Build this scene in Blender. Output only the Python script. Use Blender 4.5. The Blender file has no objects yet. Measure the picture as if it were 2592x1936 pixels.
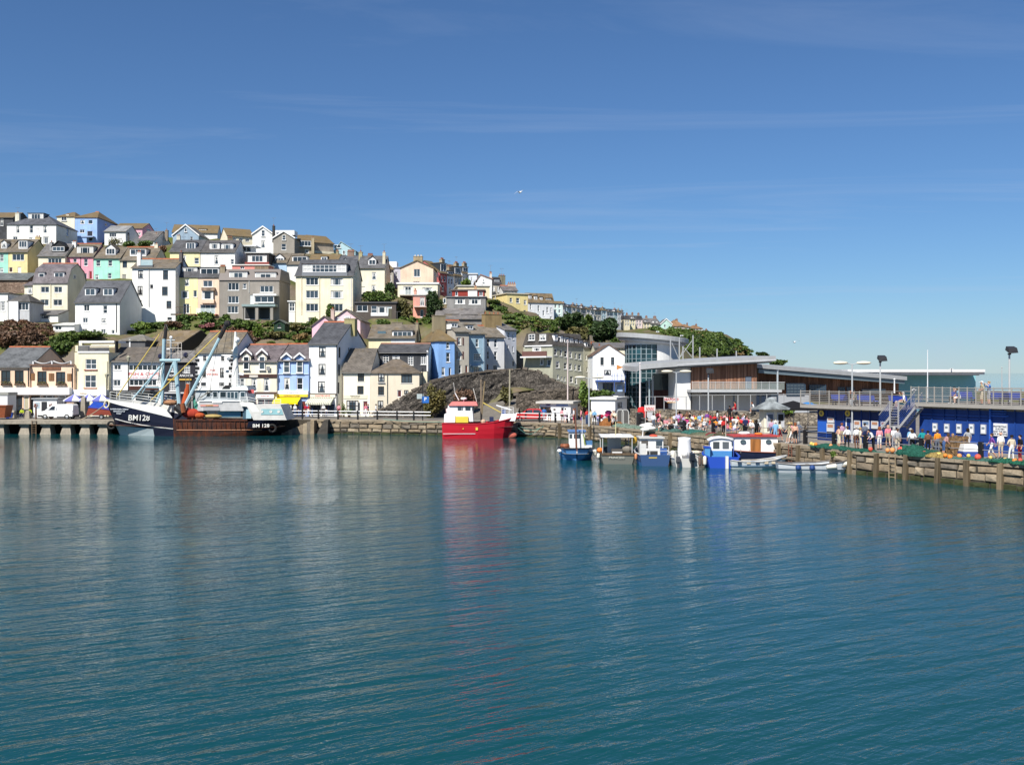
import bpy,bmesh,math,random
import numpy as np
from mathutils import Vector,Matrix,noise
random.seed(7);np.random.seed(7)
SC=bpy.context.scene
COL=SC.collection
R=math.radians
# ------------------------------------------------------------------ camera, sky, sun, exposure
F,CX,YH,HC=2490.0,1296.0,944.0,7.4      # focal length and centre in photo pixels,horizon row,eye height above water
Q=1.68                                         # height of the quays above the water
cam_d=bpy.data.cameras.new('camera');cam=bpy.data.objects.new('camera',cam_d);COL.objects.link(cam)
cam_d.sensor_width=36.0;cam_d.lens=36.0*F/2592.0;cam_d.shift_y=-(968.0-YH)/2592.0
cam_d.clip_start=0.5;cam_d.clip_end=60000
cam.location=(0,0,HC);cam.rotation_euler=(R(90),0,0);SC.camera=cam
SUN_EL,SUN_AZ=47.0,206.0                     # degrees;azimuth from+Y clockwise (behind the camera,to the left)
world=bpy.data.worlds.new('World');SC.world=world;world.use_nodes=True
def build_world():
    nt=world.node_tree;nt.nodes.clear();N=nt.nodes.new;L=nt.links.new
    out=N('ShaderNodeOutputWorld');bg=N('ShaderNodeBackground');bg.inputs['Strength'].default_value=0.072
    sky=N('ShaderNodeTexSky');sky.sky_type='NISHITA';sky.sun_disc=False
    sky.sun_elevation=R(SUN_EL);sky.sun_rotation=R(SUN_AZ);sky.altitude=0;sky.air_density=1.0;sky.dust_density=0.0;sky.ozone_density=6.0
    # thin cirrus streaks: noise over the sky direction projected on a high plane
    tc=N('ShaderNodeTexCoord');sep=N('ShaderNodeSeparateXYZ');L(tc.outputs['Generated'],sep.inputs[0])
    mx=N('ShaderNodeMath');mx.operation='MAXIMUM';mx.inputs[1].default_value=0.03;L(sep.outputs['Z'],mx.inputs[0])
    dx=N('ShaderNodeMath');dx.operation='DIVIDE';L(sep.outputs['X'],dx.inputs[0]);L(mx.outputs[0],dx.inputs[1])
    dy=N('ShaderNodeMath');dy.operation='DIVIDE';L(sep.outputs['Y'],dy.inputs[0]);L(mx.outputs[0],dy.inputs[1])
    cmb=N('ShaderNodeCombineXYZ');L(dx.outputs[0],cmb.inputs['X']);L(dy.outputs[0],cmb.inputs['Y'])
    mp=N('ShaderNodeMapping');mp.inputs['Scale'].default_value=(0.22,0.8,1);mp.inputs['Location'].default_value=(3.6,2.9,0);mp.inputs['Rotation'].default_value=(0,0,R(8));L(cmb.outputs[0],mp.inputs[0])
    n1=N('ShaderNodeTexNoise');n1.inputs['Scale'].default_value=1.0;n1.inputs['Detail'].default_value=9;n1.inputs['Roughness'].default_value=0.62;n1.inputs['Distortion'].default_value=0.9;L(mp.outputs[0],n1.inputs[0])
    r1=N('ShaderNodeValToRGB');r1.color_ramp.elements[0].position=0.53;r1.color_ramp.elements[1].position=0.9;L(n1.outputs['Fac'],r1.inputs[0])
    fac=N('ShaderNodeMath');fac.operation='MULTIPLY';fac.inputs[1].default_value=0.34;L(r1.outputs[0],fac.inputs[0])
    tint=N('ShaderNodeMixRGB');tint.blend_type='MULTIPLY';tint.inputs[0].default_value=1.0;tint.inputs[2].default_value=(0.55,0.755,0.93,1);L(sky.outputs[0],tint.inputs[1])
    mix=N('ShaderNodeMixRGB');mix.inputs[2].default_value=(5.2,6.0,7.6,1);L(fac.outputs[0],mix.inputs[0]);L(tint.outputs[0],mix.inputs[1])
    # thin haze: optical path grows towards the horizon
    od=N('ShaderNodeMath');od.operation='DIVIDE';od.inputs[0].default_value=-0.010;L(mx.outputs[0],od.inputs[1])
    ex=N('ShaderNodeMath');ex.operation='EXPONENT';L(od.outputs[0],ex.inputs[0]);hz=N('ShaderNodeMixRGB');hz.inputs[1].default_value=(4.2,4.7,6.5,1);L(ex.outputs[0],hz.inputs[0]);L(mix.outputs[0],hz.inputs[2]);mix=hz
    L(mix.outputs[0],bg.inputs['Color']);L(bg.outputs[0],out.inputs[0])
build_world()
sun_d=bpy.data.lights.new('sun','SUN');sun=bpy.data.objects.new('sun',sun_d);COL.objects.link(sun)
sun_d.energy=5.0;sun_d.angle=R(0.53);sun_d.color=(1.0,0.95,0.86)
_el,_az=R(SUN_EL),R(SUN_AZ)
SUNV=Vector((math.sin(_az)*math.cos(_el),math.cos(_az)*math.cos(_el),math.sin(_el)))
sun.rotation_euler=SUNV.to_track_quat('Z','Y').to_euler();sun.location=(-40,-40,90)
SC.view_settings.view_transform='Standard';SC.view_settings.look='None';SC.view_settings.gamma=1.0;SC.view_settings.exposure=0.5
SC.view_settings.use_curve_mapping=False
SC.cycles.max_bounces=6;SC.cycles.transparent_max_bounces=8;SC.cycles.use_denoising=True
# ------------------------------------------------------------------ pixel helpers (photo pixels -> world, at a chosen depth)
def PX(px,py,D): return Vector(((px-CX)/F*D,D,HC-(py-YH)/F*D))
def DG(py,z=None): return (HC-(Q if z is None else z))*F/(py-YH)          # depth of a point standing on level z seen at row py
def PG(px,py,z=None):
    zz=Q if z is None else z;D=DG(py,zz);return Vector(((px-CX)/F*D,D,zz))
CR=dict(a1=(0,520,.20586),a2=(300,540,.20586),a3=(600,560,.20586),a4=(900,600,.20586),a5=(0,820,.18162),a6=(260,800,.19366),a7=(540,800,.19366),a8=(820,780,.20586),
          b1=(1080,660,.19366),b2=(1380,720,.19366),b3=(1560,800,.20344),b4=(2000,840,.26763),b5=(1080,920,.14919),b6=(1380,1000,.14919),b7=(1680,980,.14919),b8=(1960,980,.16949),
          b9=(2240,900,.21796),c1=(1400,760,.14467),c2=(0,960,.14467),c3=(430,960,.13562),n=(0,0,1.0))
def N2(c,x,y): o=CR[c];return o[0]+x*o[2],o[1]+y*o[2]
# ------------------------------------------------------------------ materials
MATS={}
def lin(h):
    h=h.lstrip('#');return tuple(((int(h[i:i+2],16)/255)/12.92 if int(h[i:i+2],16)/255<=.04045 else ((int(h[i:i+2],16)/255+.055)/1.055)**2.4) for i in (0,2,4))
class NT:
    def __init__(s,name):
        s.m=bpy.data.materials.new(name);s.m.use_nodes=True;s.t=s.m.node_tree
        s.b=s.t.nodes['Principled BSDF'];s.L=s.t.links.new;s.tc=s.n('ShaderNodeTexCoord');s.P=s.n('ShaderNodeNewGeometry').outputs['Position']
    def n(s,t,**k):
        x=s.t.nodes.new(t)
        for a,v in k.items(): setattr(x,a,v)
        return x
    def noise(s,scale,detail=4,rough=.55,vec=None,stretch=None,dist=0):
        v=vec or s.P
        if stretch:
            mp=s.n('ShaderNodeMapping');mp.inputs['Scale'].default_value=stretch;s.L(v,mp.inputs[0]);v=mp.outputs[0]
        x=s.n('ShaderNodeTexNoise');x.inputs['Scale'].default_value=scale;x.inputs['Detail'].default_value=detail;x.inputs['Roughness'].default_value=rough;x.inputs['Distortion'].default_value=dist
        s.L(v,x.inputs['Vector']);return x.outputs['Fac']
    def ramp(s,f,stops):
        r=s.n('ShaderNodeValToRGB');e=r.color_ramp.elements
        while len(e)<len(stops): e.new(.5)
        for el,(p,c) in zip(e,stops): el.position=p;el.color=(c[0],c[1],c[2],1) if isinstance(c,(tuple,list)) else (c,c,c,1)
        s.L(f,r.inputs[0]);return r.outputs[0]
    def mix(s,f,a,b,mode='MIX'):
        x=s.n('ShaderNodeMixRGB',blend_type=mode)
        for i,v in enumerate((f,a,b)):
            if isinstance(v,(int,float)): x.inputs[i].default_value=v if i==0 else (v,v,v,1)
            elif isinstance(v,(tuple,list)): x.inputs[i].default_value=(v[0],v[1],v[2],1)
            else: s.L(v,x.inputs[i])
        return x.outputs[0]
    def bump(s,h,strength=.3,dist=.05):
        x=s.n('ShaderNodeBump');x.inputs['Strength'].default_value=strength;x.inputs['Distance'].default_value=dist;s.L(h,x.inputs['Height'])
        if s.b.inputs['Normal'].is_linked: s.L(s.b.inputs['Normal'].links[0].from_socket,x.inputs['Normal'])
        s.L(x.outputs[0],s.b.inputs['Normal'])
    def set(s,col=None,rough=None,metal=None,spec=None):
        if col is not None:
            if isinstance(col,(tuple,list)): s.b.inputs['Base Color'].default_value=(*col[:3],1)
            else: s.L(col,s.b.inputs['Base Color'])
        if rough is not None: s.b.inputs['Roughness'].default_value=rough
        if metal is not None: s.b.inputs['Metallic'].default_value=metal
        if spec is not None: s.b.inputs['Specular IOR Level'].default_value=spec
def sc(c,k): return tuple(min(1,x*k) for x in c)
def memo(key,fn):
    if key not in MATS: MATS[key]=fn()
    return MATS[key]
def plaster(c,dirt=.22):
    def f():
        t=NT('render_wall');a=t.noise(.45,5,.6);st=t.noise(1.0,4,.6,stretch=(2.2,2.2,.18))
        k=t.ramp(a,[(.28,1-dirt*.9),(.60,1.0)]);k2=t.ramp(st,[(.30,1-dirt*.6),(.60,1.0)])
        t.set(t.mix(1,t.mix(1,c,k,'MULTIPLY'),k2,'MULTIPLY'),.82,spec=.25);t.bump(t.noise(9,3),.12,.02);return t.m
    return memo(('pl',c,dirt),f)
def paint(c,rough=.45,var=.12,spec=.4,metal=0):
    def f():
        t=NT('paint');a=t.noise(1.7,5,.6);t.set(t.mix(1,c,t.ramp(a,[(.3,1-var),(.65,1.0)]),'MULTIPLY'),rough,metal,spec);return t.m
    return memo(('pa',c,rough,var,spec,metal),f)
def slate(c,moss=0.0,tint=None):
    def f():
        t=NT('roof_slates');tint_=tint or sc(c,1.6)
        br=t.n('ShaderNodeTexBrick');mp=t.n('ShaderNodeMapping');t.L(t.tc.outputs['UV'],mp.inputs[0]);t.L(mp.outputs[0],br.inputs['Vector'])
        br.inputs['Scale'].default_value=1.0;br.inputs['Brick Width'].default_value=.42;br.inputs['Row Height'].default_value=.27;br.inputs['Mortar Size'].default_value=.018
        br.inputs['Color1'].default_value=(*sc(c,.78),1);br.inputs['Color2'].default_value=(*sc(c,1.18),1);br.inputs['Mortar'].default_value=(*sc(c,.4),1)
        big=t.noise(.6,5,.65);col=t.mix(t.ramp(big,[(.38,0.0),(.68,.8)]),br.outputs['Color'],tint_);col=t.mix(1,col,t.ramp(t.noise(1.6,5,.65,stretch=(1,1,.5)),[(.3,.62),(.55,1.0)]),'MULTIPLY')
        if moss>0: col=t.mix(t.ramp(t.noise(.8,6,.7,dist=.4),[(.62-moss*.35,0.0),(.86-moss*.35,.85)]),col,(.165,.115,.05))
        t.set(col,.7,spec=.3);t.bump(br.outputs['Fac'],-.5,.03);t.bump(t.noise(3,4),.35,.05);return t.m
    return memo(('sl',c,moss,tint),f)
def stone(c1,c2,scale=1.0,depth=.5):
    def f():
        t=NT('rubble_stone');v=t.n('ShaderNodeTexVoronoi');v.inputs['Scale'].default_value=2.2*scale;mp=t.n('ShaderNodeMapping');mp.inputs['Scale'].default_value=(1,1,1.7);t.L(t.P,mp.inputs[0]);t.L(mp.outputs[0],v.inputs['Vector'])
        e=t.n('ShaderNodeTexVoronoi',feature='DISTANCE_TO_EDGE');e.inputs['Scale'].default_value=2.2*scale;t.L(mp.outputs[0],e.inputs['Vector'])
        sp=t.n('ShaderNodeSeparateColor');t.L(v.outputs['Color'],sp.inputs[0])
        col=t.mix(sp.outputs[0],c1,c2);col=t.mix(1,col,t.ramp(t.noise(.5,5,.6),[(.3,.6),(.65,1.15)]),'MULTIPLY')
        edge=t.ramp(e.outputs[0],[(0.0,0.0),(.09,1.0)]);col=t.mix(1,col,t.ramp(e.outputs[0],[(0.0,.35),(.07,1.0)]),'MULTIPLY')
        t.set(col,.9,spec=.15);t.bump(edge,depth,.08);t.bump(t.noise(7,4),.3,.05);return t.m
    return memo(('st',c1,c2,scale),f)
def rough_stone(c,var=.4):
    def f():
        t=NT('weathered_stone');a=t.noise(1.3,6,.65);b=t.noise(6,4,.6)
        col=t.mix(1,c,t.ramp(a,[(.28,1-var),(.7,1.12)]),'MULTIPLY');col=t.mix(1,col,t.ramp(b,[(.3,.8),(.6,1.05)]),'MULTIPLY')
        t.set(col,.9,spec=.15);t.bump(b,.5,.04);return t.m
    return memo(('rs',c,var),f)
def wood(c,var=.5):
    def f():
        t=NT('wood');a=t.noise(2.0,5,.6,stretch=(3,3,.25));oi=t.n('ShaderNodeObjectInfo')
        col=t.mix(1,c,t.ramp(a,[(.3,1-var),(.66,1.1)]),'MULTIPLY');col=t.mix(1,col,t.ramp(oi.outputs['Random'],[(0,.72),(1,1.15)]),'MULTIPLY')
        t.set(col,.75,spec=.25);t.bump(a,.3,.02);return t.m
    return memo(('wd',c,var),f)
def rusty(c,rust=.5,rc=(.23,.065,.025)):
    def f():
        t=NT('rusty_paint');a=t.noise(.9,7,.7,dist=.5);st=t.noise(1.6,5,.6,stretch=(2.4,2.4,.22));m=t.mix(.5,a,st)
        k=t.ramp(m,[(.66-rust*.34,0.0),(.76-rust*.34,1.0)]);t.set(t.mix(k,c,t.mix(t.noise(5,4),sc(rc,.5),sc(rc,1.35))),.62,spec=.3);t.bump(m,.2,.02);return t.m
    return memo(('ru',c,rust,rc),f)
def metal(c,rough=.4): return paint(c,rough,.1,.5,.6)
def glass(c=(.025,.035,.045),rough=.05):
    def f():
        t=NT('window_glass');oi=t.n('ShaderNodeObjectInfo');t.set(t.mix(oi.outputs['Random'],sc(c,.55),sc(c,2.2)),rough,spec=.6)
        t.bump(t.noise(1.2,2),.05,.05);return t.m
    return memo(('gl',c,rough),f)
def clear_glass(tint=(.82,.9,.9),a=.25):
    def f():
        t=NT('clear_glass');t.b.inputs['Base Color'].default_value=(*tint,1);t.b.inputs['Roughness'].default_value=.06;t.b.inputs['Alpha'].default_value=a;return t.m
    return memo(('cg',tint,a),f)
def leafmat(c,var=.5):
    def f():
        t=NT('leaves');g=t.n('ShaderNodeNewGeometry');rnd=g.outputs['Random Per Island']
        col=t.mix(rnd,sc(c,1-var),sc(c,1+var));col=t.mix(t.ramp(t.noise(.35,3),[(.35,0.0),(.7,.5)]),col,(c[0]*1.5,c[1]*1.05,c[2]*.6))
        t.set(col,.55,spec=.3);t.b.inputs['Subsurface Weight'].default_value=0.0
        t.b.inputs['Transmission Weight'].default_value=0.0;return t.m
    return memo(('lf',c,var),f)
def cloth(c): return paint(c,.9,.18,.1)
WHITE=(.80,.80,.78);CREAM=(.82,.77,.60);BLACK=(.012,.012,.014)
WHITEF=paint((.80,.80,.80),.4,.06)
SLATE=(.085,.088,.10);SLATEB=(.14,.12,.095)
# ------------------------------------------------------------------ mesh building
class MB:
    def __init__(s): s.v=[];s.f=[];s.mi=[]
    def add(s,vs,fs,mi=0):
        o=len(s.v);s.v+=[tuple(p) for p in vs]
        for f in fs: s.f.append(tuple(i+o for i in f));s.mi.append(mi)
        return s
    def poly(s,pts,mi=0): return s.add(pts,[tuple(range(len(pts)))],mi)
    def box(s,x0,x1,y0,y1,z0,z1,mi=0):
        return s.add([(x0,y0,z0),(x1,y0,z0),(x1,y1,z0),(x0,y1,z0),(x0,y0,z1),(x1,y0,z1),(x1,y1,z1),(x0,y1,z1)],
                     [(3,2,1,0),(4,5,6,7),(0,1,5,4),(1,2,6,5),(2,3,7,6),(3,0,4,7)],mi)
    def hexa(s,b,t,mi=0): return s.add(list(b)+list(t),[(3,2,1,0),(4,5,6,7),(0,1,5,4),(1,2,6,5),(2,3,7,6),(3,0,4,7)],mi)
    def tube(s,p,q,r,n=6,mi=0,r2=None,cap=True):
        p,q=Vector(p),Vector(q);d=(q-p)
        if d.length<1e-6: return s
        d.normalize();u=d.cross(Vector((0,0,1)) if abs(d.z)<.95 else Vector((1,0,0))).normalized();w=d.cross(u);r2=r if r2 is None else r2
        vs=[p+(u*math.cos(k/n*6.28318)+w*math.sin(k/n*6.28318))*r for k in range(n)]+[q+(u*math.cos(k/n*6.28318)+w*math.sin(k/n*6.28318))*r2 for k in range(n)]
        fs=[(k,(k+1) % n,n+(k+1) % n,n+k) for k in range(n)]
        if cap: fs+=[tuple(range(n-1,-1,-1)),tuple(range(n,2*n))]
        return s.add(vs,fs,mi)
    def path(s,pts,r,n=6,mi=0):
        for a,b in zip(pts[:-1],pts[1:]): s.tube(a,b,r,n,mi)
        return s
    def prism(s,pts,y0,y1,mi=0):      # outline (x,z),extruded along y
        n=len(pts);vs=[(x,y0,z) for x,z in pts]+[(x,y1,z) for x,z in pts]
        return s.add(vs,[tuple(range(n)),tuple(range(2*n-1,n-1,-1))]+[(k,n+k,n+(k+1) % n,(k+1) % n) for k in range(n)],mi)
    def prismz(s,pts,z0,z1,mi=0):     # outline (x,y),extruded along z
        n=len(pts);vs=[(x,y,z0) for x,y in pts]+[(x,y,z1) for x,y in pts]
        return s.add(vs,[tuple(range(n-1,-1,-1)),tuple(range(n,2*n))]+[(k,(k+1) % n,n+(k+1) % n,n+k) for k in range(n)],mi)
    def lathe(s,prof,n=10,mi=0,c=(0,0)):
        vs=[(c[0]+r*math.cos(k/n*6.28318),c[1]+r*math.sin(k/n*6.28318),z) for r,z in prof for k in range(n)]
        fs=[(i*n+k,i*n+(k+1) % n,(i+1)*n+(k+1) % n,(i+1)*n+k) for i in range(len(prof)-1) for k in range(n)]
        return s.add(vs,fs,mi)
    def ball(s,c,r,n=8,m=6,mi=0,sx=1,sy=1,sz=1):
        prof=[(max(1e-3,math.sin(i/m*math.pi))*r,-math.cos(i/m*math.pi)*r) for i in range(m+1)]
        vs=[(c[0]+q*math.cos(k/n*6.28318)*sx,c[1]+q*math.sin(k/n*6.28318)*sy,c[2]+z*sz) for q,z in prof for k in range(n)]
        return s.add(vs,[(i*n+k,i*n+(k+1) % n,(i+1)*n+(k+1) % n,(i+1)*n+k) for i in range(m) for k in range(n)],mi)
    def mesh(s,name,mats,smooth=False):
        me=bpy.data.meshes.new(name);me.from_pydata(s.v,[],s.f)
        for m in (mats if isinstance(mats,(list,tuple)) else [mats]): me.materials.append(m)
        if any(s.mi): me.polygons.foreach_set('material_index',s.mi)
        if smooth: me.polygons.foreach_set('use_smooth',[True]*len(s.f))
        me.update();return me
    def obj(s,name,mats,parent=None,loc=None,smooth=False,rz=0,**tags): return place(s.mesh(name,mats,smooth),name,parent,loc,rz,**tags)
def place(me,name,parent=None,loc=None,rz=0,**tags):
    o=bpy.data.objects.new(name,me);COL.objects.link(o)
    if parent is not None: o.parent=parent
    if loc is not None: o.location=loc
    if rz: o.rotation_euler=(0,0,rz)
    tag(o,**tags);return o
def tag(o,label=None,cat=None,group=None,kind=None):
    if label: o['label']=label
    if cat: o['category']=cat
    if group: o['group']=group
    if kind: o['kind']=kind
    return o
def thing(name,label,cat,loc=(0,0,0),rz=0,group=None):
    o=bpy.data.objects.new(name,None);COL.objects.link(o);o.empty_display_size=.3;o.location=loc;o.rotation_euler=(0,0,rz);return tag(o,label,cat,group)
def text(body,parent,loc,size,mat,rot=(math.pi/2,0,0),align='CENTER',name='lettering',sx=1.0,shear=0):
    cu=bpy.data.curves.new(name,'FONT');cu.body=body;cu.size=size;cu.align_x=align;cu.align_y='CENTER';cu.extrude=.008;cu.resolution_u=2;cu.offset=size*.012;cu.materials.append(mat)
    tmp=bpy.data.objects.new(name,cu);me=bpy.data.meshes.new_from_object(tmp);bpy.data.objects.remove(tmp)
    o=bpy.data.objects.new(name,me);COL.objects.link(o);o.parent=parent;o.location=loc;o.rotation_euler=rot;o.scale=(sx,1,1);return o
def uvproj(me,fn):
    uv=me.uv_layers.new(name='UVMap');co=[v.co for v in me.vertices]
    for p in me.polygons:
        n=p.normal;u=Vector((-n.y,n.x,0))
        u=u.normalized() if u.length>1e-4 else Vector((1,0,0));w=n.cross(u)
        for li in p.loop_indices: c=co[me.loops[li].vertex_index];uv.data[li].uv=(c.dot(u),c.dot(w))
# ------------------------------------------------------------------ vegetation
def leaf_mesh(blobs,n,size,seed=0,hemi=False):
    """blobs: (x,y,z,rx,ry,rz); leaf-sized faces scattered through the shells of the blobs, denser outside"""
    rg=np.random.RandomState(seed+11);vol=np.array([b[3]*b[4]+b[4]*b[5]+b[3]*b[5] for b in blobs]);cnt=np.maximum(6,(n*vol/vol.sum()).astype(int))
    C=[]
    for b,k in zip(blobs,cnt):
        d=rg.normal(size=(k,3));d/=np.linalg.norm(d,axis=1)[:,None]+1e-9
        r=(rg.uniform(.35,1.0,k)**.45)*(1+.22*np.sin(d[:,0]*7+seed)*np.sin(d[:,2]*6+b[0])+rg.normal(0,.08,k))
        if hemi: d[:,2]=np.abs(d[:,2])
        C.append(np.array(b[:3])+d*r[:,None]*np.array(b[3:6]))
    C=np.concatenate(C);k=len(C);s=size*rg.uniform(.55,1.35,k)
    nrm=rg.normal(size=(k,3))+np.array([0,-.35,.6]);nrm/=np.linalg.norm(nrm,axis=1)[:,None]
    a=np.cross(nrm,rg.normal(size=(k,3)));a/=np.linalg.norm(a,axis=1)[:,None]+1e-9;b2=np.cross(nrm,a)
    V=np.stack([C-a*s[:,None],C+b2*(s*.62)[:,None],C+a*s[:,None],C-b2*(s*.62)[:,None]],1).reshape(-1,3)
    return V,k
def quads_mesh(name,V,k,mat):
    me=bpy.data.meshes.new(name);me.vertices.add(4*k);me.vertices.foreach_set('co',V.astype(np.float32).ravel());me.loops.add(4*k);me.loops.foreach_set('vertex_index',np.arange(4*k,dtype=np.int32))
    me.polygons.add(k);me.polygons.foreach_set('loop_start',np.arange(0,4*k,4,dtype=np.int32));me.polygons.foreach_set('loop_total',np.full(k,4,np.int32));me.materials.append(mat);me.update(calc_edges=True);return me
GREENS=dict(mid=(.060,.105,.022),dark=(.026,.052,.016),bright=(.095,.16,.03),olive=(.095,.095,.035),brown=(.12,.075,.05),dry=(.17,.13,.06),pink=(.22,.09,.10))
def shrub(label,base,blobs,col='mid',n=420,size=.30,name='bush',cat='bush',group=None,stems=True,hemi=False):
    t=thing(name,label,cat,base,0,group);sd=int(abs(base[0]*31+base[1]*17)) % 9999
    V,k=leaf_mesh(blobs,n,size,sd,hemi);place(quads_mesh('foliage',V,k,leafmat(GREENS[col])),'foliage',t)
    if stems:
        m=MB()
        for b in blobs[:6]: m.tube((b[0]*.3,b[1]*.3,-.5),(b[0],b[1],b[2]),.06+.03*b[3],5,r2=.03)
        m.obj('stem',wood((.10,.075,.05)),t)
    return t
# ------------------------------------------------------------------ houses
TP=[]                       # terrain control points (x,y,z) gathered from the house bases
WCACHE={}
DARKF=paint((.035,.028,.025),.5,.1);CURTAIN=cloth((.62,.62,.60));SILL=paint((.70,.70,.68),.6,.1)
def window_meshes(w,h,nx,ny,fm,fw=.085):
    key=(round(w,1),round(h,1),nx,ny,fm.name,fw)
    if key in WCACHE: return WCACHE[key]
    w,h=max(.3,key[0]),max(.3,key[1]);fw=min(fw,w/(nx*3+1),h/(ny*3+1));m=MB()
    m.box(-w/2,w/2,-.05,.03,0,fw);m.box(-w/2,w/2,-.05,.03,h-fw,h);m.box(-w/2,-w/2+fw,-.05,.03,fw,h-fw);m.box(w/2-fw,w/2,-.05,.03,fw,h-fw)
    for i in range(1,nx): x=-w/2+w*i/nx;m.box(x-fw*.38,x+fw*.38,-.045,.025,fw,h-fw)
    for j in range(1,ny):
        z=h*j/ny
        for i in range(nx):      # bars between the uprights so that nothing overlaps
            xa=-w/2+(fw if i==0 else w*i/nx+fw*.38);xb=-w/2+(w-fw if i==nx-1 else w*(i+1)/nx-fw*.38);m.box(xa,xb,-.045,.025,z-fw*.38,z+fw*.38)
    fr=m.mesh('window_frame',fm);pn=MB().box(-w/2+.02,w/2-.02,0,.015,.02,h-.02).mesh('pane',glass())
    sl=MB().box(-w/2-.08,w/2+.08,-.17,.02,-.09,-.004).mesh('sill',SILL)
    cu=MB()
    xo,xi,zt=w/2-fw,w*.27,h-fw     # two drapes joined by a pelmet
    if w<1.3 and nx<3: cu.add([(-xo,-.004,zt),(0,-.004,zt),(xo,-.004,zt),(-w*.2,-.004,h*.5),(-xo+.05,-.004,fw),(w*.2,-.004,h*.5),(xo-.05,-.004,fw)],[(0,4,3,1),(1,5,6,2)])
    else: cu.add([(x,-.004,z) for z in (zt,zt-.1,fw) for x in (-xo,-xi,xi,xo)],[(0,4,5,1),(1,5,6,2),(2,6,7,3),(4,8,9,5),(6,10,11,7)])
    WCACHE[key]=(fr,pn,sl,cu.mesh('curtain',CURTAIN));return WCACHE[key]
class House:
    def __init__(s,c,label,x0,x1,yb,ye,D,wall,roof=None,yaw=0,depth=8.0,rm=None,name='house',cat='house',group='houses on the hillside',found=2.5,tp=True,oh=.22,ridge=None,edge=None,dirt=.22,back_up=0):
        s.c=c;s.yaw=R(yaw);s.depth=depth;s.D=D
        nx0,nyb=N2(c,x0,yb);nx1,nye=N2(c,x1,ye);s.u=(math.cos(s.yaw),math.sin(s.yaw));s.v=(-math.sin(s.yaw),math.cos(s.yaw))
        s.o=((nx0-CX)/F*D,D);s.zb=HC-(nyb-YH)/F*D;s.ht=HC-(nye-YH)/F*D-s.zb;s.W=0
        s.W=s.hit(nx1,s.o,s.u)[0]
        s.t=thing(name,label,cat,(s.o[0],s.o[1],s.zb),s.yaw,group)
        s.wm=wall if not isinstance(wall,tuple) else plaster(wall,dirt);s.rm=rm or slate(SLATE);s.found=found
        s.holes=dict(f=[],r=[],l=[]);s.roof=roof;s.oh=oh;s.ridge=ridge;s.edge=edge;s.roofo=None;s.zr=s.ht+.3
        if roof and roof[0] !='none': s.zr=s.zat(N2(c,0,roof[1])[1],s.W/2,0 if roof[0] in ('gable','flat','mono') else depth*(.5 if roof[0] !='mansard' else .12))
        if tp:
            for a in (0,.5,1):
                for b,dz in ((-.6,-.15),(0,-.1),(depth,back_up)):
                    x=s.o[0]+s.u[0]*s.W*a+s.v[0]*b;y=s.o[1]+s.u[1]*s.W*a+s.v[1]*b;TP.append((x,y,s.zb+dz))
    # --- photo pixels to places on the house
    def hit(s,npx,A,d):
        r=(npx-CX)/F;a=(r*A[1]-A[0])/(d[0]-r*d[1]);return a,A[1]+a*d[1]
    def zat(s,npy,lx,ly):
        Y=s.o[1]+s.u[1]*lx+s.v[1]*ly;return HC-(npy-YH)/F*Y-s.zb
    def fm(s,face,off=0.0):
        if face=='f': return (s.o[0]+s.v[0]*off,s.o[1]+s.v[1]*off),s.u
        if face=='r': return (s.o[0]+s.u[0]*(s.W+off),s.o[1]+s.u[1]*(s.W+off)),s.v
        return (s.o[0]-s.u[0]*off,s.o[1]-s.u[1]*off),s.v
    def p(s,x,y,face='f',off=0.0):
        nx,ny=N2(s.c,x,y);A,d=s.fm(face,off);a,Y=s.hit(nx,A,d);return a,HC-(ny-YH)/F*Y-s.zb
    def rect(s,x0,y0,x1,y1,face='f',off=0.0):
        yc,xc=(y0+y1)/2,(x0+x1)/2;a0=s.p(x0,yc,face,off)[0];a1=s.p(x1,yc,face,off)[0];z1=s.p(xc,y0,face,off)[1];z0=s.p(xc,y1,face,off)[1]
        return min(a0,a1),max(a0,a1),z0,z1
    def put(s,o,face,a,z,off=0.0):
        if face=='f': o.location=(a,off,z)
        elif face=='r': o.location=(s.W-off,a,z);o.rotation_euler=(0,0,math.pi/2)
        else: o.location=(off,a,z);o.rotation_euler=(0,0,-math.pi/2)
    def w(s,x0,y0,x1,y1,nx=1,ny=2,face='f',frame=None,sill=True,curtain=None,parent=None,off=None,door=None,arch=False):
        a0,a1,z0,z1=s.rect(x0,y0,x1,y1,face,off or 0.0);w_,h_=a1-a0,z1-z0;L=s.W if face=='f' else s.depth
        inside=off is None and a0>.03 and a1<L-.03 and z0>-s.found+.1 and z1<s.ht-.03
        fr,pn,sl,cu=window_meshes(w_,h_,nx,ny,frame or WHITEF)
        o=place(fr,'door_frame' if door else 'window',parent or s.t);s.put(o,face,(a0+a1)/2,z0,(.12 if inside else-.03)+(off or 0))
        o.scale=(w_/max(.3,round(w_,1)),1,h_/max(.3,round(h_,1)))
        if inside: s.holes[face].append((a0,a1,z0,z1))
        if door: o.name='door';m=place(MB().box(-w_/2+.05,w_/2-.05,-.02,.02,.02,h_-.05).mesh('door_leaf',paint(door,.4)),'door_leaf',o);m.scale=(1/o.scale[0],1,1/o.scale[2])
        else: place(pn,'pane',o)
        if sill and not door: place(sl,'sill',o)
        if curtain if curtain is not None else random.random()<.38 and not door: place(cu,'curtain',o)
        if arch:
            m=MB();n=7;pts=[(math.cos(math.pi*k/n)*w_*.5,math.sin(math.pi*k/n)*w_*.42) for k in range(n+1)];m.prism(pts,-.05,.03);ar=m.obj('fanlight',glass() if not door else paint(WHITE),o,(0,0,h_/o.scale[2]));ar.scale=(1/o.scale[0],1,1/o.scale[2])
        return o
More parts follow.
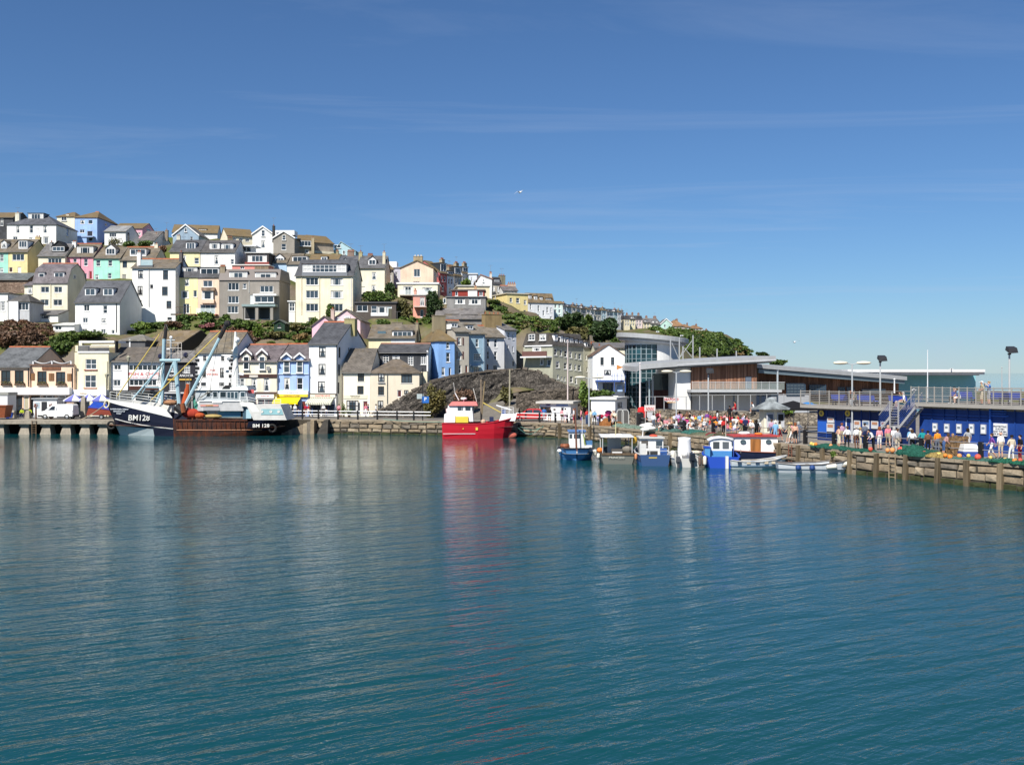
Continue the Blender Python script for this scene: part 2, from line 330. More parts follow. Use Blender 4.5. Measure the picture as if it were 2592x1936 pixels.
    def ws(s,lst,nx=1,ny=2,face='f',**k):
        for q in lst: s.w(*q[:4],*(q[4:6] if len(q)>4 else (nx,ny)),face=face,**k)
        return s
    def box(s,x0,y0,x1,y1,name,mat,out=.1,back=0.0,face='f',parent=None,off=0.0):
        """box whose front shows as the pixel rectangle, standing out from the face by out metres"""
        a0,a1,z0,z1=s.rect(x0,y0,x1,y1,face,off-out if face=='f' else 0);m=MB()
        if face=='f': m.box(a0,a1,off-out,off+back,z0,z1)
        elif face=='r': m.box(s.W-back,s.W+out,a0,a1,z0,z1)
        else: m.box(-out,back,a0,a1,z0,z1)
        return m.obj(name,mat,parent or s.t)
    def pipe(s,x,y0,y1,col=(.05,.05,.05),face='f'):
        a,z1=s.p(x,y0,face);z0=s.p(x,y1,face)[1]
        q=(a,-.07) if face=='f' else (s.W+.07,a);MB().tube((*q,z0),(*q,z1),.055,6).obj('drainpipe',paint(col),s.t);return s
    def chim(s,x0,y0,x1,y1,pots=2,col=None,yo=None,dep=.7,potc=(.30,.10,.05)):
        yo=s.depth*.5 if yo is None else yo;a0,a1,z0,z1=s.rect(x0,y0,x1,y1,'f',yo);m=MB();h=.1
        m.box(a0,a1,yo-dep/2,yo+dep/2,z0-1.6,z1-h);m.box(a0-.06,a1+.06,yo-dep/2-.06,yo+dep/2+.06,z1-h+.002,z1)
        ch=m.obj('chimney',col if col and not isinstance(col,tuple) else plaster(col or (.42,.36,.26),.4),s.t)
        for k in range(pots):
            x=a0+(a1-a0)*(k+.5)/pots;MB().lathe([(.13,z1),(.10,z1+.28),(.13,z1+.34),(.08,z1+.35),(.08,z1+.1)],8,c=(x,yo)).obj('chimney_pot',paint(potc,.7),ch)
        if random.random()<.45:      # television aerial on the stack
            xa=(a0+a1)/2;ht_=random.uniform(1.2,2.0);am=MB().tube((xa,yo,z1),(xa,yo,z1+ht_),.022,4);am.tube((xa-.5,yo,z1+ht_),(xa+.5,yo,z1+ht_),.016,4)
            for k in range(5): am.tube((xa-.45+k*.22,yo-.22,z1+ht_),(xa-.45+k*.22,yo+.22,z1+ht_),.012,4)
            am.obj('aerial',paint((.25,.25,.25)),ch)
        return s
    def dormer(s,x0,y0,x1,y1,n=2,kind='flat',off=.9,wall=None,rm=None,ny=1,frame=None,side=None,sill=True,rows=None,inset=.1):
        """dormer window standing on the front roof slope; the pixel rectangle is its front"""
        a0,a1,z0,z1=s.rect(x0,y0,x1,y1,'f',off);wm=wall or WHITEF;w_=a1-a0
        run=s.depth/2 if s.roof[0] in ('ridge','hip') else s.depth*.12
        sl=max(.2,(s.zr-s.ht)/run);back=min(s.depth*.5+.3,max(off+.3,(z1-s.ht)/sl+.15)) if s.roof[0] in ('ridge','hip') else off+1.5
        m=MB();m.box(a0,a1,off,back,z0-.25,z1);d=m.obj('dormer',side or wm,s.t);rmm=rm or s.rm;m=MB()
        if kind=='flat': m.box(a0-.12,a1+.12,off-.18,back+.05,z1+.002,z1+.12)
        else:
            ap=w_*.42;mid=(a0+a1)/2;bk=min(s.depth*.5,(z1+ap-s.ht)/sl)
            MB().add([(a0,off,z1),(a1,off,z1),(mid,off,z1+ap-.08)],[(0,1,2)]).obj('gable',wm,d)
            for sg in (-1,1):
                xe=mid+sg*(w_/2+.15);m.hexa([(xe,off-.2,z1-.12),(mid,off-.2,z1+ap),(mid,bk,z1+ap),(xe,bk,z1-.12)],[(xe,off-.2,z1-.04),(mid,off-.2,z1+ap+.08),(mid,bk,z1+ap+.08),(xe,bk,z1-.04)])
        m.obj('dormer_roof',rmm,d)
        if n:
            g=min(.12,w_*.06);fr,pn,slm,cu=window_meshes(w_-2*g,z1-z0-.12,n,ny,frame or WHITEF)
            o=place(fr,'window',d,((a0+a1)/2,off-.03,z0+.04));place(pn,'pane',o);o.scale=((w_-2*g)/max(.3,round(w_-2*g,1)),1,1)
            if random.random()<.4: place(cu,'curtain',o)
        return d
    # --- the shell
    def wall_face(s,m,face):
        L=s.W if face=='f' else s.depth;z0,z1=-s.found,s.ht
        T={'f': lambda a,z,d: (a,d,z),'r': lambda a,z,d: (s.W-d,a,z),'l': lambda a,z,d: (d,a,z)}[face]
        hs=s.holes[face];xs=sorted({0,L,*[h[0] for h in hs],*[h[1] for h in hs]});zs=sorted({z0,z1,*[h[2] for h in hs],*[h[3] for h in hs]})
        for i in range(len(xs)-1):
            run=None
            for j in range(len(zs)-1):
                xm,zm=(xs[i]+xs[i+1])/2,(zs[j]+zs[j+1])/2
                if any(h[0]<xm<h[1] and h[2]<zm<h[3] for h in hs): continue
                m.poly([T(xs[i],zs[j],0),T(xs[i+1],zs[j],0),T(xs[i+1],zs[j+1],0),T(xs[i],zs[j+1],0)])
        for a0,a1,b0,b1 in hs:
            e=.22
            for q in (((a0,b0),(a0,b1)),((a1,b1),(a1,b0)),((a0,b1),(a1,b1)),((a1,b0),(a0,b0))): m.poly([T(*q[0],0),T(*q[1],0),T(*q[1],e),T(*q[0],e)])
    def done(s):
        W,d,h,zr=s.W,s.depth,s.ht,s.zr;m=MB()
        for f in 'frl': s.wall_face(m,f)
        m.poly([(W,d,-s.found),(0,d,-s.found),(0,d,h),(W,d,h)])
        k=s.roof[0] if s.roof else 'none'
        if k in ('ridge','gambrel'):
            prof=[(0,h),(d/2,zr),(d,h)] if k=='ridge' else [(0,h),(d*.16,h+(zr-h)*.66),(d*.5,zr),(d*.84,h+(zr-h)*.66),(d,h)]
            for x in (0,W): m.poly([(x,y,z-.02) for y,z in prof])
        elif k=='gable': m.poly([(0,0,h),(W,0,h),(W*(s.roof[2] if len(s.roof)>2 else .5),0,zr)]);m.poly([(0,d,h),(W,d,h),(W*(s.roof[2] if len(s.roof)>2 else .5),d,zr)])
        elif k=='mono': m.poly([(0,0,h),(0,d,h),(0,d,zr)]);m.poly([(W,0,h),(W,d,h),(W,d,zr)]);m.poly([(0,d,h),(W,d,h),(W,d,zr),(0,d,zr)])
        m.obj('wall',s.wm,s.t)
        th=.14;o=s.oh;m=MB();e=o*(zr-h)/(d/2)
        def slab(pts): m.hexa(pts,[(x,y,z+th) for x,y,z in pts])
        if k=='ridge': slab([(-o*.6,-o,h-e),(W+o*.6,-o,h-e),(W+o*.6,d/2,zr),(-o*.6,d/2,zr)]);slab([(W+o*.6,d+o,h-e),(-o*.6,d+o,h-e),(-o*.6,d/2,zr),(W+o*.6,d/2,zr)])
        elif k=='gambrel':
            y1,z1=d*.16,h+(zr-h)*.66
            for A,B in (((-.2,h-.2),(y1,z1)),((y1,z1),(d/2,zr))):
                slab([(-.1,A[0],A[1]),(W+.1,A[0],A[1]),(W+.1,B[0],B[1]),(-.1,B[0],B[1])]);slab([(W+.1,d-A[0],A[1]),(-.1,d-A[0],A[1]),(-.1,d-B[0],B[1]),(W+.1,d-B[0],B[1])])
        elif k=='gable':
            mid=W*(s.roof[2] if len(s.roof)>2 else .5)
            for xe in (0,W):
                sg=-1 if xe==0 else 1;ez=o*(zr-h)/max(.5,abs(mid-xe));slab([(xe+sg*o,-o,h-ez),(mid,-o,zr),(mid,d+.1,zr),(xe+sg*o,d+.1,h-ez)])
        elif k=='hip':
            i=min(d/2,W*.42);A,B=(i,d/2,zr),(W-i,d/2,zr);c=[(-o,-o,h-e),(W+o,-o,h-e),(W+o,d+o,h-e),(-o,d+o,h-e)]
            up=lambda p: (p[0],p[1],p[2]+th)
            m.add([up(c[0]),up(c[1]),up(c[2]),up(c[3]),up(A),up(B),*c],[(0,1,5,4),(1,2,5),(2,3,4,5),(3,0,4),(6,7,1,0),(7,8,2,1),(8,9,3,2),(9,6,0,3),(9,8,7,6)])
        elif k=='mansard':
            i=d*.12;m.hexa([(-.12,-.2,h),(W+.12,-.2,h),(W+.12,d+.1,h),(-.12,d+.1,h)],[(-.05 if len(s.roof)<3 else .4,i,zr),(W+.05 if len(s.roof)<3 else W-.4,i,zr),(W+.05 if len(s.roof)<3 else W-.4,d-i,zr),(-.05 if len(s.roof)<3 else .4,d-i,zr)])
        elif k=='flat': m.box(-o,W+o,-o,d+.1,h+.002,max(h+.16,zr))
        elif k=='mono': e2=o*(zr-h)/d;slab([(-o*.5,-o,h-e2),(W+o*.5,-o,h-e2),(W+o*.5,d,zr),(-o*.5,d,zr)])
        elif k=='parapet': m.box(.25,W-.25,.25,d-.25,h-.5,h-.35)
        if m.v:
            s.roofo=m.obj('roof',s.rm,s.t);uvproj(s.roofo.data,None)
            if s.ridge and k in ('ridge','hip','gambrel'):
                i=min(d/2,W*.42) if k=='hip' else-.1;MB().prism([(-.16,-.02),(.16,-.02),(.05,.17),(-.05,.17)],i,W-i).obj('ridge_tiles',paint(s.ridge,.8,.35),s.roofo,(0,0,0))
                ro=s.roofo.children[0];ro.location=(0,d/2,zr+.10);ro.rotation_euler=(0,0,-math.pi/2);ro.data.transform(Matrix.Identity(4))
            if s.edge and k=='gable':
                mid=W*(s.roof[2] if len(s.roof)>2 else .5)
                for xe in (0,W):
                    sg=-1 if xe==0 else 1;ez=o*(zr-h)/max(.5,abs(mid-xe));A=(xe+sg*o,h-ez);B=(mid,zr);m2=MB();m2.hexa([(A[0],-o-.06,A[1]-.12),(B[0],-o-.06,B[1]-.12),(B[0],-o-.004,B[1]-.12),(A[0],-o-.004,A[1]-.12)],[(A[0],-o-.06,A[1]+.2),(B[0],-o-.06,B[1]+.2),(B[0],-o-.004,B[1]+.2),(A[0],-o-.004,A[1]+.2)]);m2.obj('bargeboard',s.edge,s.roofo)
            if k=='ridge': MB().tube((-o,-o-.05,h-e+.02),(W+o,-o-.05,h-e+.02),.06,6).obj('gutter',paint((.08,.08,.08)),s.roofo)
        return s
# ------------------------------------------------------------------ the town, row by row (coordinates are read off enlarged crops of the photograph)
CREAM2=(.82,.75,.58);YEL=(.82,.68,.36);PYEL=(.84,.76,.44);PINK=(.80,.36,.45);MINT=(.38,.74,.61);BLUE=(.34,.50,.84);PBLUE=(.46,.62,.80);GREY=(.31,.285,.25);PEACH=(.80,.60,.46)
TERRA=(.36,.11,.05);ROOFBR=slate(SLATEB,.35);ROOFMOSS=slate((.15,.12,.08),.9);ROOFSL=slate(SLATE);ROOFGR=slate((.13,.125,.125),.15);ROOFPUR=slate((.13,.115,.125))
DGLASS=glass((.02,.025,.03));G='houses on the hillside';GQ='shops and houses along the quay';GF='far houses along the headland'
SLATEHUNG=slate((.045,.048,.055))
def wallslate(h):          # slate-hung walls need flat projection
    for o in h.t.children:
        if o.name.startswith('wall'): uvproj(o.data,None)
# --- skyline row
h=House('a1','dark slate-hung building at the left edge of the skyline',-160,160,470,150,234,SLATEHUNG,('ridge',95),depth=9,rm=ROOFMOSS);h.w(5,160,40,250,1,2).name;h.done();wallslate(h)
h=House('a1','big white villa with hipped slate roof and wide grey roof dormer',85,690,480,235,225,WHITE,('hip',125),depth=11,rm=ROOFSL);h.ws([(200,245,242,340),(365,245,407,340),(532,245,578,340)]);h.ws([(160,385,215,445,2,1),(358,395,402,455,1,1),(530,385,600,470,2,1)]);h.w(815,280,840,380,1,2,face='r');h.dormer(345,100,540,200,5,off=3.2,wall=paint((.12,.13,.14)),rm=ROOFSL);h.chim(195,95,245,180,1,(.75,.72,.6));h.done()
h=House('a1','cornflower blue house with balcony and mossy hipped roof',922,1195,480,150,238,BLUE,('hip',88),depth=13,rm=ROOFMOSS,ridge=TERRA);h.ws([(985,180,1040,230),(1085,180,1140,230),(980,297,1040,340,2,1)],1,1);h.w(1070,315,1140,440,1,1,door=(.03,.03,.04));h.w(1290,225,1320,250,1,1,face='r');h.box(950,385,1065,470,'porch',plaster(BLUE),1.4);h.box(950,375,1140,390,'balcony_slab',paint((.3,.4,.6)),1.6);h.done()  # dark opening: its inside shade is painted as a near-black leaf
h=House('a1','cream house with mossy roof left of the cornflower blue house',700,918,480,140,242,CREAM,('hip',92),depth=9,rm=ROOFMOSS);h.w(755,140,820,190,2,1);h.chim(820,115,855,240,1,(.78,.74,.62),1.0);h.done()
h=House('a1','small white cottage with pale grey slate roof on the skyline',1285,1545,500,322,228,WHITE,('ridge',258),depth=8,rm=slate((.22,.22,.22)));h.w(1345,342,1430,392,3,1);h.w(1560,330,1590,450,1,2,face='r');h.done()
h=House('a2','pink house under a long mossy roof behind the white cottage',-60,292,310,186,246,(.78,.42,.52),('ridge',130),depth=9,rm=ROOFMOSS);h.w(345,195,395,220,2,1,face='r');h.w(235,235,275,262,1,1);h.done()
h=House('a2','low white bungalow with big plain slate roof',245,440,420,335,230,WHITE,('ridge',226),depth=12,rm=slate((.12,.11,.105)));h.ws([(260,340,320,365,2,1),(370,340,430,365,2,1)]);h.chim(440,255,490,300,1,(.5,.47,.4),4);h.chim(575,210,610,260,1,(.3,.25,.2));h.done()
h=House('a2','long white terrace with brown roof behind the blue-grey gable',660,1215,300,232,250,WHITE,('ridge',150),yaw=10,depth=8,rm=ROOFMOSS);h.dormer(985,195,1085,250,3,wall=paint((.1,.1,.1)),off=1.2);h.done()
h=House('a2','blue-grey gabled house with white bargeboards on the skyline',668,985,385,268,236,(.30,.40,.50),('gable',142),depth=8,edge=WHITEF,rm=slate((.13,.12,.11)));h.ws([(812,182,842,232,1,1),(880,290,915,330,1,2)]);h.chim(720,275,760,340,2,(.75,.72,.6),-1.5);h.done()
h=House('a2','cream flat-fronted terrace with mossy roof and pale gable end',1335,1660,400,272,240,CREAM2,('ridge',196),yaw=28,depth=8,rm=ROOFMOSS);h.ws([(1400,300,1450,345,2,1),(1480,300,1530,345,2,1),(1560,305,1610,350,2,1)]);h.chim(1345,300,1400,355,3,(.3,.24,.16),-2);h.done()
h=House('a3','white gabled house with two windows in line on the skyline',188,448,420,158,228,WHITE,('gable',66),depth=9,edge=WHITEF,rm=ROOFSL);h.ws([(300,110,343,188),(295,240,347,328)]);h.done()
h=House('a3','grey pebble-dashed gabled house beside the white gable',446,706,410,205,226,GREY,('gable',126),depth=9,edge=WHITEF,rm=ROOFSL);h.ws([(555,172,600,235),(545,280,603,355)]);h.box(470,112,705,170,'rear_dormer',WHITEF,-2.5,6);h.chim(438,60,465,180,1,(.05,.05,.05),1.0);h.done()
h=House('a3','brown-roofed house with white bay window below the skyline roofs',745,945,420,235,232,(.40,.33,.24),('ridge',178),yaw=12,depth=9,rm=ROOFMOSS);h.w(750,243,910,308,4,1,off=-.5);h.w(835,345,885,395,1,1);h.chim(915,205,948,320,1,(.5,.42,.28),-.5);h.done()
h=House('a3','long house with mossy roof at the end of the skyline',950,1188,430,262,240,(.36,.31,.25),('ridge',184),yaw=34,depth=10,rm=ROOFMOSS);h.dormer(1000,275,1040,305,1,off=.6);h.box(955,370,1190,400,'garden_wall',plaster(CREAM2),3);h.done()
h=House('a3','pale teal end house with sloping gable at the end of the skyline',1192,1455,430,365,244,(.42,.60,.66),('gable',255,.33),depth=8,rm=slate((.3,.4,.42)));h.ws([(1195,290,1275,330,2,1),(1298,362,1330,410,1,2)]);h.done()
# --- upper terrace row
h=House('a1','mint green cottage at the left edge of the painted terrace',-130,100,830,572,200,MINT,('ridge',425),rm=ROOFBR,group=G);h.dormer(15,455,85,522,2,'gable');h.w(0,600,45,690,2,2);h.w(0,765,40,822,2,1);h.done()
h=House('a1','buttercup yellow house with picture window in the painted terrace',103,338,830,570,200,YEL,('ridge',425),depth=9.5,rm=ROOFBR);h.dormer(228,432,338,520,3);h.w(150,600,298,678,3,1);h.w(110,762,155,822,1,1,door=(.06,.03,.02));h.w(215,757,260,832,1,1,door=(.7,.7,.7));h.chim(440,390,500,460,2,(.72,.58,.3),6);h.done()
h=House('a1','cream house with black triangular roof dormer',470,800,780,622,197,CREAM2,('ridge',478),depth=8,rm=ROOFGR);h.w(590,652,758,712,4,1);h.dormer(640,505,800,565,3,'gable',wall=paint((.02,.02,.02)),rm=slate((.03,.03,.03)),off=1.0);h.chim(620,455,650,520,1,(.3,.3,.3),2);h.done()
h=House('a1','bright pink terraced house with wide dark roof dormer',803,1148,915,627,198,PINK,('ridge',480),rm=ROOFBR,ridge=TERRA);h.dormer(945,505,1150,598,3,wall=paint((.55,.55,.52)),rm=ROOFBR);h.ws([(900,657,945,740),(1030,660,1080,745)]);h.w(1027,835,1068,905,1,1,arch=True);h.w(1090,808,1135,908,1,1,door=(.25,.02,.03));h.pipe(993,630,900);h.chim(895,450,942,520,2,WHITE,3);h.done()
h=House('a1','turquoise green terraced house with white gabled dormer',1151,1478,918,648,198,MINT,('ridge',520),rm=ROOFBR);h.dormer(1300,525,1420,605,3,'gable');h.ws([(1182,675,1235,748),(1330,675,1380,748)]);h.w(1170,850,1213,912,1,2,arch=True);h.w(1325,832,1372,900,1,2);h.done()
h=House('a2','cream terraced house with dark window and arched door',18,440,815,575,198,CREAM,('ridge',425),rm=ROOFBR,ridge=TERRA);h.dormer(140,437,340,512,3);h.w(50,585,105,668,1,1,frame=DARKF);h.w(42,750,98,810,1,1,arch=True,door=(.3,.28,.25));h.chim(447,380,490,445,1,(.75,.7,.55));h.done()
h=House('a2','pale yellow house with arched window and slate roof',632,1002,810,470,190,PYEL,('ridge',335),rm=slate((.075,.075,.08)));h.dormer(830,358,945,448,3);h.w(782,515,830,620);h.w(932,548,990,622,1,2,arch=True);h.done()
h=House('a2','white house with twin flat dormers next to the pale yellow house',1008,1430,810,475,190,WHITE,('ridge',340),rm=slate((.085,.08,.08)));h.dormer(1120,365,1245,442,3);h.dormer(1265,373,1410,452,3);h.w(1178,520,1230,628);h.w(1378,565,1420,628,1,2,arch=True);h.done()
h=House('a3','pale pink house with blue-curtained flat-roofed sunroom',-100,108,620,380,196,(.76,.62,.56),('flat',372),rm=paint((.6,.6,.58)));h.box(-90,295,235,305,'sunroom_roof',WHITEF,1.0,3);h.w(-60,312,235,378,5,1,off=.2);h.done()
h=House('a3','black and oxblood house with flat white-edged roof',112,390,640,395,192,(.05,.045,.045),('flat',386),rm=paint((.5,.5,.48)));h.w(130,418,365,500,5,1);h.box(95,503,392,528,'red_fascia',paint((.25,.05,.04)),.4);h.done()
h=House('a3','salmon flat-roofed extension with white roof edge',-60,388,660,545,186,(.72,.28,.24),('flat',532),rm=paint((.75,.72,.68)),depth=4);h.ws([(40,560,90,590,2,1)]);h.box(215,545,388,590,'timber_cladding',wood((.25,.18,.12)),.05);h.done()
h=House('a3','sky blue house with small white gabled dormer',398,612,850,510,195,PBLUE,('ridge',402),rm=ROOFBR);h.dormer(465,445,578,492,3,'gable');h.w(440,572,495,600,1,2);h.w(565,755,600,815,1,2);h.done()
h=House('a3','white house with arched doorway beside the sky blue house',615,770,860,528,195,WHITE,('ridge',404),rm=ROOFBR);h.dormer(680,432,865,508,3);h.w(625,760,680,850,1,1,arch=True,door=(.1,.12,.16));h.done()
h=House('a3','brown-roofed cottage with one small white dormer',880,1232,620,500,202,CREAM2,('ridge',412),rm=ROOFMOSS);h.dormer(1032,435,1110,480,2);h.chim(1222,370,1250,450,2,(.4,.34,.2));h.done()
h=House('a3','slate-roofed cream house with peaked dormer behind the big cream block',1248,1500,860,560,190,CREAM,('ridge',430),rm=ROOFSL);h.dormer(1298,478,1362,520,1,'gable');h.chim(1360,372,1440,420,5,(.28,.2,.16));h.chim(1505,385,1540,460,1,(.4,.36,.2));h.done()
h=House('a4','cream house with white gabled dormer and satellite dish',28,358,720,380,188,CREAM,('ridge',240),rm=slate((.10,.10,.105)),depth=8.5);h.dormer(158,275,252,345,2,'gable');h.ws([(200,432,255,525),(195,590,250,680)]);h.w(60,610,118,718,1,1,arch=True,door=(.7,.68,.6));h.chim(335,190,368,350,1,(.75,.68,.5),1.5);h.chim(152,222,212,245,4,(.28,.2,.16));h.chim(42,185,85,255,1,(.4,.36,.2));h.done()
h=House('a4','narrow grey house set back behind the satellite dish house',372,466,640,400,200,(.45,.43,.38),('ridge',345),yaw=20,rm=ROOFMOSS);h.ws([(385,450,400,540),(420,460,440,550)]);h.done()
h=House('a4','pale mauve house with small flat roof behind the tree',468,552,620,380,204,(.55,.55,.62),('flat',372),rm=paint((.4,.4,.42)));h.w(485,430,515,510,2,2);h.box(375,302,505,372,'roof_room',WHITEF,-3,6);h.done()
h=House('a4','peach house with broad gable and stone chimney',552,955,720,382,190,PEACH,('gable',292),depth=9,rm=ROOFMOSS);h.w(715,395,795,490,2,1);h.w(710,548,790,566,3,1);h.chim(715,240,825,292,3,(.40,.32,.2),1.0,1.2,(.7,.66,.6));h.ws([(972,420,985,480),(1000,430,1012,490)],face='r');h.done()
for lb,x0,x1,ye,yr,c,D in (('dusty red house in the row running back behind the peach house',1036,1122,438,300,(.42,.12,.12),202),('pale blue house in the row running back behind the peach house',1124,1208,470,395,(.50,.62,.74),206),('beige house with big dark dormer in the row behind the peach house',1210,1308,470,345,(.50,.46,.40),214),('white end house of the row behind the peach house',1310,1388,440,345,(.66,.66,.66),226)):
    h=House('a4',lb,x0,x1,720,ye,D,c,('ridge',yr),yaw=58,depth=8,rm=ROOFMOSS);w_=x1-x0
    h.ws([(x0+w_*.18,ye+40,x0+w_*.42,ye+110),(x0+w_*.6,ye+42,x0+w_*.84,ye+112),(x0+w_*.3,ye+150,x0+w_*.6,ye+230)]);h.dormer(x0+4,yr+25,x1-6,ye-12,2,wall=paint((.03,.035,.04)),off=.3);h.chim(x0+10,yr-25,x0+45,yr+10,3,(.4,.34,.24));h.done()
h=House('a4','small white box-like house on the skyline',1392,1492,640,458,224,(.68,.72,.80),('flat',446),depth=6,rm=paint((.7,.7,.7)));h.w(1420,495,1435,545,1,1);h.w(1450,540,1470,580,1,1);h.done()
h=House('a4','flat-roofed cream house with glass balcony below the peach house',518,1010,730,578,176,CREAM2,('flat',560),depth=6,rm=WHITEF);h.w(585,605,705,712,2,1);h.w(820,617,950,682,3,1);h.box(545,648,1000,708,'balcony_glass',clear_glass(),1.0,-.96);h.box(540,708,1010,720,'balcony_slab',paint((.4,.36,.3)),1.1);h.box(545,722,690,800,'timber_screen',wood((.16,.10,.06)),.3);h.done()
h=House('a4','salmon pink house with small metal balcony among the trees',708,855,995,720,168,(.78,.36,.28),('flat',712),depth=6,rm=paint((.4,.4,.4)));h.w(790,742,850,845,2,1);h.w(795,890,835,985,1,1);h.box(712,850,882,862,'balcony_slab',paint((.6,.45,.4)),1.2);h.chim(718,655,750,720,1,(.78,.38,.3),.5);m=MB();[m.box(h.p(x,800)[0],h.p(x,800)[0]+.03,-1.2,-1.17,h.p(x,850)[1],h.p(x,735)[1]) for x in range(745,880,11)];m.obj('balcony_rail',paint((.3,.3,.3)),h.t);h.done()
h=House('b1','red tile-hung house with white gables and small windows',332,752,480,392,176,(.30,.045,.035),('flat',374),depth=5,rm=slate((.12,.1,.1)));h.ws([(372,402,408,460,1,1),(685,405,735,462,2,1)]);h.box(540,395,660,475,'white_gable',WHITEF,.25);h.chim(622,345,655,385,1,(.7,.45,.25),1);h.done()
h=House('b1','long cream flat-roofed block above the red tile-hung house',408,822,520,332,184,(.80,.70,.48),('flat',322),yaw=8,depth=8,rm=paint((.55,.55,.53)));h.done()
h=House('b1','grey rendered house with two wide white windows',262,770,640,478,166,(.28,.275,.27),('flat',466),depth=7,rm=paint((.2,.2,.2)),dirt=.5);h.ws([(370,497,500,565,4,1),(550,497,705,570,4,1),(215,490,255,560,1,1)]);h.done()
h=House('b1','slate-roofed house with two black flat dormers',112,735,830,760,156,(.24,.23,.22),('ridge',632),depth=8,rm=slate((.15,.14,.135),.2));h.dormer(235,705,415,772,4,wall=paint((.02,.02,.025)),off=1.4);h.dormer(455,712,660,790,4,wall=paint((.02,.02,.025)),off=1.2);h.done()
h=House('b1','white house with brown roof and tall dark roof lantern',664,852,640,238,200,WHITE,('gable',185,.2),depth=12,yaw=6,rm=slate((.25,.12,.08)));h.w(732,240,748,280,1,1);h.ws([(868,345,880,400),(925,350,935,410),(880,470,895,520)],1,2,face='r');h.box(640,285,720,325,'white_lean_to',WHITEF,1);h.chim(822,165,850,205,2,(.7,.66,.6),2);h.done()
h=House('b1','beige house with slate mansard beside the white gable',858,975,650,305,206,(.52,.48,.40),('mansard',212),yaw=25,depth=8,rm=slate((.05,.05,.055)));h.ws([(870,350,890,400),(920,350,940,415)]);h.dormer(885,238,950,290,3,wall=paint((.1,.1,.11)),off=.2);h.chim(945,195,1020,290,3,(.3,.28,.2),3);h.done()
h=House('b1','low white house with grey roof behind the yellow flat-roofed house',1000,1185,520,392,200,WHITE,('ridge',336),yaw=10,depth=7,rm=slate((.13,.12,.12)),ridge=TERRA);h.w(1100,395,1150,425,2,1);h.chim(1060,300,1160,335,4,(.6,.45,.35));h.done()
h=House('b1','pale yellow flat-roofed house with six white windows',1052,1322,745,432,188,(.74,.62,.30),('flat',424),yaw=24,depth=7,rm=paint((.55,.5,.4)));h.ws([(1085,485,1120,545),(1170,487,1215,555),(1270,513,1305,573),(1075,617,1110,690),(1165,640,1215,712),(1265,647,1300,717)],1,2);h.done()
h=House('b1','long white terrace with brown mansard roof on the ridge',1327,1662,760,548,198,(.74,.76,.80),('mansard',425),yaw=22,depth=8,rm=slate((.16,.12,.075),.4));h.ws([(1350,565,1370,640),(1450,585,1475,665),(1565,605,1590,685),(1618,612,1636,675)]);h.ws([(1440,700,1475,745,2,1),(1515,650,1540,720),(1610,730,1640,790)])
for q in ((1335,448,1370,500),(1405,458,1445,515),(1480,472,1515,515),(1552,492,1630,552)): h.dormer(*q,2 if q[2]-q[0]<60 else 4,off=.25)
h.done()
# --- lower hillside row
h=House('a1','long brown stone building with slate roof at the left edge',-160,338,1090,915,188,stone((.19,.13,.10),(.30,.22,.17)),('ridge',838),depth=7,rm=slate((.11,.12,.12)));h.done()
h=House('a1','pale yellow house with purple gambrel roof and two dormers',405,830,1440,950,174,CREAM,('gambrel',725),depth=8,rm=ROOFPUR,ridge=TERRA);h.dormer(475,828,550,922,1,off=.5);h.dormer(665,825,790,922,2,off=.5);h.ws([(500,1000,605,1073),(665,1000,765,1073),(495,1157,600,1233),(655,1157,765,1233)],2,1);h.pipe(625,955,1260,(.6,.55,.4));h.w(905,850,930,900,1,1,face='r');h.done()
h=House('a1','narrow pale yellow side wing with one window',300,402,1440,985,176,CREAM,('ridge',945),depth=5,rm=ROOFPUR);h.w(345,1002,400,1085,2,1);h.done()
h=House('a1','low white lean-to with grey roof below the gambrel house',358,715,1430,1345,168,WHITE,('mono',1275),depth=4,rm=ROOFGR);h.w(510,1350,610,1388,3,1,frame=DARKF);h.done()
h=House('a1','white villa wing with tall window at the left edge',-150,105,1440,1085,166,WHITE,('flat',1075),depth=7,rm=ROOFGR);h.w(2,1180,65,1295,3,3);h.pipe(104,1090,1400);h.done()
h=House('a1','white garden room with dark hipped roof',107,362,1440,1180,164,(.55,.56,.58),('hip',1100),depth=5,rm=slate((.09,.085,.08)));h.w(122,1192,215,1278,2,1);h.w(225,1195,350,1290,3,1);h.box(105,1180,222,1430,'white_corner',WHITEF,.3);h.done()
h=House('a1','large white house with steep slate roof and two dormers',925,1472,1600,1188,160,WHITE,('ridge',935),yaw=-4,depth=8,rm=slate((.075,.078,.088)),dirt=.15);h.dormer(1045,1020,1180,1110,2,off=1.1);h.dormer(1268,1020,1395,1110,2,off=1.1);h.ws([(1030,1217,1100,1300,2,1),(1267,1232,1320,1330,1,2),(1017,1382,1080,1445,2,1),(1247,1387,1305,1450,2,1),(1010,1518,1072,1565,2,1),(1242,1522,1300,1572,2,1)]);h.w(1140,1522,1182,1595,1,1,door=(.08,.08,.09));h.w(1370,1532,1410,1580,1,1);h.pipe(1433,1200,1560);h.done()
h=House('a1','little white outhouse with flat roof on the stone garden wall',655,915,1550,1475,158,WHITE,('mono',1435),depth=4,rm=paint((.6,.6,.58)));h.w(675,1480,758,1532,2,1);h.done()
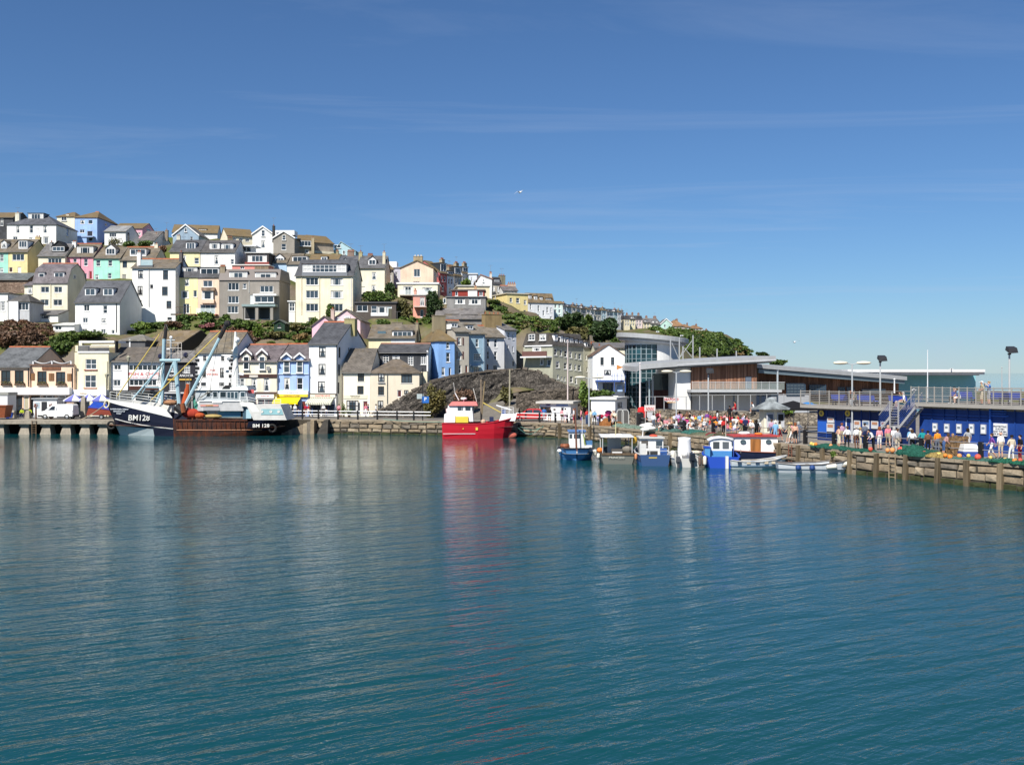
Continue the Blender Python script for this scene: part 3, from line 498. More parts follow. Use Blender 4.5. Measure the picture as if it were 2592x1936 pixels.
h=House('a2','tall plain white house with brown roof and glazed roof terrace',168,700,1420,672,168,(.82,.82,.80),('ridge',572),depth=8,rm=ROOFBR,ridge=TERRA,found=5,dirt=.08);h.ws([(240,705,303,800),(547,705,610,815),(235,895,297,1005),(535,902,605,1010),(225,1068,283,1160)],2,2,frame=DARKF);h.ws([(390,877,425,923),(590,1077,650,1170),(602,1278,655,1312)],1,2,frame=DARKF);h.box(255,572,418,655,'glazed_screen',clear_glass((.5,.65,.68),.55),-.6,.66);h.box(245,640,420,668,'terrace_deck',paint((.12,.13,.14)),.05,3.5);h.chim(235,480,280,575,2,(.8,.78,.74),.9);h.pipe(376,690,1150,(.35,.35,.35));h.done()
h=House('a2','lemon yellow house with timber balcony',694,974,1270,792,170,(.85,.78,.42),('mansard',655),depth=8,rm=slate((.06,.062,.07)),found=4);h.dormer(782,665,970,772,3,off=.5);h.ws([(820,807,870,890,1,2),(768,950,862,1045,1,1),(920,947,965,1030,1,1)]);h.w(795,1112,872,1232,2,1);h.box(640,1235,938,1252,'balcony_deck',wood((.16,.10,.06)),2.0);m=MB();[m.tube((h.p(x,1240)[0],-1.9,h.p(x,1240)[1]),(h.p(x,1240)[0],-1.9,h.p(x,1240)[1]+1.0),.04,5) for x in (645,735,800,870,932)];m.tube((h.p(640,1240)[0],-1.9,h.p(640,1160)[1]),(h.p(935,1240)[0],-1.9,h.p(640,1160)[1]),.035,5);m.obj('balcony_rail',wood((.16,.10,.06)),h.t);h.chim(752,480,790,640,1,(.12,.11,.11),1);h.pipe(712,800,1250,(.6,.55,.3));h.done()
h=House('a2','pale peach house with shallow bay and glass balcony',976,1238,1270,794,170,(.80,.62,.48),('mansard',662),depth=8,rm=slate((.06,.062,.07)),found=4);h.dormer(1003,672,1238,775,3,off=.3);h.w(1040,827,1155,905,2,1);h.w(1028,952,1165,1058,1,1,off=-.35);h.box(1018,1058,1172,1105,'bay_base',plaster((.80,.62,.48)),.6);h.box(1018,912,1180,950,'bay_roof',slate((.35,.25,.18)),.7);h.w(1003,1122,1188,1238,3,1);h.box(955,1165,1187,1238,'balcony_glass',clear_glass((.75,.85,.85),.35),1.3,-1.26);h.box(950,1238,1200,1255,'balcony_slab',paint((.3,.08,.06)),1.3);h.done()
h=House('a3','wide grey rendered house with white roof windows and garage',-216,520,1215,728,168,(.29,.265,.235),('mansard',590),depth=8,rm=paint((.09,.07,.065)),found=3);h.dormer(-95,622,128,715,4,off=.15);h.dormer(222,632,482,716,4,off=.15)
h.ws([(-112,758,24,850,3,1),(-112,922,22,1008,3,1),(-118,1045,14,1130,3,1),(282,795,445,875,3,1)]);h.w(70,768,115,830,1,2);h.w(158,908,212,1018,1,1,door=(.6,.62,.62));h.w(218,925,455,1000,3,1,off=-1.2);h.box(195,893,482,915,'sunroom_roof',WHITEF,1.5);h.box(55,1020,468,1048,'balcony_slab',paint((.25,.33,.33)),2.2);h.box(78,1050,440,1060,'beam',paint((.2,.2,.19)),2.0)
for q in ((60,78),(225,260),(408,442)): h.box(q[0],1055,q[1],1215,'pillar',plaster((.3,.28,.25)),2.0,-1.6)
h.w(90,1062,222,1208,1,1,door=(.03,.03,.03));h.w(262,1062,406,1208,1,1,door=(.03,.03,.03));h.pipe(150,735,880,(.6,.6,.58));h.chim(-205,560,-142,660,4,(.30,.25,.18),.9);h.chim(500,615,540,700,0,(.4,.38,.35),3);h.done()  # shade inside the open garage painted as near-black leaves
h=House('a3','big cream four-storey block with long glazed roof storey',722,1425,1250,668,164,(.84,.77,.58),('ridge',482),depth=9.5,rm=slate((.07,.072,.08)),found=4);h.dormer(800,530,1352,632,10,off=.5,ny=2,rm=slate((.12,.1,.1)),wall=paint((.16,.17,.18)));h.box(796,632,1356,672,'dormer_apron',metal((.25,.26,.28),.5),.25)
for y in (692,852,1014): h.ws([(847,y,1000,y+95),(1150,y+2,1303,y+97)],3,1)
h.w(875,1182,935,1250,1,1,door=(.1,.1,.1));h.pipe(795,680,1150,(.7,.62,.45));h.pipe(1015,680,1200,(.7,.62,.45));h.pipe(1408,700,1100,(.7,.7,.7));h.ws([(1460,700,1468,740),(1465,820,1472,860)],1,1,face='r');h.done()
h=House('a3','small white conservatory against the big cream block',637,712,1250,990,165,WHITE,('flat',980),depth=3,rm=WHITEF,found=3);h.w(642,1005,708,1105,2,2);h.done()
h=House('a4','dark brick flat-roofed bungalow with white windows',-10,498,990,815,158,(.10,.085,.075),('flat',796),depth=7,rm=paint((.06,.06,.065)));h.ws([(15,838,150,915,2,1),(190,845,265,935,1,2),(268,850,378,935,1,1)]);h.w(382,852,445,960,1,1,door=(.5,.55,.56));h.box(188,938,400,970,'white_panel',WHITEF,.06);h.box(405,880,445,1020,'timber_fence',wood((.14,.13,.09)),1.5,-1.4);h.done()
h=House('a3','small pink gable end beside the tall white shop',922,1222,1400,1290,141,(.80,.50,.58),('gable',1172),depth=6,rm=ROOFBR,group=GQ);h.done()
h=House('a3','pink house with wide gable behind the tall white shop',1172,1515,1420,1215,146,(.80,.58,.62),('gable',1088),depth=10,rm=ROOFBR,group=GQ);h.ws([(1225,1185,1262,1218,2,1),(1325,1172,1392,1215,2,1)]);h.ws([(1530,1330,1540,1380),(1555,1345,1563,1400)],1,1,face='r');h.chim(1158,1085,1198,1180,1,(.6,.45,.4),-.5);h.done()
h=House('a8','yellow and white cottage with broad dormer and skylight',548,1118,470,368,142,(.84,.76,.50),('ridge',212),depth=9,rm=ROOFBR,group=GQ);h.dormer(840,282,1090,375,4,off=.5,rm=ROOFGR);h.box(825,372,1118,470,'white_wall_panel',plaster(WHITE),.02);h.box(660,282,760,328,'skylight',glass((.05,.08,.1)),-1.2,1.4);h.chim(1130,180,1163,295,1,(.3,.26,.18),3);h.chim(835,175,965,225,0,(.28,.24,.18),6);h.done()
# --- houses stepping along the rock wall
h=House('b1','bright blue corner house above the rock wall',156,364,1535,1045,138,(.26,.46,.82),('hip',892),yaw=24,depth=8,rm=ROOFMOSS,ridge=TERRA,group=GQ,found=1.5);h.ws([(255,1062,300,1150),(255,1200,305,1325),(195,1390,240,1500)]);h.w(287,1397,320,1512,1,1,door=(.02,.02,.03));h.done()
h=House('b1','stone-grey terraced house with brown shutters',371,552,1505,928,140,(.50,.46,.40),('ridge',792),yaw=26,depth=8,rm=slate((.17,.155,.13),.3),ridge=TERRA,group=GQ,found=1.5);h.ws([(408,1003,448,1100),(405,1183,448,1290),(415,1362,455,1470)],1,2)
for y in (1005,1185): h.box(394,y,406,y+98,'shutter',paint((.12,.05,.04)),.06);h.box(470,y,484,y+98,'shutter',paint((.12,.05,.04)),.06)
h.w(503,1365,542,1480,1,1,arch=True,door=(.14,.05,.03));h.dormer(315,812,405,870,2,off=1.2);h.chim(80,715,235,790,0,(.30,.25,.16),3);h.done()
h=House('b1','powder blue terraced house with many-paned shop window',554,762,1475,955,143.4,(.33,.48,.60),('ridge',820),yaw=26,depth=8,rm=slate((.16,.145,.12),.3),group=GQ,found=1.5);h.w(640,1022,680,1130);h.w(615,1215,705,1305,3,3);h.w(615,1392,690,1460,3,3);h.w(552,1370,588,1480,1,1,arch=True,door=(.4,.5,.55));h.box(598,1368,712,1392,'canopy',paint((.4,.46,.5)),.5);h.dormer(520,842,610,898,2,off=1.0);h.pipe(742,965,1440,(.35,.45,.55));h.done()
h=House('b1','white terraced house with four dark windows',764,1014,1450,998,147.2,(.70,.71,.74),('ridge',862),yaw=26,depth=8,rm=slate((.16,.14,.115),.25),ridge=TERRA,group=GQ,found=1.5);h.ws([(786,1018,822,1125),(881,1022,922,1135),(786,1182,820,1290),(881,1187,920,1295)],1,2);h.w(780,1347,815,1442,1,1,door=(.14,.06,.04));h.w(868,1362,925,1450,2,1);h.chim(740,700,960,800,4,(.30,.22,.11),4,1.2);h.done()
h=House('b1','white end house of the terrace facing the side lane',1018,1172,1450,905,150.5,(.66,.68,.74),('ridge',800),yaw=44,depth=8,rm=slate((.15,.14,.13)),group=GQ,found=1.5);h.ws([(1060,932,1085,1010),(1120,947,1140,1030),(1055,1097,1070,1170),(1120,1117,1136,1195)],1,2);h.w(1120,1310,1150,1385,1,1,arch=True,door=(.05,.06,.09));h.done()
h=House('b2','pale green guest house with slate mansard and rows of windows',98,500,1350,800,139,(.42,.42,.33),('mansard',640),yaw=47,depth=5.6,rm=slate((.075,.068,.062),.1),name='guest_house',group=GQ,found=2,oh=.3)
for q in ((115,655,163,735),(195,670,230,755),(248,690,305,765),(320,700,365,780),(390,715,420,795),(440,730,485,805)): h.dormer(*q,2,off=.1)
h.ws([(118,840,155,925),(192,850,220,935),(250,862,290,950),(318,876,350,960),(388,892,412,970),(435,900,472,980),(140,1000,190,1090),(245,1020,285,1105),(312,1030,350,1115),(382,1040,410,1120),(430,1047,468,1130),(155,1180,180,1232),(205,1200,225,1252),(245,1205,265,1262),(325,1195,365,1282),(390,1212,418,1300)],1,2);h.ws([(20,985,65,1065)],1,1,face='l');h.done()
for q in ((1345,962,1425,1040),(1487,962,1570,1040)):       # windows in the mansard end
    hh=h;hh.c='b1';hh.w(*q,2,2,face='l',off=-.06)
h.box(1320,1185,1640,1255,'balcony_rail',paint((.16,.08,.07)),1.2,-1.1,face='l');h.box(1300,1250,1640,1268,'balcony_slab',WHITEF,1.3,face='l');h.w(1390,1130,1500,1185,3,1,face='l',off=-.02);h.box(1290,1105,1650,1120,'white_cornice',WHITEF,.2,face='l');h.w(1492,1275,1530,1360,1,1,face='l',off=-.02)
h=House('b2','plain wing of the guest house behind the boathouse',502,615,1380,830,152,(.46,.46,.38),('mansard',740),yaw=40,depth=7,rm=slate((.075,.068,.062)),group=GQ);h.dormer(520,757,552,825,1,off=.1);h.ws([(525,915,545,990),(540,1080,560,1140)],1,2);h.chim(592,770,640,850,2,(.35,.15,.10),2);h.done()
h=House('b2','white boathouse with plain gable and blue balcony',622,1038,1405,930,134,(.84,.84,.83),('gable',792),depth=9,rm=slate((.13,.085,.06)),name='boathouse',cat='boathouse',group=GQ,found=5.5,dirt=.05,oh=.12);h.ws([(722,952,765,1055),(860,952,903,1055)],1,2,frame=DARKF,curtain=False);h.w(770,1117,860,1187,2,1,frame=DARKF);h.box(665,1250,1036,1272,'balcony_slab',paint((.06,.12,.35)),1.6);h.w(752,1285,888,1400,2,1,frame=paint((.05,.1,.3)),curtain=False)
bn=h.box(705,1190,860,1235,'banner',paint((.75,.72,.74)),1.62,-1.58);m=MB();[m.tube((h.p(x,1250)[0],-1.55,h.p(x,1250)[1]),(h.p(x,1250)[0],-1.55,h.p(x,1250)[1]+1.0),.03,5) for x in (668,705,862,890,932,985,1034)];m.tube((h.p(668,1250)[0],-1.55,h.p(668,1190)[1]),(h.p(1034,1250)[0],-1.55,h.p(668,1190)[1]),.03,5);m.obj('balcony_rail',paint((.12,.2,.45)),h.t)
for x in (668,890,1030): a,z=h.p(x,1262);MB().tube((a,-1.5,0),(a,-1.5,z),.06,6).obj('balcony_post',paint((.06,.12,.35)),h.t)
h.box(945,1330,1010,1400,'striped_tarp',paint((.35,.5,.75)),.7);h.done()
h=House('b2','house with long grey roof behind the boathouse',650,1060,900,828,146,CREAM,('ridge',770),depth=7,rm=ROOFGR,group=GQ);h.chim(690,805,725,832,1,(.35,.15,.1),1);h.done()
# --- far houses along the headland
FARW=[(.62,.76,.74),(.76,.76,.76),(.52,.68,.78),(.60,.58,.52),(.72,.70,.64),(.48,.46,.42),(.66,.62,.58),(.80,.80,.78),(.60,.58,.52),(.54,.70,.76),(.78,.80,.78),(.58,.74,.74),(.78,.78,.78),(.72,.68,.74)]
fx=[0,168,235,330,400,480,580,650,720,850,930,1060,1130,1190,1240];ftop=[-5,40,55,60,70,80,95,105,110,112,130,140,150,160]
D0=205
for i in range(14):
    x0,x1=fx[i],fx[i+1];D=D0+i*11;ht=ftop[i]
    yb=400+i*9 if i else 400
    h=House('c1','far house',x0,x1-3,yb+60,ht+62,D,FARW[i],('ridge',ht+22) if i % 3 else ('mansard',ht+20),yaw=48 if i else 12,depth=8,rm=[ROOFMOSS,ROOFGR,slate((.10,.07,.06))][i % 3],group=GF)
    h.t['label']=['pale aqua gable-end house starting the long far terrace','white bay-fronted house second in the long far terrace','pale blue house third along the long far terrace','stone-grey house fourth along the long far terrace','off-white house fifth along the long far terrace','brown-grey house sixth along the long far terrace','warm grey house left of the tall white one in the far terrace','tall white house midway along the long far terrace','sand-grey house right of the tall white far terrace house','ice blue house in the long far terrace','greyish white house right of the ice blue far terrace house','sea-green house near the far end of the long terrace','plain white house with white dormer near the long terrace end','mauve-white house ending the long far terrace'][i]
    w_=x1-x0
    for r_ in range(3):
        for k in range(2): h.w(x0+w_*(.14+.42*k),ht+85+r_*85,x0+w_*(.36+.42*k),ht+145+r_*85,1,2,sill=False)
    if i: h.dormer(x0+w_*.2,ht+30,x0+w_*.75,ht+66,2,off=.4,wall=[WHITEF,paint((.05,.05,.06)),WHITEF][i % 3]);h.chim(x0+4,ht+(i*7) % 16,x0+w_*(.25+.05*(i % 4)),ht+30,2+i % 3,(.42-.03*(i % 5),.36-.03*(i % 4),.3),4+i % 3,potc=(.35,.22,.15)) if i % 4 !=2 else None
    h.done()
for lb,x0,x1,yb,ye,yr,c,rf in (('small cream house with slate dormers past the far terrace',1250,1345,500,330,270,(.66,.60,.44),'mansard'),('pale yellow far house with bay windows',1347,1440,490,330,262,(.72,.66,.44),'ridge'),('far house with black roof storey and pink front',1442,1562,490,335,270,(.70,.58,.56),'mansard'),('cream far house with little white dormer',1580,1700,500,390,320,(.72,.66,.46),'ridge'),('long grey-roofed far house beside the mint gable',1702,1880,500,410,322,(.66,.66,.56),'ridge')):
    h=House('c1',lb,x0,x1,yb,ye,340+(x0-1250)*.05,c,(rf,yr),yaw=14,depth=8,rm=slate((.045,.045,.05)) if rf=='mansard' else ROOFGR,group=GF);w_=x1-x0
    for k in range(2):
        for yy in (ye+18,ye+75): h.w(x0+w_*(.15+.42*k),yy,x0+w_*(.4+.42*k),yy+45,2,1,sill=False)
    h.dormer(x0+w_*.25,(ye+yr)/2-8,x0+w_*.7,ye-8,2,off=.5);h.chim(x0+w_*.3,yr-35,x0+w_*.55,yr+5,3,(.35,.25,.2));h.done()
h=House('c1','pale mint gable-fronted far house on the headland',1882,2080,505,415,355,(.46,.66,.60),('gable',325),depth=9,rm=ROOFGR,group=GF,edge=WHITEF);h.w(1940,425,1972,475,1,1);h.done()
for lb,x0,x1,yb,ye,yr,c,D in (('brown-roofed bungalow with dark glazing on the headland',690,850,180,125,52,(.35,.30,.26),362),('low tile-roofed house beyond the brown bungalow',852,930,190,140,105,(.6,.62,.62),372),('far pair of small houses with dark chimneys',945,1075,200,155,118,(.66,.68,.66),384),('last small cottages at the end of the headland',1080,1180,225,195,178,(.55,.52,.48),396)):
    h=House('b3',lb,x0,x1,yb,ye,D,c,('hip',yr),yaw=8,depth=9,rm=slate((.22,.13,.07)),group=GF);w_=x1-x0
    for k in range(3): h.w(x0+w_*(.08+.3*k),ye+4,x0+w_*(.3+.3*k),ye+22,2,1,sill=False)
    h.chim(x0+w_*.3,yr-12,x0+w_*.45,yr+6,2,(.3,.18,.13));h.done()
# ------------------------------------------------------------------ front row on the quay
DF=130.0;B5,B6,B7,B8=1286.2,1309.5,1309.5,1329.0
RED=paint((.55,.06,.05));INK=paint((.03,.03,.035));GOLD=paint((.55,.36,.08));SHOPDARK=paint((.02,.018,.018))
def awning(h,x0,y0,x1,y1,mat,out=1.3,name='awning',stripes=None):
    a0,a1,_,z1=h.rect(x0,y0,x1,y1,'f',-.05);z0=h.p((x0+x1)/2,y1,'f',-out)[1];t=.03
    m=MB();n=stripes[0] if stripes else 1;
    for k in range(n):
        xa,xb=a0+(a1-a0)*k/n,a0+(a1-a0)*(k+1)/n;mi=k % 2 if stripes else 0
        m.hexa([(xa,-out,z0),(xb,-out,z0),(xb,-.04,z1),(xa,-.04,z1)],[(xa,-out,z0+t),(xb,-out,z0+t),(xb,-.04,z1+t),(xa,-.04,z1+t)],mi)
        m.box(xa,xb,-out-.02,-out-.002,z0-.22,z0+.02,mi)
    return m.obj(name,[mat,stripes[1]] if stripes else mat,h.t)
def sign(h,x0,y0,x1,y1,mat,lines,out=.12,name='sign_board'):
    b=h.box(x0,y0,x1,y1,name,mat,out);a0,a1,z0,z1=h.rect(x0,y0,x1,y1,'f',-out)
    for body,rel,size,cm,sx in lines: text(body,b,((a0+a1)/2+0,-out-.012,z0+(z1-z0)*rel),(z1-z0)*size,cm,sx=sx)
    return b
def planter(h,x0,y,x1,face='f'):
    a0,a1,z0,z1=h.rect(x0,y,x1,y+30,face,-.3);b=MB().box(a0,a1,-.34,-.03,z0-.05,z1-.05).obj('window_box',wood((.12,.08,.05)),h.t)
    V,k=leaf_mesh([((a0+a1)/2,-.2,z1+.05,(a1-a0)/2,.22,.25)],60,.1,int(x0));place(quads_mesh('plants',V,k,leafmat(GREENS['olive'])),'plants',b)
PEACHW=(.80,.58,.42)
h=House('a5','peach quayside pub wing with slate roof and dark windows',-160,412,B5,600,DF,PEACHW,('ridge',335),yaw=-4,depth=10,rm=slate((.105,.11,.115)),ridge=TERRA,name='pub',cat='pub',group=GQ)
for q in ((15,652,145,862),(205,652,330,862)): h.w(*q,2,2,frame=DARKF,curtain=False);planter(h,q[0]-4,825,q[2]+4)
h.pipe(398,610,870,(.03,.03,.03));h.box(-150,885,405,985,'fascia',WHITEF,.35);h.ws([(-120,1000,-20,1270),(10,1000,150,1270),(170,1000,310,1270)],2,2,frame=DARKF,curtain=False);h.w(330,1000,400,1275,1,1,door=(.45,.42,.30));h.done()
h=House('a5','peach parapet-fronted pub with ribbon sign and wall plaques',415,1032,B5,572,DF-.1,PEACHW,('parapet',572),yaw=-4,depth=9,rm=paint((.2,.2,.2)),name='pub',cat='pub',group=GQ)
for q in ((520,660,650,862),(780,667,910,862)): h.w(*q,2,2,frame=DARKF,curtain=False);planter(h,q[0]-4,828,q[2]+4)
for q in ((420,687,480,782),(680,688,750,790),(935,692,995,792)): h.box(*q,'wall_plaque',wood((.22,.11,.05)),.08)
h.box(410,560,1036,578,'cornice',paint((.18,.10,.07)),.2);b=h.box(585,598,842,642,'ribbon_sign',wood((.20,.09,.05)),.1)
for x in (460,722,988): h.box(x-7,520,x+7,565,'parapet_post',WHITEF,-.1,.3)
m=MB();
for xa,xb in ((467,715),(729,981)):
    pts=[Vector((h.p(xa+(xb-xa)*k/10,518)[0],.25,h.p(xa,518+34*math.sin(math.pi*k/10))[1])) for k in range(11)];m.path(pts,.10,6)
m.obj('swag_rope',paint((.35,.35,.36)),h.t)
h.box(405,885,965,985,'fascia',WHITEF,.9);h.w(430,1000,560,1275,2,2,frame=DARKF,curtain=False);h.w(600,1000,760,1275,2,2,frame=DARKF,curtain=False);h.w(800,1000,930,1275,1,1,door=(.25,.22,.15));h.pipe(1010,610,920,(.03,.03,.03));h.done()
h=House('a5','tall cream building with awning on its roof terrace',1040,1512,B5,398,DF,(.84,.76,.54),('parapet',398),yaw=-8,depth=9,rm=paint((.4,.4,.4)),name='shop_house',cat='house',group=GQ);h.ws([(1190,490,1345,630,2,2),(1180,712,1340,888,2,2)]);h.box(1168,632,1352,648,'terracotta_sill',paint((.35,.14,.09)),.14);h.box(1160,888,1345,902,'terracotta_sill',paint((.35,.14,.09)),.14)
h.box(1080,380,1520,402,'cornice',WHITEF,.15);a0,a1,z0,z1=h.rect(1085,300,1505,382);m=MB()
for k in range(34): x=a0+(a1-a0)*k/33;m.box(x-.015,x+.015,.2,.23,h.ht,h.ht+.85)
m.box(a0,a1,.18,.25,h.ht+.85,h.ht+.92);m.obj('terrace_railing',paint((.3,.3,.32)),h.t)
h.box(1050,300,1085,385,'parapet_pier',plaster((.84,.76,.54)),-.3,3);h.box(1100,235,1590,262,'terrace_roof',WHITEF,-2,5);aw=awning(h,1145,262,1500,300,cloth((.72,.64,.46)),.9);aw.location=(0,2.6,0);h.box(1100,262,1150,390,'terrace_wall',plaster(CREAM),-2.6,3);h.box(1150,300,1510,385,'terrace_doors',glass((.06,.05,.045)),-2.7,2.9)
h.box(1600,235,1615,395,'chimney_wall',plaster((.04,.04,.04)),-1,1.6);h.box(1010,915,1480,1000,'fascia',WHITEF,.6);text('FISHERMAN',h.t,(h.p(1200,968)[0],-.62,h.p(1200,968)[1]),.2,GOLD);h.w(1060,1020,1250,1275,2,1,frame=DARKF,curtain=False);h.w(1290,1020,1460,1275,2,1,frame=DARKF,curtain=False);h.pipe(1498,520,900,(.6,.55,.4));h.done()
h=House('a6','white fish and chip restaurant with brown slate roof',70,798,B6,592,DF,WHITE,('ridge',418),depth=9,rm=slate((.115,.10,.085),.12),name='restaurant',cat='restaurant',group=GQ);h.ws([(145,632,240,705,2,1),(138,832,235,915,2,1)]);h.w(335,637,765,712,7,1,curtain=False)
sign(h,345,728,735,822,WHITEF,[('FISH & CHIPS',.66,.60,RED,1.25),('LICENSED 120 SEAT RESTAURANT',.20,.26,paint((.75,.35,.38)),.95)]);h.w(345,830,705,912,6,1,curtain=False);h.box(330,915,720,965,'fascia',wood((.10,.04,.03)),.2);h.box(80,968,740,985,'shop_cornice',paint((.1,.1,.1)),.4);h.w(90,990,400,1300,4,1,frame=DARKF,curtain=False);h.w(430,990,720,1300,3,1,frame=DARKF,curtain=False);h.pipe(90,600,960,(.6,.6,.6));h.done()
h=House('a6','black-painted inn with white-framed windows and anchor sign',800,1208,B6,598,DF,(.030,.030,.038),('ridge',462),depth=9,rm=slate((.17,.16,.155)),name='inn',cat='pub',group=GQ);h.ws([(880,640,960,725,3,3),(1062,642,1140,745,3,3),(872,852,955,975,3,4),(1080,852,1140,975,2,4)])
b=sign(h,850,748,1180,808,INK,[]);a0,a1,z0,z1=h.rect(850,748,1180,808,'f',-.13);text('OLD',b,(a0+(a1-a0)*.70,-.14,z1+.12),.36,WHITEF);text('HOPE',b,(a0+(a1-a0)*.17,-.14,(z0+z1)/2),.42,WHITEF);text('ANCHOR',b,(a0+(a1-a0)*.74,-.14,(z0+z1)/2),.42,WHITEF)
h.box(845,818,1160,840,'gold_fascia',GOLD,.15);h.box(805,995,1080,1012,'shop_cornice',paint((.6,.6,.6)),.35);h.w(815,1018,1050,1290,3,1,frame=paint((.03,.08,.28)),curtain=False);h.w(1090,1030,1170,1300,1,1,door=(.04,.04,.04));h.done()
h=House('a6','white house with black quoins and faded red lettering',1212,1700,B6,478,DF,(.83,.83,.82),('ridge',215),yaw=-6,depth=10,rm=slate((.145,.125,.095),.25),ridge=TERRA,name='quoined_house',group=GQ,dirt=.06);h.ws([(1312,517,1355,585),(1547,517,1590,585),(1302,677,1350,800),(1532,677,1585,805),(1285,867,1350,912),(1522,867,1590,912)],2,2,frame=DARKF)
for k in range(10):
    a,z=h.p(1214,500+k*52);dx=.55 if k % 2 else .3
    MB().box(-.02,dx,-.05,.03,z-.45,z-.05).obj('quoin',paint((.02,.02,.02)),h.t);MB().box(h.W-dx,h.W+.02,-.05,.03,z-.45,z-.05).obj('quoin',paint((.02,.02,.02)),h.t)
FADED=paint((.62,.22,.18));text('THE',h.t,(h.p(1437,710)[0],-.03,h.p(1437,710)[1]),.42,FADED);text('WHEEL',h.t,(h.p(1435,762)[0],-.03,h.p(1435,762)[1]),.42,FADED,sx=1.25);h.w(1300,1010,1640,1290,4,1,frame=DARKF,curtain=False);h.done()
h=House('a7','cream shop house with two white-gabled upper windows',325,828,B7,592,DF,(.84,.78,.62),('ridge',385),yaw=-5,depth=9,rm=slate((.125,.105,.11)),ridge=TERRA,name='shop_house',group=GQ);h.ws([(497,812,567,985),(657,812,730,982),(345,812,405,930)])
for x in (430,636):
    d=h.dormer(x-58,522,x+58,592,0,'gable',off=-.05,wall=plaster((.84,.78,.62)));h.w(x-36,527,x+40,700,1,2,off=-.1)
    a0,a1,z0,z1=h.rect(x-78,432,x+78,505,'f',-.3)
    for sg in (-1,1):
        mid=(a0+a1)/2;e=mid+sg*(a1-a0)/2;MB().hexa([(e,-.42,z0-.1),(mid,-.42,z1-.1),(mid,-.28,z1-.1),(e,-.28,z0-.1)],[(e,-.42,z0+.14),(mid,-.42,z1+.14),(mid,-.28,z1+.14),(e,-.28,z0+.14)]).obj('bargeboard',WHITEF,d)
h.box(320,760,832,805,'timber_band',wood((.07,.035,.03)),.12);h.box(470,770,582,800,'name_board',paint((.6,.56,.5)),.18);h.box(320,992,830,1015,'shop_cornice',paint((.10,.06,.05)),.35);sign(h,560,1022,790,1072,WHITEF,[('NAUTICAL GIFTS',.5,.38,RED,.8)],.3);h.w(345,1080,560,1300,3,1,frame=paint((.2,.05,.06)),curtain=False);h.w(580,1080,790,1300,3,1,frame=paint((.2,.05,.06)),curtain=False)
h.box(692,655,738,712,'satellite_dish',paint((.25,.25,.25)),.3,-.22);h.done()
h=House('a7','lavender blue shop house above the yellow awning',832,1246,B7,582,DF,(.36,.50,.82),('ridge',378),yaw=-5,depth=9,rm=slate((.11,.095,.10)),ridge=TERRA,name='shop_house',group=GQ);h.ws([(922,802,1000,965),(1088,807,1170,962)])
for x in (957,1128):
    d=h.dormer(x-56,545,x+56,582,0,'gable',off=-.05,wall=plaster((.36,.50,.82)));h.w(x-38,572,x+44,742,1,2,off=-.1);a0,a1,z0,z1=h.rect(x-78,488,x+78,552,'f',-.3)
    for sg in (-1,1):
        mid=(a0+a1)/2;e=mid+sg*(a1-a0)/2;MB().hexa([(e,-.42,z0-.1),(mid,-.42,z1-.1),(mid,-.28,z1-.1),(e,-.28,z0-.1)],[(e,-.42,z0+.14),(mid,-.42,z1+.14),(mid,-.28,z1+.14),(e,-.28,z0+.14)]).obj('bargeboard',WHITEF,d)
h.box(832,748,1244,764,'string_course',plaster((.5,.62,.85)),.12);sign(h,822,975,1236,1022,WHITEF,[('THE HARBOUR SHOP',.45,.42,paint((.35,.4,.6)),.9)],.25,'upper_sign');sign(h,818,1024,1232,1056,paint((.82,.62,.06)),[('HARBOUR KITCHEN',.5,.62,INK,1.2)],.3,'yellow_sign')
awning(h,815,1062,1145,1130,cloth((.85,.66,.02)),1.5);h.w(860,1140,1120,1300,3,1,frame=DARKF,curtain=False);h.w(1150,1110,1208,1300,1,1,door=(.16,.03,.025));h.done()
h=House('a7','tall white newsagent house with steep slate roof',1252,1622,B7,365,DF,(.83,.83,.81),('ridge',92),yaw=-11,depth=11,rm=slate((.065,.067,.075)),ridge=TERRA,name='shop_house',group=GQ,dirt=.1);h.ws([(1380,397,1470,540),(1374,625,1468,770),(1367,852,1460,1000)],1,2,frame=DARKF,curtain=True)
h.box(1252,1008,1612,1020,'shop_cornice',paint((.2,.18,.15)),.2);sign(h,1262,1022,1592,1062,paint((.78,.70,.58)),[('COASTER NEWS',.5,.62,RED,1.15)],.15);awning(h,1250,1068,1580,1138,cloth((.70,.68,.58)),1.2,stripes=(28,cloth((.30,.32,.24))));h.w(1262,1150,1400,1300,2,1,frame=DARKF,curtain=False);h.w(1420,1150,1580,1300,2,1,frame=paint((.05,.1,.25)),curtain=False);h.box(1335,1135,1445,1152,'small_sign',paint((.7,.5,.35)),1.0,-.95)
h.c='a8';h.ws([(180,480,205,608,1,2),(300,487,313,590,1,2),(175,692,200,830,1,2),(170,912,190,1050,1,2)],face='r',frame=DARKF);h.c='a7';h.pipe(1615,380,1280,(.03,.03,.03));h.c='a8';h.chim(265,130,395,200,0,(.36,.32,.16),5.5,1.0);h.chim(402,430,432,540,0,(.72,.66,.5),9);h.done()
h=House('a8','white gallery house with brown roof and bow shop window',228,568,B8,786,DF-1,(.84,.80,.66),('ridge',505),yaw=-2,depth=10,rm=slate((.125,.11,.095),.1),name='shop_house',group=GQ,dirt=.08);h.ws([(415,797,495,900),(410,957,488,1060)],2,2,frame=DARKF);sign(h,240,1066,530,1112,paint((.80,.74,.56)),[('HARBOUR GALLERY',.72,.30,INK,1.0),('ART AND PLACE',.34,.30,INK,1.0)],.06);h.w(278,1132,425,1265,4,2,frame=DARKF,off=-.25,curtain=True);h.w(478,1142,540,1325,1,1,door=(.14,.03,.03));h.pipe(230,800,1280,(.25,.2,.15));h.done()
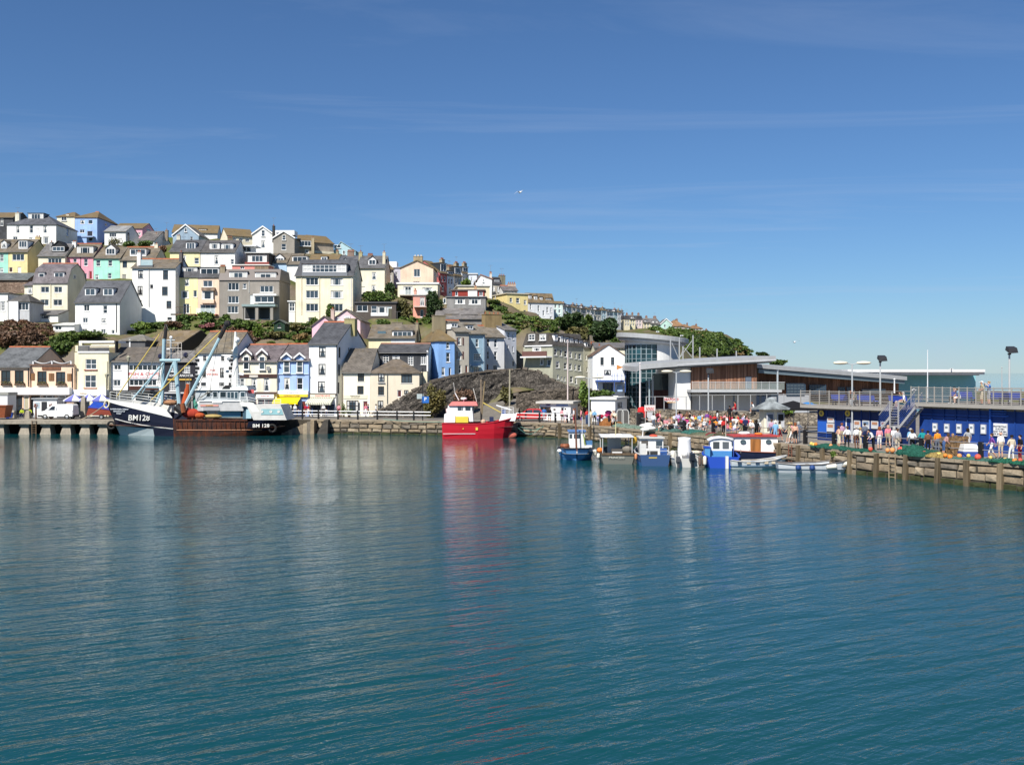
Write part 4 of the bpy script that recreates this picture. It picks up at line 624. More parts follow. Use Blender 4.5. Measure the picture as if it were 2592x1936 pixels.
h=House('a8','cream house with hipped roof curving up the lane',570,1172,B8,796,DF-1.2,(.74,.66,.52),('hip',640),yaw=4,depth=9,rm=slate((.135,.11,.085),.25),group=GQ,dirt=.12);h.ws([(668,797,742,910,1,2),(665,962,740,1070,2,2),(660,1137,730,1260,2,2),(950,807,1085,920,3,1),(985,1007,1040,1060,1,1)],frame=DARKF);h.w(902,1007,955,1095,1,1,door=(.10,.025,.025));h.pipe(780,810,1170,(.12,.13,.12));h.done()
h=House('a8','black slate-hung house with white multi-paned windows',652,1262,1000,548,136,SLATEHUNG,('ridge',448),yaw=-3,depth=7,rm=slate((.07,.07,.075)),ridge=(.25,.12,.08),group=GQ);h.ws([(722,582,798,695,2,4),(840,582,930,700,3,4),(1030,590,1098,700,2,4),(1190,590,1256,690,2,4)]);h.box(1180,782,1270,935,'cream_wall',plaster((.80,.74,.56)),.04);h.box(1262,520,1280,775,'white_corner_board',WHITEF,.05);h.done();wallslate(h)
MB().prism([(0,0),(0,h.ht),(h.depth/2,h.zr-.1),(h.depth,h.ht),(h.depth,0)],0,.04).obj('gable_render',plaster((.62,.60,.55)),h.t,(h.W+.06,0,0),rz=math.pi/2)
# sheds and roofs tucked between the front row and the hillside
h=House('a6','boat store with broad mossy roof and near-black gable',470,965,470,402,141,(.16,.13,.10),('ridge',198),yaw=-18,depth=11,rm=slate((.16,.125,.085),.55),name='boat_store',cat='shed',group=GQ);h.done();MB().prism([(-.02,-1),(-.02,h.ht),(h.depth/2,h.zr-.05),(h.depth,h.ht),(h.depth,-1)],0,.05).obj('dark_gable',paint((.012,.012,.013)),h.t,(h.W+.07,0,0),rz=math.pi/2)  # right gable end overlaid in near-black
h=House('a6','low shed with grey hipped roof behind the restaurant',235,555,430,322,137,(.12,.12,.125),('hip',255),depth=6,rm=slate((.17,.16,.14),.2),name='boat_store',cat='shed',group=GQ);h.box(345,305,362,412,'white_post',WHITEF,.1);h.done()
h=House('a7','small dark green garden shed among the terraces',792,935,215,95,151,wood((.02,.05,.03)),('gable',55),depth=3,rm=paint((.06,.07,.06)),name='garden_shed',cat='shed',group=GQ,found=.6);h.w(845,110,880,150,1,1,frame=DARKF);h.done()
# ------------------------------------------------------------------ water, quays, terrain
QP=[(-150,121.5),(-62.3,119.6),(-24.5,121.2),(-10.2,117.6),(.8,114.4),(5.1,112.4),(9.6,105.9),(17.5,89.4),(21.5,80.5),(25.1,71.7),(32.0,61.4),(46,41),(75,0),(90,-30)]   # quay edge in plan
def quay_pt(x):
    for (x0,y0),(x1,y1) in zip(QP[:-1],QP[1:]):
        if x0<=x<=x1: return y0+(y1-y0)*(x-x0)/(x1-x0)
    return 0
def water_mat():
    t=NT('harbour_water');b=t.b;P=t.P
    def wave(sx,sy,rot,detail,rough=.55,dist=0):
        mp=t.n('ShaderNodeMapping',vector_type='TEXTURE');mp.inputs['Scale'].default_value=(1/sx,1/sy,1);mp.inputs['Rotation'].default_value=(0,0,R(rot));t.L(P,mp.inputs[0])
        x=t.n('ShaderNodeTexNoise');x.inputs['Scale'].default_value=1;x.inputs['Detail'].default_value=detail;x.inputs['Roughness'].default_value=rough;x.inputs['Distortion'].default_value=dist;t.L(mp.outputs[0],x.inputs['Vector']);return x.outputs['Fac']
    big=wave(.30,1.15,25,2,.5,.3);mid=wave(.85,3.3,33,3,.6,.35);cross=wave(1.6,4.8,-24,3,.6);gust=wave(.035,.07,10,3)
    def m(a,k,op='MULTIPLY'):
        x=t.n('ShaderNodeMath',operation=op);t.L(a,x.inputs[0])
        if isinstance(k,(int,float)): x.inputs[1].default_value=k
        else: t.L(k,x.inputs[1])
        return x.outputs[0]
    hgt=m(m(m(m(big,.100),m(mid,.046),'ADD'),m(cross,.016),'ADD'),m(wave(4.5,11,20,2,.6),.0055),'ADD');amp=t.ramp(gust,[(.30,.45),(.68,1.3)]);hgt=m(hgt,amp);sy=t.n('ShaderNodeSeparateXYZ');t.L(P,sy.inputs[0]);lee=t.n('ShaderNodeMapRange');t.L(sy.outputs['Y'],lee.inputs[0]);[setattr(lee.inputs[i+1],'default_value',v) for i,v in enumerate((18,100,1.1,.42))];hgt=m(hgt,lee.outputs[0])     # calmer in the lee of the far quay
    bp=t.n('ShaderNodeBump');bp.inputs['Strength'].default_value=1.0;bp.inputs['Distance'].default_value=1.0;t.L(hgt,bp.inputs['Height']);t.L(bp.outputs[0],b.inputs['Normal'])
    body=t.mix(wave(.02,.03,0,3),(.003,.042,.052),(.005,.060,.068))
    t.set(body,.04);b.inputs['IOR'].default_value=1.33;b.inputs['Specular IOR Level'].default_value=.5
    return t.m
WATER=water_mat()
def sheet(name,xs,ys,z,mat):
    m=MB();m.v=[(x,y,z) for y in ys for x in xs];n=len(xs);m.f=[(j*n+i,j*n+i+1,(j+1)*n+i+1,(j+1)*n+i) for j in range(len(ys)-1) for i in range(n-1)];m.mi=[0]*len(m.f)
    return m.obj(name,mat,kind='structure')
sheet('harbour_water',[-400,-200,-100,0,100,300,900],[-60,0,30,60,90,122,160],0,WATER)
sheet('sea',[-12000,-900,900,3000,25000],[160.0,700,2000,6000,30000],-.02,WATER)
# quay paving
paving=NT('quay_paving');_c=paving.mix(paving.ramp(paving.noise(.5,5,.6),[(.35,0.0),(.65,1.0)]),(.17,.155,.135),(.27,.245,.21));paving.set(paving.mix(1,_c,paving.ramp(paving.noise(8,3),[(.3,.82),(.6,1.05)]),'MULTIPLY'),.9,spec=.2);PAVING=paving.m
ASPH=rough_stone((.12,.115,.11),.3)
m=MB();back=[(90,300),(-150,300)]
m.prismz(QP+[(160,-30),(160,165),(-150,165)],Q-.02,Q);m.obj('quay_paving',PAVING,kind='structure')
MB().prismz([(-150,124.5),(-22,124.8),(-6,122),(6,118),(6,129.2),(-150,129.2)],Q+.002,Q+.006).obj('quay_road',ASPH,kind='structure')
# quay walls with stones laid in courses; piers under the deck at the left end
WALLCORE=rough_stone((.075,.065,.05),.5);STONES=[rough_stone(c,.45) for c in ((.32,.25,.17),(.25,.20,.145),(.38,.31,.22),(.21,.18,.145))];COPE=rough_stone((.33,.27,.195),.4);WEED=rough_stone((.055,.062,.028),.6)
def quay_wall(name,pts,label,piece,course,seed,zlow=-.6,weed=.45,limit=300):
    rg=random.Random(seed);m=MB();root=None
    for (x0,y0),(x1,y1) in zip(pts[:-1],pts[1:]):
        dx,dy=x1-x0,y1-y0;L=math.hypot(dx,dy);nx,ny=-dy/L,dx/L
        m.hexa([(x0,y0,zlow),(x1,y1,zlow),(x1+nx*1.2,y1+ny*1.2,zlow),(x0+nx*1.2,y0+ny*1.2,zlow)],[(x0,y0,Q-.03),(x1,y1,Q-.03),(x1+nx*1.2,y1+ny*1.2,Q-.03),(x0+nx*1.2,y0+ny*1.2,Q-.03)])
    root=m.obj(name,WALLCORE,kind='structure');tag(root,label)
    shapes=[]
    for k in range(10):        # a few hewn-stone shapes,unit size,shared by all the stones
        q=MB();j=lambda s: rg.uniform(-s,s);a=[(-.5+abs(j(.03)),0,-.5+abs(j(.05))),(.5-abs(j(.03)),0,-.5+abs(j(.05))),(.5-abs(j(.03)),0,.5-abs(j(.08))),(-.5+abs(j(.03)),0,.5-abs(j(.08)))]
        f=[(x*.93+j(.02),-1+j(.25),z*.88+j(.03)) for x,_,z in a];c=(j(.1),-1.35+j(.2),j(.1));q.add([*a,*f,c],[(4,5,8),(5,6,8),(6,7,8),(7,4,8),(0,1,5,4),(1,2,6,5),(2,3,7,6),(3,0,4,7)]);shapes.append(q)
    cache={};rest=MB();laid=[]
    for (x0,y0),(x1,y1) in zip(pts[:-1],pts[1:]):
        dx,dy=x1-x0,y1-y0;L=math.hypot(dx,dy);ang=math.atan2(dy,dx);z=zlow+.35;row=0
        while z<Q-.3:
            hgt=min(course*rg.uniform(.75,1.3),Q-.24-z)
            if hgt<.12: break
            a=-rg.uniform(0,.5)
            while a<L:
                w_=piece*rg.uniform(.6,1.6);b=min(a+w_,L);a_=max(a,0)
                if b-a_>.18: laid.append((x0+dx*(a_+b)/2/L,y0+dy*(a_+b)/2/L,z+hgt/2,b-a_-.04,hgt-.035,ang))
                a+=w_
            z+=hgt;row+=1
        n=max(1,round(L/1.6))
        for k in range(n):
            xc,yc=x0+dx*(k+.5)/n,y0+dy*(k+.5)/n;laid.append((xc,yc,None,L/n-.02,.24,ang))
    laid.sort(key=lambda s: math.hypot(s[0],s[1])-(6 if s[2] is None else 0))
    for i,(x,y,z,w_,h_,ang) in enumerate(laid):
        if z is None:
            me=cache.setdefault('c',MB().box(-.5,.5,-.10,.55,-.22,0).mesh('coping_stone',COPE));o=place(me,'coping_stone',root,(x,y,Q+.012+rg.uniform(-.01,.01)),ang) if i<limit*1.4 else None
            if o: o.scale=(w_,1,1)
            else: rest.hexa(*[[(x+math.cos(ang)*u-math.sin(ang)*v,y+math.sin(ang)*u+math.cos(ang)*v,zz) for u,v in ((-w_/2,-.1),(w_/2,-.1),(w_/2,.55),(-w_/2,.55))] for zz in (Q-.21,Q+.012)],0)
            continue
        sh=rg.randrange(10);mi=4 if z<weed-.28+rg.uniform(-.12,.1) else rg.randrange(4);dep=rg.uniform(.05,.13)
        if i<limit:
            key=(sh,mi)
            if key not in cache: cache[key]=shapes[sh].mesh('stone',(STONES+[WEED])[mi])
            o=place(cache[key],'stone',root,(x,y,z+rg.uniform(-.03,.03)),ang);o.scale=(w_*rg.uniform(.9,1.02),dep*rg.uniform(.6,1.7),h_*rg.uniform(.85,1.04));o.rotation_euler=(rg.uniform(-.06,.06),rg.uniform(-.06,.06),ang+rg.uniform(-.03,.03))
        else:
            ca,sa=math.cos(ang),math.sin(ang);rest.add([(x+ca*vx*w_-sa*vy*dep,y+sa*vx*w_+ca*vy*dep,z+vz*h_) for vx,vy,vz in shapes[sh].v],shapes[sh].f,mi)
    if rest.v: tag(rest.obj('stonework',STONES+[WEED],root),kind='stuff')
    return root
quay_wall('quay_wall',QP[6:11]+[(36,55.5)],None,1.15,.5,3)
quay_wall('harbour_wall',[(-24.8,121.2)]+QP[3:7],None,1.2,.45,5)
WOODP=wood((.19,.145,.09),.55)
def at_quay(px,out=.14):     # plan point on the quay edge seen at photo column px,a little outside the wall
    best=None
    for (x0,y0),(x1,y1) in zip(QP[:-1],QP[1:]):
        r=(px-CX)/F;dx,dy=x1-x0,y1-y0;den=dx-r*dy
        if abs(den)<1e-9: continue
        a=(r*y0-x0)/den
        if 0<=a<=1: L=math.hypot(dx,dy);best=(x0+a*dx+dy/L*out,y0+a*dy-dx/L*out,math.atan2(dy,dx))
    return best
GP='timber fender posts on the quay wall'
posts=[(1420,'by the blue wheelhouse boat'),(1497,'between the two nearest small boats'),(1567,'behind the awning boat'),(1640,'behind the white-cabin boat'),(1700,'behind the twin outboards'),(1975,'behind the moored rowing boats'),(2026,'left of the clump of weed on the wall'),(2088,'right of the clump of weed on the wall'),(2156,'above the long rowing boat bow'),(2222,'left of the iron ladder'),(2296,'right of the iron ladder'),(2376,'below the broken crate'),(2452,'below the white plastic crate'),(2536,'at the right edge of the wall')]
for px,lb in posts:
    x,y,a=at_quay(px,.2);m=MB();w_=.14 if px<2400 else .18;m.hexa([(-w_,-.16,-.9),(w_,-.16,-.9),(w_,.16,-.9),(-w_,.16,-.9)],[(-w_*.9,-.14,Q+random.uniform(-.1,.12)),(w_*.9,-.14,Q+.02),(w_*.9,.16,Q+.02),(-w_*.9,.16,Q-.02)])
    if random.random()<.45: w_*=.7
    o=m.obj('fender_post',WOODP,None,(x,y,0),rz=a);tag(o,f'weathered timber fender post {lb}','post',GP);o.rotation_euler=(random.uniform(-.03,.03),random.uniform(-.05,.05),a)
# deck on piles at the left
CONC=rough_stone((.34,.30,.24),.35);deck=tag(MB().box(-150,-38.5,118.4,121.8,Q-.42,Q+.004).obj('pier_deck',CONC,kind='structure'))
MB().box(-150,-38.5,123.5,124.5,-1,Q-.42).obj('pier_back_wall',rough_stone((.03,.03,.028)),kind='structure')  # darkness under the deck put into this near-black stone colour
MB().box(-38.5,-24.8,121.0,124.6,-1,Q-.03).obj('harbour_wall_by_trawler',WALLCORE,kind='structure')
for k,(px,lb) in enumerate(((3,'at the left edge'),(66,'left of the pier ladder'),(120,'under the front of the white van'),(171,'under the back of the white van'),(219,'below the blue tarpaulin'),(264,'beside the trawler bow'),(-60,'outside the left edge'))):
    p=PX(px,1060,119.2);m=MB();m.hexa([(-.85,-.75,-.8),(.85,-.75,-.8),(.85,.9,-.8),(-.85,.9,-.8)],[(-.42,-.3,Q-.7),(.42,-.3,Q-.7),(.42,.9,Q-.7),(-.42,.9,Q-.7)]);m.box(-.6,.6,-.5,.9,Q-.7,Q-.42);o=m.obj('pier_pile',CONC,None,(p.x,119.2,0));tag(o,f'splayed concrete pier pile {lb}','pile','concrete piles under the pier deck')
# ------------------------------------------------------------------ terrain: passes through the bases of the houses
EX=[(-170,128,Q),(-120,128,Q),(-80,128.5,Q),(-60,129,Q),(-40,129,Q),(-20,129,Q),(-5,129,Q)]
def cp(px,py,D): p=PX(px,py,D);TP.append((p.x,p.y,p.z))
for q in ((60,950,134),(160,950,134),(0,905,146),(60,868,152),(130,860,152),(200,870,146),(300,880,146),(420,880,152),(520,870,152),(620,845,158),(690,870,152),(740,860,156),(800,860,154),(20,700,215),(300,690,210),(600,690,206),(200,640,218),(500,640,215),(850,640,215),
          (1290,800,165),(1340,825,160),(1400,835,165),(1460,850,170),(1520,860,175),(1420,815,200),(1330,790,182),(1480,830,215),(1560,845,250),(1640,842,320),(1700,838,350),(1790,842,372),(1830,856,380),(1870,880,384),(1900,905,386),(1915,950,388),(1600,900,230),(1700,905,260),(1800,915,300),(1560,930,190),(1650,940,200),(1800,944,260)): cp(*q)
for q in ((-200,330,45),(-120,330,42),(-40,330,30),(30,420,22),(60,480,18),(-250,220,45),(-200,180,24),(10,124,Q),(20,150,Q),(40,180,Q),(70,220,Q),(100,280,2),(125,380,-2),(140,460,-3),(0,560,10),(90,480,8),(110,420,2),(60,140,Q),(90,160,Q),(36,120,Q),(24,130,Q)): TP.append(q)
for q in EX: TP.append(q)
for yy in range(190,560,18):                  # the headland drops to the sea east of its brow
    xe=22+(yy-190)*.40 if yy<370 else 94-(yy-370)*.1
    for k in range(9): TP.append((xe+6+k*13,yy,Q if yy<330 else-3))
for yy in range(135,190,9):
    for xx in range(12,150,9): TP.append((xx,yy,Q))
for xx in range(-20,110,12): TP.append((xx,470,14));TP.append((xx,560,4))
TPA=np.array(TP)
def terrain_z(X,Y):
    X=np.atleast_1d(np.asarray(X,float));Y=np.atleast_1d(np.asarray(Y,float));out=np.empty(X.shape)
    for i in range(0,len(X),4000):
        d2=(X[i:i+4000,None]-TPA[None,:,0])**2+(Y[i:i+4000,None]-TPA[None,:,1])**2;w=1/(d2+.6)**2;out[i:i+4000]=(w*TPA[None,:,2]).sum(1)/w.sum(1)
    return out
def build_terrain():
    ys=np.concatenate([np.arange(131.5,215,1.25),np.arange(215,300,2.5),np.arange(300,560,6)]);xs=np.concatenate([np.arange(-230,-135,5),np.arange(-135,60,1.5),np.arange(60,190,5)])
    XX,YY=np.meshgrid(xs,ys);Z=terrain_z(XX.ravel(),YY.ravel());flat=Q-.06
    nz=np.array([noise.fractal((x*.35,y*.35,0),1.0,2.0,4) for x,y in zip(XX.ravel(),YY.ravel())]);Z=Z+nz*.35*np.clip((Z-Q-.4)/2,0,1)
    east=np.clip((XX.ravel()-3)/6,0,1)*(YY.ravel()<165);Z=np.where(Z<Q+.25,np.minimum(Z,flat),Z);Z=np.where(east>0,np.minimum(Z,flat),Z)
    n=len(xs);me=bpy.data.meshes.new('hillside');me.from_pydata(np.stack([XX.ravel(),YY.ravel(),Z],1).tolist(),[],[(j*n+i,j*n+i+1,(j+1)*n+i+1,(j+1)*n+i) for j in range(len(ys)-1) for i in range(n-1)])
    t=NT('hillside_ground');a=t.noise(.22,6,.65);b=t.noise(1.2,5,.6);g=t.mix(b,(.05,.075,.018),(.13,.145,.04));e=t.mix(b,(.11,.08,.055),(.20,.155,.11));rk=t.mix(b,(.10,.085,.07),(.24,.205,.165))
    sl=t.n('ShaderNodeSeparateXYZ');t.L(t.n('ShaderNodeNewGeometry').outputs['Normal'],sl.inputs[0]);c=t.mix(t.ramp(a,[(.40,0.0),(.62,1.0)]),g,e);c=t.mix(t.ramp(sl.outputs['Z'],[(.45,1.0),(.75,0.0)]),c,rk);t.set(c,.95,spec=.1);t.bump(b,.6,.2)
    me.materials.append(t.m);me.polygons.foreach_set('use_smooth',[True]*len(me.polygons));place(me,'hillside',kind='structure')
build_terrain()
_gy=np.arange(131.5,420,1.0);_gX=np.arange(-190,132,2.0);_gY=np.arange(131,424,2.0);_gZ=terrain_z(*[a.ravel() for a in np.meshgrid(_gX,_gY)]).reshape(len(_gY),len(_gX))
def ray_ground(px,py):
    X=(px-CX)/F*_gy;fx=np.clip((X+190)/2,0,len(_gX)-1.01);fy=(_gy-131)/2;i=fx.astype(int);j=fy.astype(int);u=fx-i;v=fy-j;z=(_gZ[j,i]*(1-u)+_gZ[j,i+1]*u)*(1-v)+(_gZ[j+1,i]*(1-u)+_gZ[j+1,i+1]*u)*v;zr=HC-(py-YH)/F*_gy;hit=np.nonzero(z>=zr)[0]
    k=hit[0] if len(hit) else None
    return None if k is None else Vector((X[k],_gy[k],z[k]))
# ------------------------------------------------------------------ rock walls and lane
ROCK=stone((.060,.054,.048),(.165,.145,.125),1.3,.9);ROCK2=stone((.075,.064,.052),(.18,.15,.12),1.4,.9)
def rock_wall(name,label,pts,mat,zb=Q-.3,amp=.35,thick=1.0,seed=0,cat='wall',cap=True):
    P=[]
    for (x0,y0,d0),(x1,y1,d1) in zip(pts[:-1],pts[1:]):
        a,b=PX(x0,y0,d0),PX(x1,y1,d1);n=max(2,int((b-a).length/.45))
        for k in range(n): P.append(a.lerp(b,k/n))
    P.append(PX(*pts[-1]));m=MB();rows=14;W_=len(P)
    for j in range(rows+1):
        for i,p in enumerate(P):
            t=j/rows;z=zb+(p.z-zb)*t;q=Vector((p.x,p.y,z));d=noise.cell_vector(Vector((p.x*1.3+seed,z*1.9,seed))) .x*.25+noise.fractal(Vector((p.x*.5,z*.5,seed)),1,2,4)*amp*1.3
            m.v.append((p.x+noise.noise(q*2)*.12,p.y-.6*(1-t)-max(-.3,d)*(1-.6*(j==rows)),z))
    for i,p in enumerate(P): m.v.append((p.x,p.y+thick,p.z))
    m.f=[(j*W_+i,j*W_+i+1,(j+1)*W_+i+1,(j+1)*W_+i) for j in range(rows+1) for i in range(W_-1)];m.mi=[0]*len(m.f)
    t=thing(name,label,cat);t['kind']='thing';m.obj('wall_face',mat,t)
    if cap:
        rg=random.Random(seed);cs=MB().box(-.34,.34,-.28,.4,-.1,.14).mesh('coping_stone',rough_stone((.16,.135,.11),.5))
        for i in range(0,W_-1,2):
            p=P[i];o=place(cs,'coping_stone',t,(p.x,p.y+.1,p.z+rg.uniform(-.05,.06)),rg.uniform(-.2,.2));o.scale=(rg.uniform(.9,1.35),1,rg.uniform(.6,1.5));
            if i+2<W_: o.rotation_euler=(0,-math.atan2(P[i+2].z-p.z,(P[i+2].xy-p.xy).length),math.atan2(P[i+2].y-p.y,P[i+2].x-p.x))
    return t
rock_wall('rock_wall','dark rubble wall sweeping up from the quay to the terrace',[(946,1046,126.5),(975,1031,126.8),(1010,1012,127),(1050,986,127.5),(1090,968,128.5),(1150,952,130),(1200,945,131.5),(1245,939,132.5),(1300,936,133.5),(1330,934,133.5),(1365,941,133),(1400,961,132.5),(1440,977,132),(1478,992,131.5)],ROCK,amp=.14,seed=2)
rock_wall('lower_rock_wall','lower rubble wall behind the white ticket office',[(1306,998,125),(1350,992,125.2),(1410,986,125.5),(1470,983,126),(1520,990,126.5)],ROCK2,amp=.2,seed=9)
m=MB();m.add([PG(1150,1058)+Vector((0,0,.01)),PG(1305,1064)+Vector((0,0,.01)),PX(1322,1006,130),PX(1236,1021,130)],[(0,1,2,3)]);m.obj('lane',rough_stone((.17,.155,.135),.3),kind='structure')
# ------------------------------------------------------------------ fish market hall
CLAD=[wood((.26,.125,.075),.45),wood((.20,.095,.058),.45),wood((.31,.165,.105),.45)];GREYM=paint((.34,.35,.36),.5,.15);SOFF=paint((.13,.145,.16),.6);RENDER=plaster((.70,.70,.69),.12);FRAMEB=paint((.22,.28,.31),.4)
T=thing('fish_market','modern fish market hall with wing roof and brown timber cladding','market hall',PX(1700,1060,122));T.location.z=Q
O=Vector(T.location)
def LP(px,py,D): return PX(px,py,D)-O
def pb(name,x0,y0,x1,y1,D,dep,mat,crop='b3',parent=None):
    (ax,ay),(bx,by)=N2(crop,x0,y0),N2(crop,x1,y1);a,b=LP(ax,ay,D),LP(bx,by,D);return MB().box(a.x,b.x,a.y,a.y+dep,b.z,a.z).obj(name,mat,parent or T)
hall=pb('hall_wall',735,640,925,1165,117.7,16,RENDER);pb('upper_wall',926,590,1752,915,117.6,15,paint((.09,.06,.045)))
pb('lower_wall',940,955,1742,1175,118.6,14,plaster((.62,.62,.62),.12));pb('base_wall',1743,985,2400,1200,126,8,plaster((.36,.38,.41),.15))
n=62
for k in range(n):          # vertical cladding boards
    x0=927+(1750-927)*k/n;x1=927+(1750-927)*(k+1)/n;yt=636-(x0-927)*.055
    if 1610<(x0+x1)/2<1680:
        pb('cladding_board',x0+.7,yt-8,x1-.7,750,117.5+random.uniform(-.03,.03),.05,random.choice(CLAD));continue
    pb('cladding_board',x0+.7,yt-8,x1-.7,905,117.5+random.uniform(-.03,.03),.05,random.choice(CLAD))
pb('cladding_window',1608,752,1680,905,117.45,.1,glass((.05,.06,.08)))
pb('glazed_entrance',468,715,734,920,123,.3,glass((.012,.018,.022)));pb('entrance_panel',440,920,734,1145,123,.4,wood((.075,.03,.025)));pb('entrance_frame',446,735,464,1150,121.5,.3,paint((.4,.42,.43)));pb('roof_post',404,780,418,1150,119,.25,paint((.35,.42,.45)))
# wing roof
A=[(-1,LP(*N2('b3',252,628),117)),(1,LP(*N2('b3',760,560),116)),(2,LP(*N2('b3',1985,497),116))]
def wing(pts,dz,back,name,mat,drop=0):
    m=MB();f=[LP(*N2('b3',x,y),D) for x,y,D in pts];nn=len(f);vs=[tuple(p) for p in f]+[(p.x,p.y+back,p.z+drop) for p in f];vs+=[(x,y,z-dz) for x,y,z in vs]
    fs=[(i,i+1,nn+i+1,nn+i) for i in range(nn-1)]+[(2*nn+i+1,2*nn+i,3*nn+i,3*nn+i+1) for i in range(nn-1)]+[(2*nn+i,2*nn+i+1,i+1,i) for i in range(nn-1)]+[(nn+i,nn+i+1,3*nn+i+1,3*nn+i) for i in range(nn-1)]+[(0,nn,3*nn,2*nn),(nn-1,3*nn-1,4*nn-1,2*nn-1)]
    m.add(vs,fs);return m.obj(name,mat,T)
rf=wing([(252,632,118.5),(300,600,117.2),(420,588,116.5),(560,576,116.2),(760,562,116),(1100,542,116),(1500,520,116),(1985,496,116)],.62,16,'wing_roof',GREYM,.3)
wing([(300,634,117.8),(760,602,116.5),(1500,562,116.5),(1935,538,116.5)],.42,15,'soffit',SOFF,.1);wing([(760,600,115.96),(1100,582,115.96),(1500,562,115.96),(1990,538,115.96)],.14,.3,'gutter_rail',paint((.5,.51,.53)))
# lower roof and timber wall running away to the right
def strip(name,pa,pb_,dz,back,mat):
    a,b=LP(*pa),LP(*pb_);m=MB();m.hexa([(a.x,a.y,a.z-dz),(b.x,b.y,b.z-dz),(b.x,b.y+back,b.z-dz+.5),(a.x,a.y+back,a.z-dz+.5)],[(a.x,a.y,a.z),(b.x,b.y,b.z),(b.x,b.y+back,b.z+.5),(a.x,a.y+back,a.z+.5)]);return m.obj(name,mat,T)
strip('lower_roof',(1912,921,124),(2296,953,132),.5,14,GREYM);strip('lower_soffit',(1920,934,124.4),(2290,962,132.2),.5,12,paint((.14,.19,.22)))
n=70
for k in range(n):
    t0=k/n;x=1918+(2275-1918)*t0;D=126.5+7*t0;w_=(2275-1918)/n*D/F;a=LP(x,936+26*t0,D);z1=LP(x,1000+6*t0,D).z;MB().box(0,w_-.012,0,.06,z1,a.z).obj('cladding_board',random.choice(CLAD[:2]),T,(a.x,a.y+random.uniform(-.03,.03),0))
strip('timber_backing',(1918,936,126.7),(2275,962,133.7),3.6,.3,paint((.05,.035,.03)))
for x0,x1,y0,y1,nx in ((1990,2038,972,996,6),(2048,2090,974,997,6),(2120,2138,979,995,3),(2142,2162,980,995,3),(2180,2240,985,996,8)):
    D=126.2+7*(x0-1918)/357;a,b=LP(x0,y0,D),LP(x1,y1,D);fr,pn,sl,cu=window_meshes(b.x-a.x,a.z-b.z,nx,4,paint((.03,.06,.10)));o=place(fr,'window',T,((a.x+b.x)/2,a.y-.1,b.z));place(pn,'pane',o)
for x0,x1 in ((1990,2036),(1918,1965)):
    a,b=LP(x0,970,126),LP(x1,1002,126);fr,pn,sl,cu=window_meshes(b.x-a.x,a.z-b.z,5,4,paint((.03,.05,.08)));o=place(fr,'window',T,((a.x+b.x)/2,a.y-.05,b.z));place(pn,'pane',o)
# balcony
pb('balcony_slab',935,918,2060,948,114.6,4,paint((.45,.46,.47)));pb('balcony_beam',1060,950,2000,968,115.0,.5,paint((.10,.10,.11)))
for k in range(12):
    x0=945+k*96;pb('balustrade_pane',x0+3,828,x0+92,916,114.65,.03,clear_glass((.55,.62,.58),.16));pb('balustrade_post',x0-2,815,x0+2,918,114.62,.06,paint((.5,.52,.52)))
pb('handrail',940,820,2098,827,114.6,.08,paint((.5,.52,.52)))
for x in (1145,1465,1800,1880): pb('column',x-9,968,x+9,1180,116.2,.3,paint((.25,.27,.29)))
pb('canopy_post',2000,665,2016,1200,117,.25,paint((.38,.42,.45)))
# masts and stays over the roof
masts=[(675,290,560),(785,262,545),(830,375,530),(955,238,540),(1040,385,545),(1255,405,530),(1495,432,515)]
for x,y0,y1 in masts: pb('mast',x-6,y0,x+6,y1+30,126,.25,paint((.33,.34,.35)))
for a,b in (((690,330),(775,525)),((850,400),(940,510)),((940,310),(790,520)),((845,395),(790,515))): MB().tube(LP(*N2('b3',*a),126.1),LP(*N2('b3',*b),126.1),.045,6).obj('stay',paint((.33,.34,.35)),T)
# round tower
tc=LP(*N2('b3',438,1150),138);rad=330*.20344/F*138;ztop=LP(*N2('b3',438,300),138).z;zbot=-.2
def arc(a0,a1,n,r,z0,z1,name,mat,parent=T): 
    m=MB();
    for k in range(n): a,b=a0+(a1-a0)*k/n,a0+(a1-a0)*(k+1)/n;m.poly([(tc.x+r*math.cos(a),tc.y+r*math.sin(a),z0),(tc.x+r*math.cos(b),tc.y+r*math.sin(b),z0),(tc.x+r*math.cos(b),tc.y+r*math.sin(b),z1),(tc.x+r*math.cos(a),tc.y+r*math.sin(a),z1)])
    return m.obj(name,mat,parent)
ag0,ag1=math.pi*1.02,math.pi*1.52;dr=arc(ag1,math.pi*3.02,40,rad,zbot,ztop,'drum_wall',RENDER);zg=LP(*N2('b3',300,352),134).z;arc(ag0-.1,ag1,14,rad,zg,ztop,'drum_head',RENDER);arc(ag0,ag1,14,rad-.5,zbot,zg,'tower_core',paint((.02,.035,.04)))
nc,nr=8,15;TG=glass((.008,.032,.042),.03)
for c in range(nc):
    a0,a1=ag0+(ag1-ag0)*c/nc,ag0+(ag1-ag0)*(c+1)/nc;p0=Vector((tc.x+rad*math.cos(a0),tc.y+rad*math.sin(a0),0));p1=Vector((tc.x+rad*math.cos(a1),tc.y+rad*math.sin(a1),0));L_=(p1-p0).length;ang=math.atan2(p1.y-p0.y,p1.x-p0.x)
    hz=(zg-zbot)/nr;pm=MATS.setdefault(('towerpane',c),MB().box(.05,L_-.05,0,.03,.05,hz-.05).mesh('glass_pane',TG))
    for r_ in range(nr): o=place(pm,'glass_pane',T,(p0.x,p0.y,zbot+hz*r_),ang)
    MB().box(-.06,.06,-.07,.07,zbot,zg).obj('mullion',FRAMEB,T,(p0.x,p0.y,0),rz=ang)
